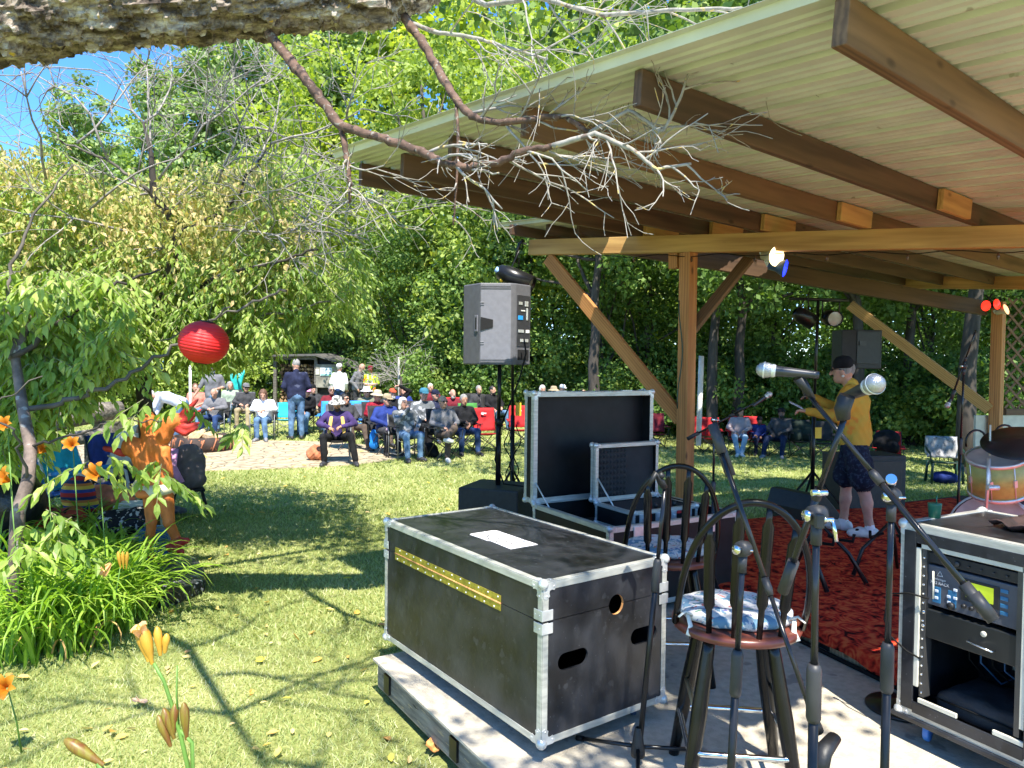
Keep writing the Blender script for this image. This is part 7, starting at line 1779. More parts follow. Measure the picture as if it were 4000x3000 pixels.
sitter(1590, 14.35, 32, 'seated grey haired person in dappled grey hoodie and jeans, hand raised to the mouth', 'black folding armchair under the grey haired person with hand at the mouth', 'director', blk, top=tied, pants=denim, shoes=shoed, hair=('bob', hairw), J=dict(eR=(-.26, -.14, .74), wR=(-.06, -.2, .99), hR=(.3, .3, 1)), look=(12, 0), res=.012)
sitter(1533, 18.0, 20, 'seated person in red cap shading the eyes with a raised arm', 'camp chair of the person in red cap', top=blackc, pants=denim, hat=('cap', mat('cap_red', (.5, .08, .03), .8)), beard=hairw, J=dict(eL=(.42, -.05, 1.18), wL=(.16, -.12, 1.32), hL=(-1, 0, .1)))
sitter(1648, 15.9, 25, 'seated person in teal cap and dappled dark hoodie', 'camp chair of the person in teal cap', top=tied, pants=blackc, hat=('cap', mat('cap_teal', (.03, .16, .24), .8)), s=1.07)
sitter(1738, 14.4, 28, 'seated person in plain grey jacket with brown trousers, legs crossed', 'black camp chair under the person in plain grey jacket', cm=blk, top=greyc, pants=brownc, shoes=shoew, hair=('short', hairy), glasses=True, J=dict(kR=(-.1, -.44, .52), kL=(.03, -.42, .64), aR=(-.14, -.5, .09), aL=(-.2, -.6, .48), wR=(-.12, -.26, .66), wL=(.1, -.3, .7)), look=(5, 0), res=.012)
sitter(1812, 15.3, 22, 'seated person in black jacket and jeans at right end of the front row', 'camp chair of the person in black jacket at right end of the front row', top=blackc, pants=denimd, hair=('short', hairg), skin=SKT)
sitter(1712, 17.5, 25, 'seated person in navy cap in the second row', 'camp chair of the person in navy cap', top=navy, pants=denim, hat=('cap', navy))
sitter(1776, 19.0, 5, 'seated bald person with white beard and dark red shirt', 'camp chair of the bald person in dark red', cm=redf, top=maroon, pants=denim, hair=('fringe', hairw), beard=hairw)
sitter(1870, 21.0, 30, 'small far seated person with grey hair above the green chair', 'camp chair of the far grey haired person', top=charc, pants=denim, hair=('short', hairg))
sitter(1932, 20.5, 35, 'far seated person with dark hair and beard beside the red chair', 'camp chair of the far dark haired person', top=blackc, pants=denim, hair=('short', hairk), beard=hairk)
sitter(2108, 21.0, 15, 'far seated person with long grey hair just left of the open case lid', 'camp chair of the long grey haired person', top=charc, hair=('long', hairw))
sitter(2166, 20.3, 10, 'far seated person in wide tan hat above the open case lid', 'camp chair of the wide tan hat', top=khaki, hat=('brim', khaki))
sitter(2198, 22.0, 5, 'far seated person in white and dark cap above the open case lid', 'camp chair of the white and dark cap', top=whitec, hat=('cap', whitec))
sitter(2289, 21.3, 0, 'far seated dark haired person in light blue shirt above the open case lid', 'camp chair of the light blue shirt', top=lblue, hair=('short', hairk))
sitter(2370, 21.8, -5, 'far seated person in green brimmed hat and dark coat above the open case lid', 'camp chair of the green brimmed hat', top=blackc, hat=('brim', cloth('olive', (.18, .19, .13))))
sitter(2892, 19.0, -14, 'seated person in dusty pink hoodie and pale jeans at the edge of the wood', 'red camp chair under the person in dusty pink hoodie', cm=redf, top=pinkg, pants=cloth('pale_denim', (.25, .36, .48)), shoes=shoew, hair=('bob', hairk), skin=SKT, J=dict(wR=(-.1, -.25, .6), aL=(.05, -.45, .09), aR=(-.05, -.47, .09)))
sitter(3050, 18.7, -28, 'seated bearded person in dark cap and charcoal hoodie with white lettering', 'black camp chair under the bearded person in dark cap', top=charc, pants=cloth('indigo', (.02, .03, .07)), shoes=shoeg, hair=('short', hairk), hat=('cap', blackc), beard=hairk, skin=SKD, J=dict(kR=(-.24, -.4, .5), kL=(.16, -.44, .5), aR=(-.3, -.5, .09)))
sitter(2968, 19.2, -10, 'small child in dark beanie and blue jacket between the seated couple', 'low red camp chair under the child', cm=redf, s=.8, top=bluec, pants=navy, hat=('beanie', blackc), skin=SKD)
sitter(772, 20.3, 10, 'seated person in coral top with bare arms behind the white pole', 'camp chair of the person in coral top', top=cloth('coral', (.5, .2, .15)), sleeves='short', hair=('short', hairb))
sitter(1440, 18.6, 20, 'seated person in olive jacket and white sun hat between the blue edged chairs', 'camp chair of the white sun hat', top=cloth('olive', (.18, .19, .13)), hat=('brim', whitec), glasses=True, look=(20, 0))
sitter(1575, 19.6, 25, 'far seated person with brown hair and blue jacket behind the teal cap', 'camp chair of the brown haired person in blue jacket', top=bluec, hair=('bob', hairb), look=(15, 0))
sitter(1690, 21.5, 15, 'far seated person with white hair and maroon jacket behind the navy cap', 'camp chair of the white haired person in maroon jacket', top=maroon, hair=('short', hairw), look=(15, 0))
sitter(900, 21.6, 10, 'far seated person in sage green top behind the bent person in grey jacket', 'camp chair of the person in sage green', top=cloth('sage', (.3, .36, .28)), hair=('bob', hairg))
sitter(1185, 19.0, 15, 'seated person in pink cap and black coat partly behind the standing navy jacket', 'camp chair of the person in pink cap', top=blackc, pants=denim, hat=('cap', cloth('pink', (.75, .35, .6), .1)), look=(10, 10))
# standing
person('standing person in navy jacket and blue jeans, seen from behind beside the wood shed', at(1158, 17.7), 205, 'stand', 1.13, top=navy, pants=denim, shoes=shoed, hair=('short', hairg), look=(20, 20), J=dict(wR=(-.14, -.2, 1.0), wL=(.14, -.2, 1.0), nk=(0, -.03, 1.46), hd=(0, -.08, 1.605)), group='people standing on the lawn')
person('standing person with white beard, dark cap and grey polo shirt under the red lantern', at(832, 19.2), 5, 'stand', 1.04, top=greyc, pants=denim, hat=('cap', blackc), beard=hairw, hair=('short', hairw), sleeves='short', look=(10, 5), J=dict(eR=(-.3, -.02, 1.15), wR=(-.42, -.05, .96), wL=(.17, -.22, 1.1)), group='people standing on the lawn')
person('standing person in white cap and white shirt with blue sleeves, back to the camera', at(1325, 23.5), 175, 'stand', 1.0, top=whitec, pants=denimd, hat=('cap', whitec), group='people standing on the lawn')
person('standing bald person in grey hoodie looking down, in front of the shed', at(1395, 23.6), 70, 'stand', 1.04, top=greyc, pants=charc, hair=('bald', hairg), look=(0, 30), J=dict(nk=(0, -.08, 1.46), hd=(0, -.17, 1.59)), group='people standing on the lawn')
person('standing person in yellow and orange high visibility vest near the shed', at(1447, 24.5), 5, 'stand', .96, top=hivis, pants=blackc, hair=('short', hairk), hat=('cap', maroon), skin=SKT, sleeves='short', vest=True, look=(0, 20), J=dict(wR=(-.06, -.22, 1.08), wL=(.06, -.22, 1.08)), group='people standing on the lawn')
person('person in pale shirt and blue jeans bending forward behind the fruit tree leaves', at(690, 16.6), -80, 'stand', 1.0, top=cloth('pale_blue', (.5, .56, .68)), pants=denim, hair=('short', hairw), J=dict(pel=(0, .12, .93), nk=(0, -.40, 1.12), hd=(0, -.56, 1.10), eR=(-.22, -.42, .85), eL=(.22, -.42, .85), wR=(-.15, -.5, .62), wL=(.15, -.5, .62)), look=(0, 50), group='people standing on the lawn')
# near left: person in white shirt leaning behind the carved figure
pw = at(520, 8.9); 
person('seated person in white shirt and dark trousers leaning behind the carved orange figure', pw, 78, 'sit', 1.06, top=whitec, pants=charc, shoes=shoeg, hair=('short', hairb), look=(0, 25), J=dict(pel=(0, .18, .50), nk=(0, -.05, .98), hd=(0, -.2, 1.09), kR=(-.1, -.36, .52), aR=(-.1, -.42, .09), kL=(.14, -.34, .52), aL=(.14, -.36, .09)), res=.012)
chair('blue folding chair under the person in white shirt', pw+Vector((-.1, 0, 0)), 78, 'quad', fab('royal', (.03, .06, .3)))
# ---------------------------------------------------------------- the musician
mp_ = G(3330, 2085, RZ); mp_.z = RZ
MJ = dict(pel=(0, .0, .93), nk=(0, -.04, 1.45), hd=(0, -.12, 1.575), eR=(-.24, -.13, 1.16), eL=(.25, -.13, 1.15), wR=(-.14, -.38, 1.30), wL=(.16, -.40, 1.18), hR=(.1, -1, .25), hL=(-.05, -1, .12), kR=(-.10, -.08, .50), kL=(.10, .08, .50), aR=(-.11, -.09, .095), aL=(.11, .15, .095), fR=(-.1, -1, 0), fL=(.2, -1, 0))
mu = person('musician in yellow tie dye sweatshirt, navy shorts and white sneakers speaking on stage', mp_, -118, 'stand', .965, skin=SKN, top=yel, pants=shortsm, shoes=shoew, hair=('short', hairg), hat=('beanie', blackc), J=MJ, legs='short', look=(-4, 4), group=None, res=.0085, bulk=1.22)
if 'group' in mu: del mu['group']
for ch in mu.children:
    if ch.name.startswith('hat'):
        md = ch
for sx, sy in ((-.135, -.17), (.145, .07)): MB().tube([(sx-.03*(1 if sx < 0 else -1), sy-.02, .085), (sx, sy-.03, .055)], .016, 6, flat=.5).build('shoe_stripe', blackc, mu)
MB().lathe([(0, -.012), (.012, -.008), (.014, 0), (.012, .008), (0, .012)], (0.085, .0-.11, 1.53), n=12).build('earring', white, mu)
gl = MB(); gl.tube([(.03, -.215, 1.595), (.055, -.205, 1.595), (.078, -.15, 1.595), (.08, -.1, 1.585)], .004, 6); gl.lathe([(0, 0), (.022, 0), (.022, .004)], (.03, -.216, 1.59), Matrix.Rotation(PI/2, 3, 'X'), 12); gl.build('glasses', mat('dark_glass', (.015, .015, .018), .15), mu)
MB().sheet([[Vector((-.1+.2*i/6, .115+.012*math.sin(i), 1.0+.35*k/5)) for k in range(6)] for i in range(7)]).build('back_print', mat('orange_print', (.55, .12, .04), .9), mu, solid=.003) if False else None
hm_ = mu.matrix_basis; bpy.context.view_layer.update(); hw = Matrix.LocRotScale(mu.location, mu.rotation_euler, mu.scale)
mmh = hw @ Vector((-.12, -.50, 1.44)); mmt = hw @ Vector((-.13, -.47, 1.30))
microphone('hand held microphone in the raised hand of the musician', mmh, mmt, .9)
ph = MB().box((0, 0, 0), (.07, .008, .14)); po = ph.build('phone', mat('pale_phone', (.5, .55, .65), .3), None, bevel=.004); po.location = hw @ Vector((.16, -.52, 1.24)); po.rotation_euler = (1.1, .2, -1.8); tag(po, 'pale blue phone held flat in the musician\'s lower hand', 'phone')
# ---------------------------------------------------------------- empty chairs
ec = [(1905, 15.6, 18, 'quad', redf, 'red and black camp chair with white mark, empty, left of the speaker pole', True), (2040, 16.6, 12, 'quad', redf, 'red camp chair with white mark, empty, right of the speaker pole', True), (1842, 17.4, 20, 'quad', grnf, 'green camp chair behind the empty red one', False), (1290, 17.6, 8, 'quad', bluf, 'blue edged camp chair behind the camouflage hat, left one of two', False), (1402, 17.9, 8, 'quad', bluf, 'blue edged camp chair behind the long haired person, right one of two', False),
      (1115, 18.7, 10, 'director', cyan, 'white framed chair with cyan seat beside the standing navy jacket', False), (2782, 19.3, -8, 'quad', redf, 'bright red high backed camp chair, empty, left of the person in dusty pink', False), (2715, 19.6, -5, 'quad', redf, 'red camp chair partly hidden by the front wooden post', False), (2950, 19.9, -8, 'quad', redf, 'red camp chair behind the child', False), (3130, 18.8, -20, 'quad', blk, 'black camp chair heaped with coats right of the bearded person', False), (3215, 18.4, -25, 'quad', blk, 'black camp chair behind the lighting tripod', False),
      (3480, 15.6, -25, 'quad', redf, 'red camp chair covered by a black coat behind the musician', False), (3830, 16.5, -30, 'quad', maroon, 'dark red camp chair at right of the garden chair', False), (2570, 19.5, 0, 'quad', maroon, 'red camp chair seen through the gap left of the front post', False)]
for u, y, rz, kd, m_, lb_, lg in ec:
    chair(lb_, at(u, y), rz, kd, m_, group='empty chairs on the lawn', s=.95, logo=lg, m2=gref if m_ is bluf else None)
gc = chair('dark green plastic garden chair with a grey white blanket over its back', at(3700, 14.2), -18, 'garden', mat('green_plastic', (.012, .05, .035), .4), group='empty chairs on the lawn')
def blob(name, label, cat, p, parts, m, h=.012, noise=.006, ns=12, rz=0, group=None):
    o_ = SDF()
    for q in parts: o_.ell(*q) if len(q) == 2 else o_.ell(q[0], q[1], q[2])
    o = o_.build(name, h, m, None, noise=noise, nscale=ns); o.location = p; o.rotation_euler = (0, 0, rz); tag(o, label, cat, group); return o
gp = at(3700, 14.2)
bl = MB(); G_ = []
for i in range(13):
    row = []
    for k in range(17):
        t = k/16; x = -.27+.54*i/12; wv = .02*math.sin(i*1.7+k*.9)
        if t < .55: q = Vector((x, .26-.02+wv-.05*t, .48+.42*t/.55))
        else: q = Vector((x*1.03, .30+.05*math.sin((t-.55)*7)+wv, .90-.45*(t-.55)/.45*.8))
        if t < .55: q.y = .19+.10*t/.55+wv
        row.append(q)
    G_.append(row)
bo_ = bl.sheet(G_).build('blanket', mat('blanket_grey_white', (.42, .42, .44), .95, 0, .25, 9, bump=.7, bscale=18, spots=[((.2, .2, .22), 12, .6)]), None, solid=.02); bo_.location = gp; bo_.rotation_euler = (0, 0, math.radians(-18)); tag(bo_, 'grey and white fleecy blanket draped over the green garden chair', 'blanket')
blob('bag', 'royal blue bag on the ground under the green garden chair', 'bag', gp, [((0, 0, .12), (.26, .16, .12)), ((.12, -.02, .1), (.16, .13, .1))], bluec)
blob('coat', 'black coat heaped over the red camp chair behind the musician', 'coat', at(3475, 15.5), [((0, .2, .8), (.26, .12, .18)), ((.05, .15, .6), (.2, .1, .16)), ((-.12, .18, .68), (.16, .12, .2))], blackc, rz=-.4)
blob('coat', 'dark coats heaped over the black camp chair near the lighting tripod', 'coat', at(3140, 18.7), [((0, .15, .75), (.3, .16, .2)), ((.15, .05, .6), (.22, .15, .2)), ((-.15, .1, .55), (.2, .2, .2))], cloth('dark_green_coat', (.02, .03, .025)))
blob('rolled_blanket', 'orange brown rolled blanket on the grass beside the camouflage hat person\'s feet', 'blanket', at(1240, 14.0), [((0, 0, .15), (.19, .15, .15)), ((.06, -.03, .13), (.14, .14, .12)), ((-.08, -.02, .12), (.12, .13, .11))], mat('rust_fleece', (.42, .15, .07), .95, 0, .3, 10, bump=.8, bscale=10), noise=.012, ns=22)
blob('bag', 'black backpack on the grass between the two front row seats', 'bag', at(1680, 14.6), [((0, 0, .14), (.18, .13, .16)), ((.08, -.05, .1), (.12, .1, .1))], blackc)
blob('bag', 'bright blue folded jacket hanging beside the straw hat person', 'jacket', at(1462, 15.1), [((0, 0, .32), (.09, .05, .2)), ((.0, -.02, .2), (.1, .05, .1))], cloth('bright_blue', (.02, .2, .6)))
tbm = thing('side_table', 'small black folding side table with pink towel and cup in the front row', 'table', at(1545, 14.6), .3)
MB().box((0, 0, .5), (.42, .34, .02)).build('tabletop', blk, tbm, bevel=.004)
for sx in (-1, 1):
    for sy in (-1, 1): MB().tube([(sx*.18, sy*.14, .49), (sx*.2, sy*.16, 0)], .01, 6).build('leg', tubek, tbm)
blob('towel', 'mauve towel bunched on the small black side table', 'towel', at(1545, 14.6, .5), [((0, 0, .07), (.16, .12, .07)), ((.08, .02, .1), (.09, .08, .06)), ((-.1, 0, .05), (.09, .1, .05))], cloth('mauve', (.42, .3, .4)))
cu_ = MB().lathe([(0, 0), (.03, 0), (.035, .1), (0, .1)], n=14).build('cup', mat('cup_blue_white', (.5, .6, .7), .4), None); cu_.location = at(1560, 14.45, .51); tag(cu_, 'pale cup standing at the edge of the small side table', 'cup')
# ---------------------------------------------------------------- fire pit
fp = thing('fire_pit', 'rusty drum ring fire pit with slanted ribs and split wood in the paved circle', 'fire pit', (xu(790, 15.4), 15.4, .0))
rust = mat('rusty_steel', (.045, .03, .026), .75, .2, .4, 6, bump=.4, spots=[((.3, .11, .05), 7, .6)]); FR = .60
MB().lathe([(FR-.02, 0), (FR, 0), (FR+.005, .15), (FR, .31), (FR-.02, .31), (FR-.02, .02)], n=44).build('ring', rust, fp)
for k in range(16):
    a = 2*PI*k/16; q = lambda t, z: Vector(((FR+.008)*math.cos(a+t), (FR+.008)*math.sin(a+t), z))
    MB().tube([q(-.07, .04), q(0, .15), q(.07, .27)], .02, 6, flat=.7).build('rib', mat('rust_rib', (.36, .14, .07), .8, 0, .3, 12), fp)
logw = mat('split_wood', (.52, .36, .2), .85, 0, .3, 8, bump=.4); r = np.random.default_rng(3)
MB().lathe([(0, .2), (FR-.02, .2)], n=30).build('ash_bed', mat('ash', (.2, .18, .16), .95), fp)
for k in range(11):
    a = r.uniform(0, PI); c = Vector((r.uniform(-.3, .3), r.uniform(-.3, .3), .27+.06*r.random())); d = Vector((math.cos(a), math.sin(a), r.normal(0, .15)))
    T_ = MB().tube([c-d*.2, c, c+d*.2], [.06, .07, .055], 5, sm=False).build('firewood', logw, None); T_.location = fp.location; tag(T_, 'piece of pale split firewood heaped in the rusty fire pit', 'firewood', 'split firewood in the fire pit')
# ---------------------------------------------------------------- wood shed
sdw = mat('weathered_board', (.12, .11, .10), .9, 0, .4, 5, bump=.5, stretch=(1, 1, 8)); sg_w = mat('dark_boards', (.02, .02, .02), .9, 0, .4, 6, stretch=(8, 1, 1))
sh_ = thing('wood_shed', 'low weathered wood shed with sloping roof and two small signs at the lawn edge', 'shed', (xu(1235, 26.5), 26.5, .1))
def shx(u): return xu(u, 26.5)-sh_.location.x
def shz(v, y=26.5): return P(1235, v, y).z-.1
for u, v0 in ((1075, 1410), (1235, 1398), (1335, 1425)): MB().box((shx(u), 0, shz(v0)/2), (.11, .11, shz(v0))).build('post', sdw, sh_)
MB().box((shx(1155), -.02, shz(1400)), (shx(1240)-shx(1070), .12, .1)).build('beam', sdw, sh_)
rf = MB(); x0, x1, x2 = shx(1060), shx(1240), shx(1470)
rf.add([(x0, -.3, shz(1392)), (x1, -.3, shz(1388)), (x1, 2.2, shz(1380)), (x0, 2.2, shz(1385)), (x2, -.1, shz(1462)), (x2, 2.2, shz(1455))], [(0, 1, 2, 3), (1, 4, 5, 2)]); rf.build('roof', mat('roof_felt', (.09, .085, .08), .9, 0, .3, 4), sh_, solid=.06)
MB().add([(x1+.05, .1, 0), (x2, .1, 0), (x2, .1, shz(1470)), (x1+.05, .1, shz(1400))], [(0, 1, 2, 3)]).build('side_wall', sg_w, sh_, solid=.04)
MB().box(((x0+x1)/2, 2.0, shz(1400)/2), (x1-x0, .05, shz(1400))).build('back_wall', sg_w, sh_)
wpn = MB().box((shx(1285), -.05, shz(1468)), (shx(1335)-shx(1238), .05, shz(1425)-shz(1515))).build('sign_board', mat('grey_ply_board', (.22, .21, .18), .9, 0, .3, 6), sh_)
s1_ = MB().box((shx(1277), -.09, shz(1452)), (shx(1300)-shx(1254), .02, shz(1436)-shz(1468))).build('notice', mat('notice_blue_white', (.62, .72, .78), .6), sh_)
for k, (wz, ww) in enumerate(((1444, .34), (1452, .36))):
    for q in range(6): MB().box((shx(1277)-.15+q*.06, -.104, shz(wz)), (.04, .006, .03)).build('lettering', ink, s1_)
MB().box((shx(1277), -.102, shz(1464)), (.4, .006, .04)).build('green_band', mat('green_band', (.05, .25, .2), .6), s1_)
s2_ = MB().box((shx(1243), -.09, shz(1452)), (.13, .02, .2)).build('notice', cream, sh_)
text('lettering', '14', .09, Matrix.Translation((shx(1243), -.102, shz(1452))) @ Matrix.Rotation(PI/2, 4, 'X'), ink, s2_)
r = np.random.default_rng(6); wpl = MB()
def wood_stack(name, u0, u1, v0, v1, yo, label):
    mb = MB(); z = shz(v1)
    zt = shz(v0); row = 0; z = .08
    while z < zt:
        x = shx(u0)+(.06 if row % 2 else 0)
        while x < shx(u1):
            rr = r.uniform(.05, .085); c = Vector((x, 0, z))
            n = r.integers(3, 6); a0 = r.uniform(0, 6); pts = [(c.x+rr*math.cos(a0+2*PI*i/n), c.z+rr*math.sin(a0+2*PI*i/n)) for i in range(n)]
            M_ = Matrix(((1, 0, 0, 0), (0, 0, -1, yo+r.normal(0, .03)), (0, 1, 0, 0), (0, 0, 0, 1))); mb.prism(pts, -.4, 0, M_, int(r.integers(0, 3)))
            x += rr*1.9
        z += .13; row += 1
    o = mb.build(name, [mat('log_end_pale', (.40, .26, .15), .85, 0, .3, 12), mat('log_end_brown', (.22, .13, .08), .9, 0, .3, 12), mat('log_end_dark', (.10, .06, .04), .9, 0, .3, 12)], None); o.location = sh_.location; tag(o, label, 'woodpile', kind='stuff'); return o
wood_stack('stacked_firewood', 1080, 1230, 1420, 1600, .5, 'tall stack of split firewood filling the left bay of the shed')
wood_stack('stacked_firewood', 1242, 1330, 1518, 1600, .3, 'low stack of split firewood under the notices of the shed')
# poles, tarps, logs
q = MB().tube([at(743, 17.0), P(743, 1400, 17.0)], .03, 8).build('white_pole', white); tag(q, 'thin white pole standing left of the bearded person, below the lantern', 'pole')
q = MB().tube([at(1560, 22.5), P(1558, 1395, 22.5)], .035, 8).build('pale_post', mat('grey_post', (.35, .33, .3), .8)); tag(q, 'thin grey post with a dead twig bush behind the back row', 'post')
dt = thing('dead_bush', 'bare grey twiggy bush around the thin grey post', 'bush', at(1565, 22.8)); db_ = MB(); r = np.random.default_rng(8)
MB().tube([(0, 0, 0), (.05, 0, .9), (0, 0, 1.5)], [.05, .04, .03], 7).build('trunk', barkd, dt)
for k in range(9): grow(db_, r, (0, 0, 1.3), (r.normal(0, 1), r.normal(0, .6), .5), 1.0, .016, 2, kids=3, minr=.005)
db_.build('twigs', mat('grey_twig', (0.27, 0.245, 0.225), 0.9, 0, 0.3, 20), dt)
def tarp(label, u, v, y, w_, h_, m):
    g = [[P(u, v, y)+Vector((-w_/2+w_*i/8, .15*math.sin(i*1.1+k), -h_/2+h_*k/6+.08*math.sin(i*.9))) for k in range(7)] for i in range(9)]
    o = MB().sheet(g).build('tarpaulin', m, None, solid=.01); tag(o, label, 'tarpaulin')
tm_ = mat('tarp_blue', (.03, .18, .62), .5, 0, .2, 4)
tarp('blue tarpaulin glimpsed through the leaves left of the red lantern', 640, 1395, 21, .9, .6, tm_); tarp('blue tarpaulin glimpsed through the leaves at far left', 300, 1375, 22, 1.6, .5, tm_)
tarp('turquoise sheet hanging in the trees behind the bearded person', 928, 1500, 23, .35, .8, mat('tarp_teal', (.02, .4, .38), .5))
lgm = mat('weathered_log', (.22, .19, .16), .9, 0, .5, 4, bump=.9, bscale=12, stretch=(1, 6, 6))
for k, (a, b, rr, lb_) in enumerate((((120, 1665, 10.5), (470, 1600, 11.6), .16, 'grey weathered fallen log behind the blue folding chair, the upper one'), ((150, 1760, 10.2), (430, 1690, 11), .10, 'grey weathered fallen log behind the blue folding chair, the lower one'))):
    p0 = P(*a); p1 = P(*b); o = MB().tube([(0, 0, 0), (p1-p0)*.5+Vector((0, 0, .04)), p1-p0], [rr, rr*1.1, rr*.85], 12).build('log', lgm, None); o.location = p0; tag(o, lb_, 'log', 'fallen logs')
    for t in (.15, .85): q = p0.lerp(p1, t); o2 = MB().box((q.x, q.y, (q.z-rr)/2), (.3, .3, max(.05, q.z-rr))).build('log_stump', lgm, None); tag(o2, f'rough stump carrying the {"upper" if k == 0 else "lower"} grey log, {"left" if t < .5 else "right"} end', 'stump', 'stumps under the logs')
# ---------------------------------------------------------------- left foreground belongings
chair('blue leaf patterned camp chair with white straps behind the lilies', at(170, 7.9), 60, 'quad', bpat, group='chairs by the lily bed')
fc = thing('folding_chair', 'bright blue folding chair with rounded white tube arms behind the lilies', 'chair', at(345, 8.2), math.radians(78), 'chairs by the lily bed', 1.05)
wt = mat('white_tube', (.62, .62, .64), .35)
MB().sheet(patch((-.25, -.22, .40), (.25, -.22, .40), (.25, .22, .36), (-.25, .22, .36), (0, 0, -.03))).build('seat', cyan, fc, solid=.014); MB().sheet(patch((-.25, .24, .42), (.25, .24, .42), (.25, .42, .88), (-.25, .42, .88), (0, .03, 0))).build('backrest', cyan, fc, solid=.014)
for sg in (-1, 1):
    MB().tube([(sg*.27, .24, .6), (sg*.27, -.15, .62), (sg*.27, -.23, .58), (sg*.27, -.26, .45), (sg*.27, -.25, .0)], .016, 8).build('arm_tube', wt, fc); MB().tube([(sg*.27, .2, .605), (sg*.27, -.1, .625)], .024, 8).build('arm_pad', bluf, fc)
    MB().tube([(sg*.26, -.2, .36), (sg*.26, .25, .0)], .014, 8).build('leg', wt, fc); MB().tube([(sg*.26, .2, .3), (sg*.26, .44, .9)], .014, 8).build('back_tube', wt, fc)
strp = mat('striped_cloth', (.5, .05, .03), .9); 
def stripes():
    m = strp; n = m.node_tree.nodes; l = m.node_tree.links; tc = n.new('ShaderNodeTexCoord'); sp = n.new('ShaderNodeSeparateXYZ'); l.new(tc.outputs['Object'], sp.inputs[0]); mu_ = n.new('ShaderNodeMath'); mu_.operation = 'MULTIPLY'; mu_.inputs[1].default_value = 6; l.new(sp.outputs['Z'], mu_.inputs[0]); fr = n.new('ShaderNodeMath'); fr.operation = 'FRACT'; l.new(mu_.outputs[0], fr.inputs[0]); rp = n.new('ShaderNodeValToRGB'); rp.color_ramp.interpolation = 'CONSTANT'; l.new(fr.outputs[0], rp.inputs[0]); e = rp.color_ramp.elements; e[0].color = (.45, .03, .03, 1); e[1].position = .8; e[1].color = (.02, .03, .12, 1)
    for p_, c in ((.25, (.03, .06, .3, 1)), (.45, (.75, .5, .08, 1)), (.65, (.6, .2, .05, 1))): q = e.new(p_); q.color = c
    l.new(rp.outputs[0], _pr(m).inputs['Base Color'])
stripes()
def pile(nm, lb_, cat, u, v, y, parts, m, **k): return blob(nm, lb_, cat, P(u, v, y), parts, m, **k)
pile('striped_bag', 'bag with red, yellow and blue stripes hanging on the blue folding chair', 'bag', 305, 1935, 7.5, [((0, 0, 0), (.17, .12, .2)), ((.04, 0, -.1), (.16, .12, .12))], strp)
pile('cloth_bundle', 'red and black flowered bundle lying behind the lilies', 'bundle', 230, 2025, 7.2, [((0, 0, 0), (.24, .16, .10)), ((.14, 0, .03), (.13, .12, .09)), ((-.12, -.03, .02), (.12, .12, .1))], cloth('red_floral', (.45, .07, .05), .3, spots=[((.06, .02, .02), 14, .55), ((.55, .4, .35), 18, .66)]))
pile('towel', 'salmon pink towel heaped behind the red flowered bundle', 'towel', 440, 1955, 7.9, [((0, 0, 0), (.22, .16, .13)), ((-.12, 0, .06), (.14, .12, .12)), ((.16, 0, -.06), (.14, .12, .08))], cloth('salmon', (.68, .22, .13), .3))
pile('quilted_bag', 'black and white patterned quilted bag beside the carved figure', 'bag', 500, 2040, 6.9, [((0, 0, 0), (.24, .17, .13)), ((.12, 0, .05), (.15, .14, .1)), ((-.14, -.02, .0), (.14, .14, .12))], cloth('black_white_print', (.02, .02, .025), .3, spots=[((.5, .47, .45), 24, .58)]))
cb_ = thing('cooler', 'white cooler box behind the black patterned bag', 'cooler', (xu(545, 7.7), 7.7, 0), .2); MB().box((0, 0, .17), (.42, .3, .32)).build('box', mat('cooler_white', (.55, .56, .6), .5), cb_, bevel=.02); MB().box((0, 0, .36), (.44, .32, .05)).build('lid', white, cb_, bevel=.015)
ct = thing('drink_carton', 'small blue drinks carton with round red white and blue emblem behind the carved legs', 'carton', (xu(612, 6.75), 6.75, 0), .1)
MB().box((0, 0, .17), (.26, .2, .34)).build('box', mat('carton_blue', (.02, .12, .3), .4, 0, .3, 3), ct, bevel=.006)
em = MB(); em.lathe([(0, 0), (.05, 0)], (-.03, -.103, .2), Matrix.Rotation(PI/2, 3, 'X'), 20); em.build('emblem', white, ct)
for c_, z_ in ((red, .222), (mat('emblem_blue', (.01, .05, .4), .4), .178)): MB().prism([(.042*math.cos(a), .02*math.sin(a)) for a in np.linspace(0, PI, 12)], 0, .002, Matrix.Translation((-.03, -.1035, z_)) @ Matrix.Rotation(PI/2 if z_ > .2 else -PI/2, 4, 'X')).build('emblem_half', c_, ct)
pile('cover', 'black plastic cover over something at the left edge behind the young trunk', 'cover', 20, 1960, 6.6, [((0, 0, 0), (.34, .3, .3)), ((-.2, 0, -.2), (.4, .3, .3))], mat('black_plastic_sheet', (.012, .012, .014), .35, bump=.6))
bp_ = thing('backpack', 'large grey brown backpack with pink strap hung on a low black stool', 'backpack', (xu(735, 9.0), 9.0, .0), .5)
SDF().ell((0, 0, .62), (.2, .15, .25), 0, .05).ell((.02, -.1, .5), (.17, .1, .16), 0, .04).ell((0, 0, .42), (.21, .15, .12), 0, .05).build('bag', .012, cloth('taupe', (.17, .135, .14), .2), bp_, noise=.007, nscale=16)
MB().tube([(-.16, -.1, .82), (-.19, -.2, .62), (-.1, -.23, .42)], .045, 8, flat=.4).build('strap', cloth('pink', (.75, .35, .6), .1), bp_)
stl = thing('camp_stool', 'low black camp stool under the grey brown backpack', 'stool', (xu(735, 9.0), 9.0, 0), .5); MB().box((0, 0, .3), (.36, .3, .03)).build('seat', blk, stl, bevel=.008)
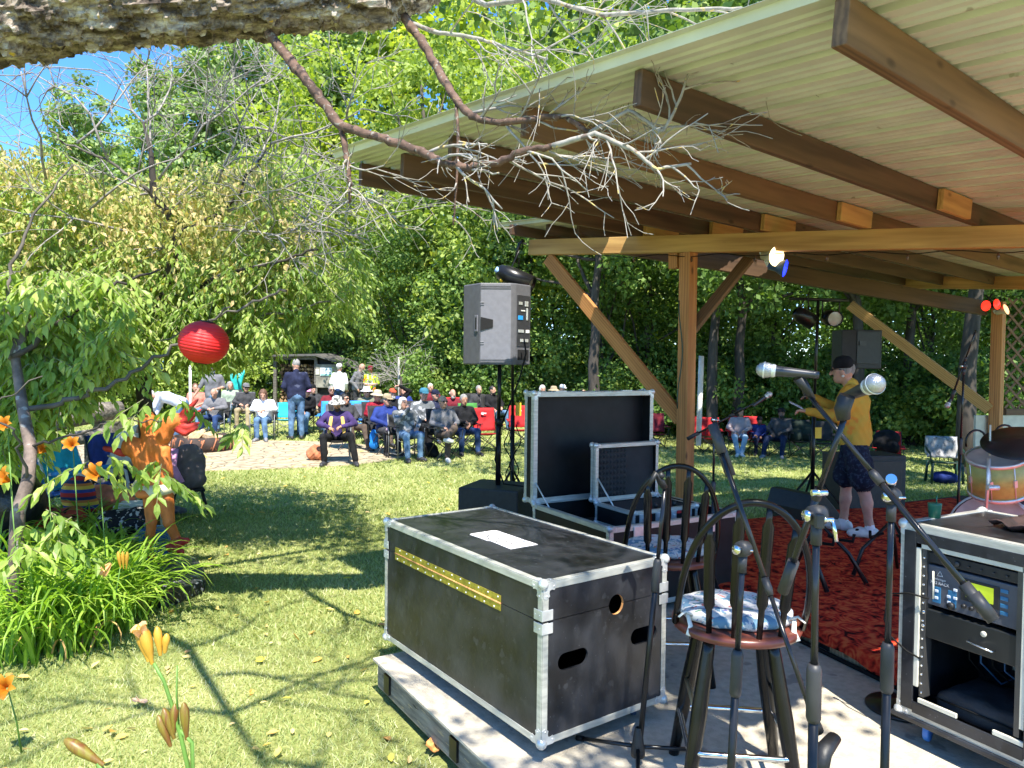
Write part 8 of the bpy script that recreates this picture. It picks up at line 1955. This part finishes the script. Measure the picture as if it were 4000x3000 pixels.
for sx in (-1, 1):
    for sy in (-1, 1): l_ = MB().tube([(sx*.15, sy*.12, .29), (sx*.2, sy*.16, .08)], .014, 6).build('leg', tubek, stl); MB().tube([(sx*.2, sy*.16, .08), (sx*.22, sy*.175, 0)], .017, 6).build('tip', grip, l_)
# ---------------------------------------------------------------- carved orange figure on a slab
fgY = 6.15; fx = xu(610, fgY)
cf = thing('carved_figure', 'orange painted wooden figure with red feathered hand and red shoes dancing on a slab', 'sculpture', (fx, fgY, 0.0))
def cfp(u, v, dy=0): q = P(u, v, fgY+dy); return np.array((q.x-fx, dy, q.z))
c = SDF()
c.chain([cfp(590, 1730), cfp(560, 1780), cfp(575, 1850), cfp(605, 1915)], [.085, .09, .08, .08], 0, .03)
c.ell(cfp(515, 1745, -.05), (.085, .07, .09), 0, .02); c.cone(cfp(640, 1760), cfp(640, 1900), .055, .08, 0, .05)
c.chain([cfp(640, 1700), cfp(655, 1650), cfp(690, 1640)], [.07, .075, .06], 0, .04); c.chain([cfp(575, 1640), cfp(585, 1700)], [.07, .06], 0, .04)
c.cone(cfp(480, 1770), cfp(410, 1750, -.05), .035, .02, 1, .02)
for a, b_, e_ in (((690, 1645), (735, 1600), (775, 1560)), ((690, 1650), (740, 1635), (785, 1600)), ((690, 1660), (735, 1668), (782, 1650)), ((685, 1668), (725, 1690), (775, 1668))): c.chain([cfp(*a), cfp(*b_), cfp(*e_)], [.035, .03, .008], 1, .012)
c.chain([cfp(590, 1940), cfp(592, 2040, -.04), cfp(582, 2140)], [.068, .042, .034], 0, .015); c.chain([cfp(645, 1940), cfp(660, 2040, -.04), cfp(690, 2105)], [.068, .045, .036], 0, .015)
c.cone(cfp(575, 2155), cfp(590, 2170, -.14), .045, .03, 1, .02); c.cone(cfp(690, 2120), cfp(730, 2112, -.06), .05, .025, 1, .02); c.cone(cfp(670, 2135, -.03), cfp(708, 2155, -.12), .05, .025, 1, .02)
c.cone(cfp(545, 1930, -.12), cfp(585, 1935, -.12), .035, .03, 0, .02)
orm = mat('orange_painted_wood', (.62, .17, .03), .7, 0, .25, 5, bump=.6, bscale=20, stretch=(3, 3, 1)); rdm = mat('red_painted_wood', (.50, .035, .03), .6, 0, .3, 8, bump=.4)
c.build('figure', .010, [orm, rdm], cf, noise=.003, nscale=26)
bl_ = SDF(); bl_.chain([cfp(552, 1915, -.03), cfp(600, 1922, -.1), cfp(655, 1908, -.03)], [.05, .05, .05], 0, .02); bl_.cone(cfp(560, 1905, .06), cfp(650, 1905, .06), .09, .09, 0, .03); bl_.build('belt', .010, mat('cream_carved', (.6, .55, .36), .8, 0, .2, 14), cf)
sb = thing('slab', 'dark slate like slab with white streaks under the carved orange figure', 'slab', (0, 0, 0)); cs_ = [(495, 2290), (540, 2210), (600, 2170), (700, 2158), (770, 2175), (805, 2235), (800, 2262), (740, 2290), (650, 2325), (560, 2320)]
pg = [tuple(G(u, v, .11).xy) for u, v in cs_]
MB().prism(pg, .0, .11).build('stone', mat('streaked_slate', (.02, .021, .024), .45, 0, .4, 4, bump=.6, bscale=9, stretch=(1, 4, 4), spots=[((.30, .31, .33), 9, .60)]), sb, bevel=.02, seg=3)
# ---------------------------------------------------------------- bushes under the trees (built from one kind, copied)
bm_ = {}
for sd_ in (1, 2):
    r = np.random.default_rng(sd_+200); bl3 = [(r.normal(0, .9), r.normal(0, .5), .6+r.random()*1.3, 1.0, .8, .8) for k in range(9)]
    bm_[sd_] = (crown_mesh('foliage', bl3, 95, 60, .13, LD if sd_ == 1 else LG, sd_+300, clump_r=.42), trunk_mb(r, 1.8, .05, bl3, nl=7, low=.05).build('stem', barkd))
WH = ['just outside the left edge of the picture', 'at the far left behind the young trunk', 'behind the far left blue tarpaulin', 'behind the upper grey log', 'behind the bending person in pale shirt', 'behind the bearded person', 'behind the wood shed, at its left end', 'just right of the wood shed roof', 'behind the red cap and teal cap', 'behind the bald person in dark red', 'behind the far dark haired person', 'directly behind the speaker pole', 'above the long grey haired person', 'above the open case lid, its left half', 'above the open case lid, its right half', 'left of the front wooden post', 'behind the front wooden post', 'behind the person in dusty pink', 'behind the bearded person in dark cap', 'behind the lighting tripod', 'behind the musician', 'behind the coat covered red chair', 'behind the garden chair', 'behind the tall boom stand', 'behind the lattice screen']
for k, (u, y, s) in enumerate(((-120, 21, 1.1), (60, 23, 1.1), (260, 24, 1.2), (470, 23, 1.1), (650, 24.5, 1.2), (860, 25, 1.1), (1000, 31, 1.2), (1530, 29, 1.1), (1640, 24.5, 1.0), (1770, 25, 1.1), (1900, 24, 1.1), (2040, 25, 1.2), (2180, 25.5, 1.1), (2330, 25, 1.2), (2480, 25.5, 1.2), (2620, 24.5, 1.1), (2760, 24, 1.1), (2900, 24.5, 1.2), (3050, 23.5, 1.1), (3200, 24, 1.1), (3360, 23, 1.2), (3520, 22, 1.0), (3680, 21.5, 1.1), (3840, 20.5, 1.1), (4000, 19.5, 1.1))):
    sd_ = 1+k % 2; T = thing('shrub', ('dark green' if sd_ == 1 else 'fresh green')+' leafy shrub '+WH[k], 'shrub', at(u, y), random.uniform(0, 6), 'shrubs of the undergrowth', s)
    fo_, st3 = bm_[sd_]; link(bpy.data.objects.new('foliage', fo_), T); link(bpy.data.objects.new('stem', st3.data), T)
for fo_, st3 in bm_.values(): bpy.data.objects.remove(st3)
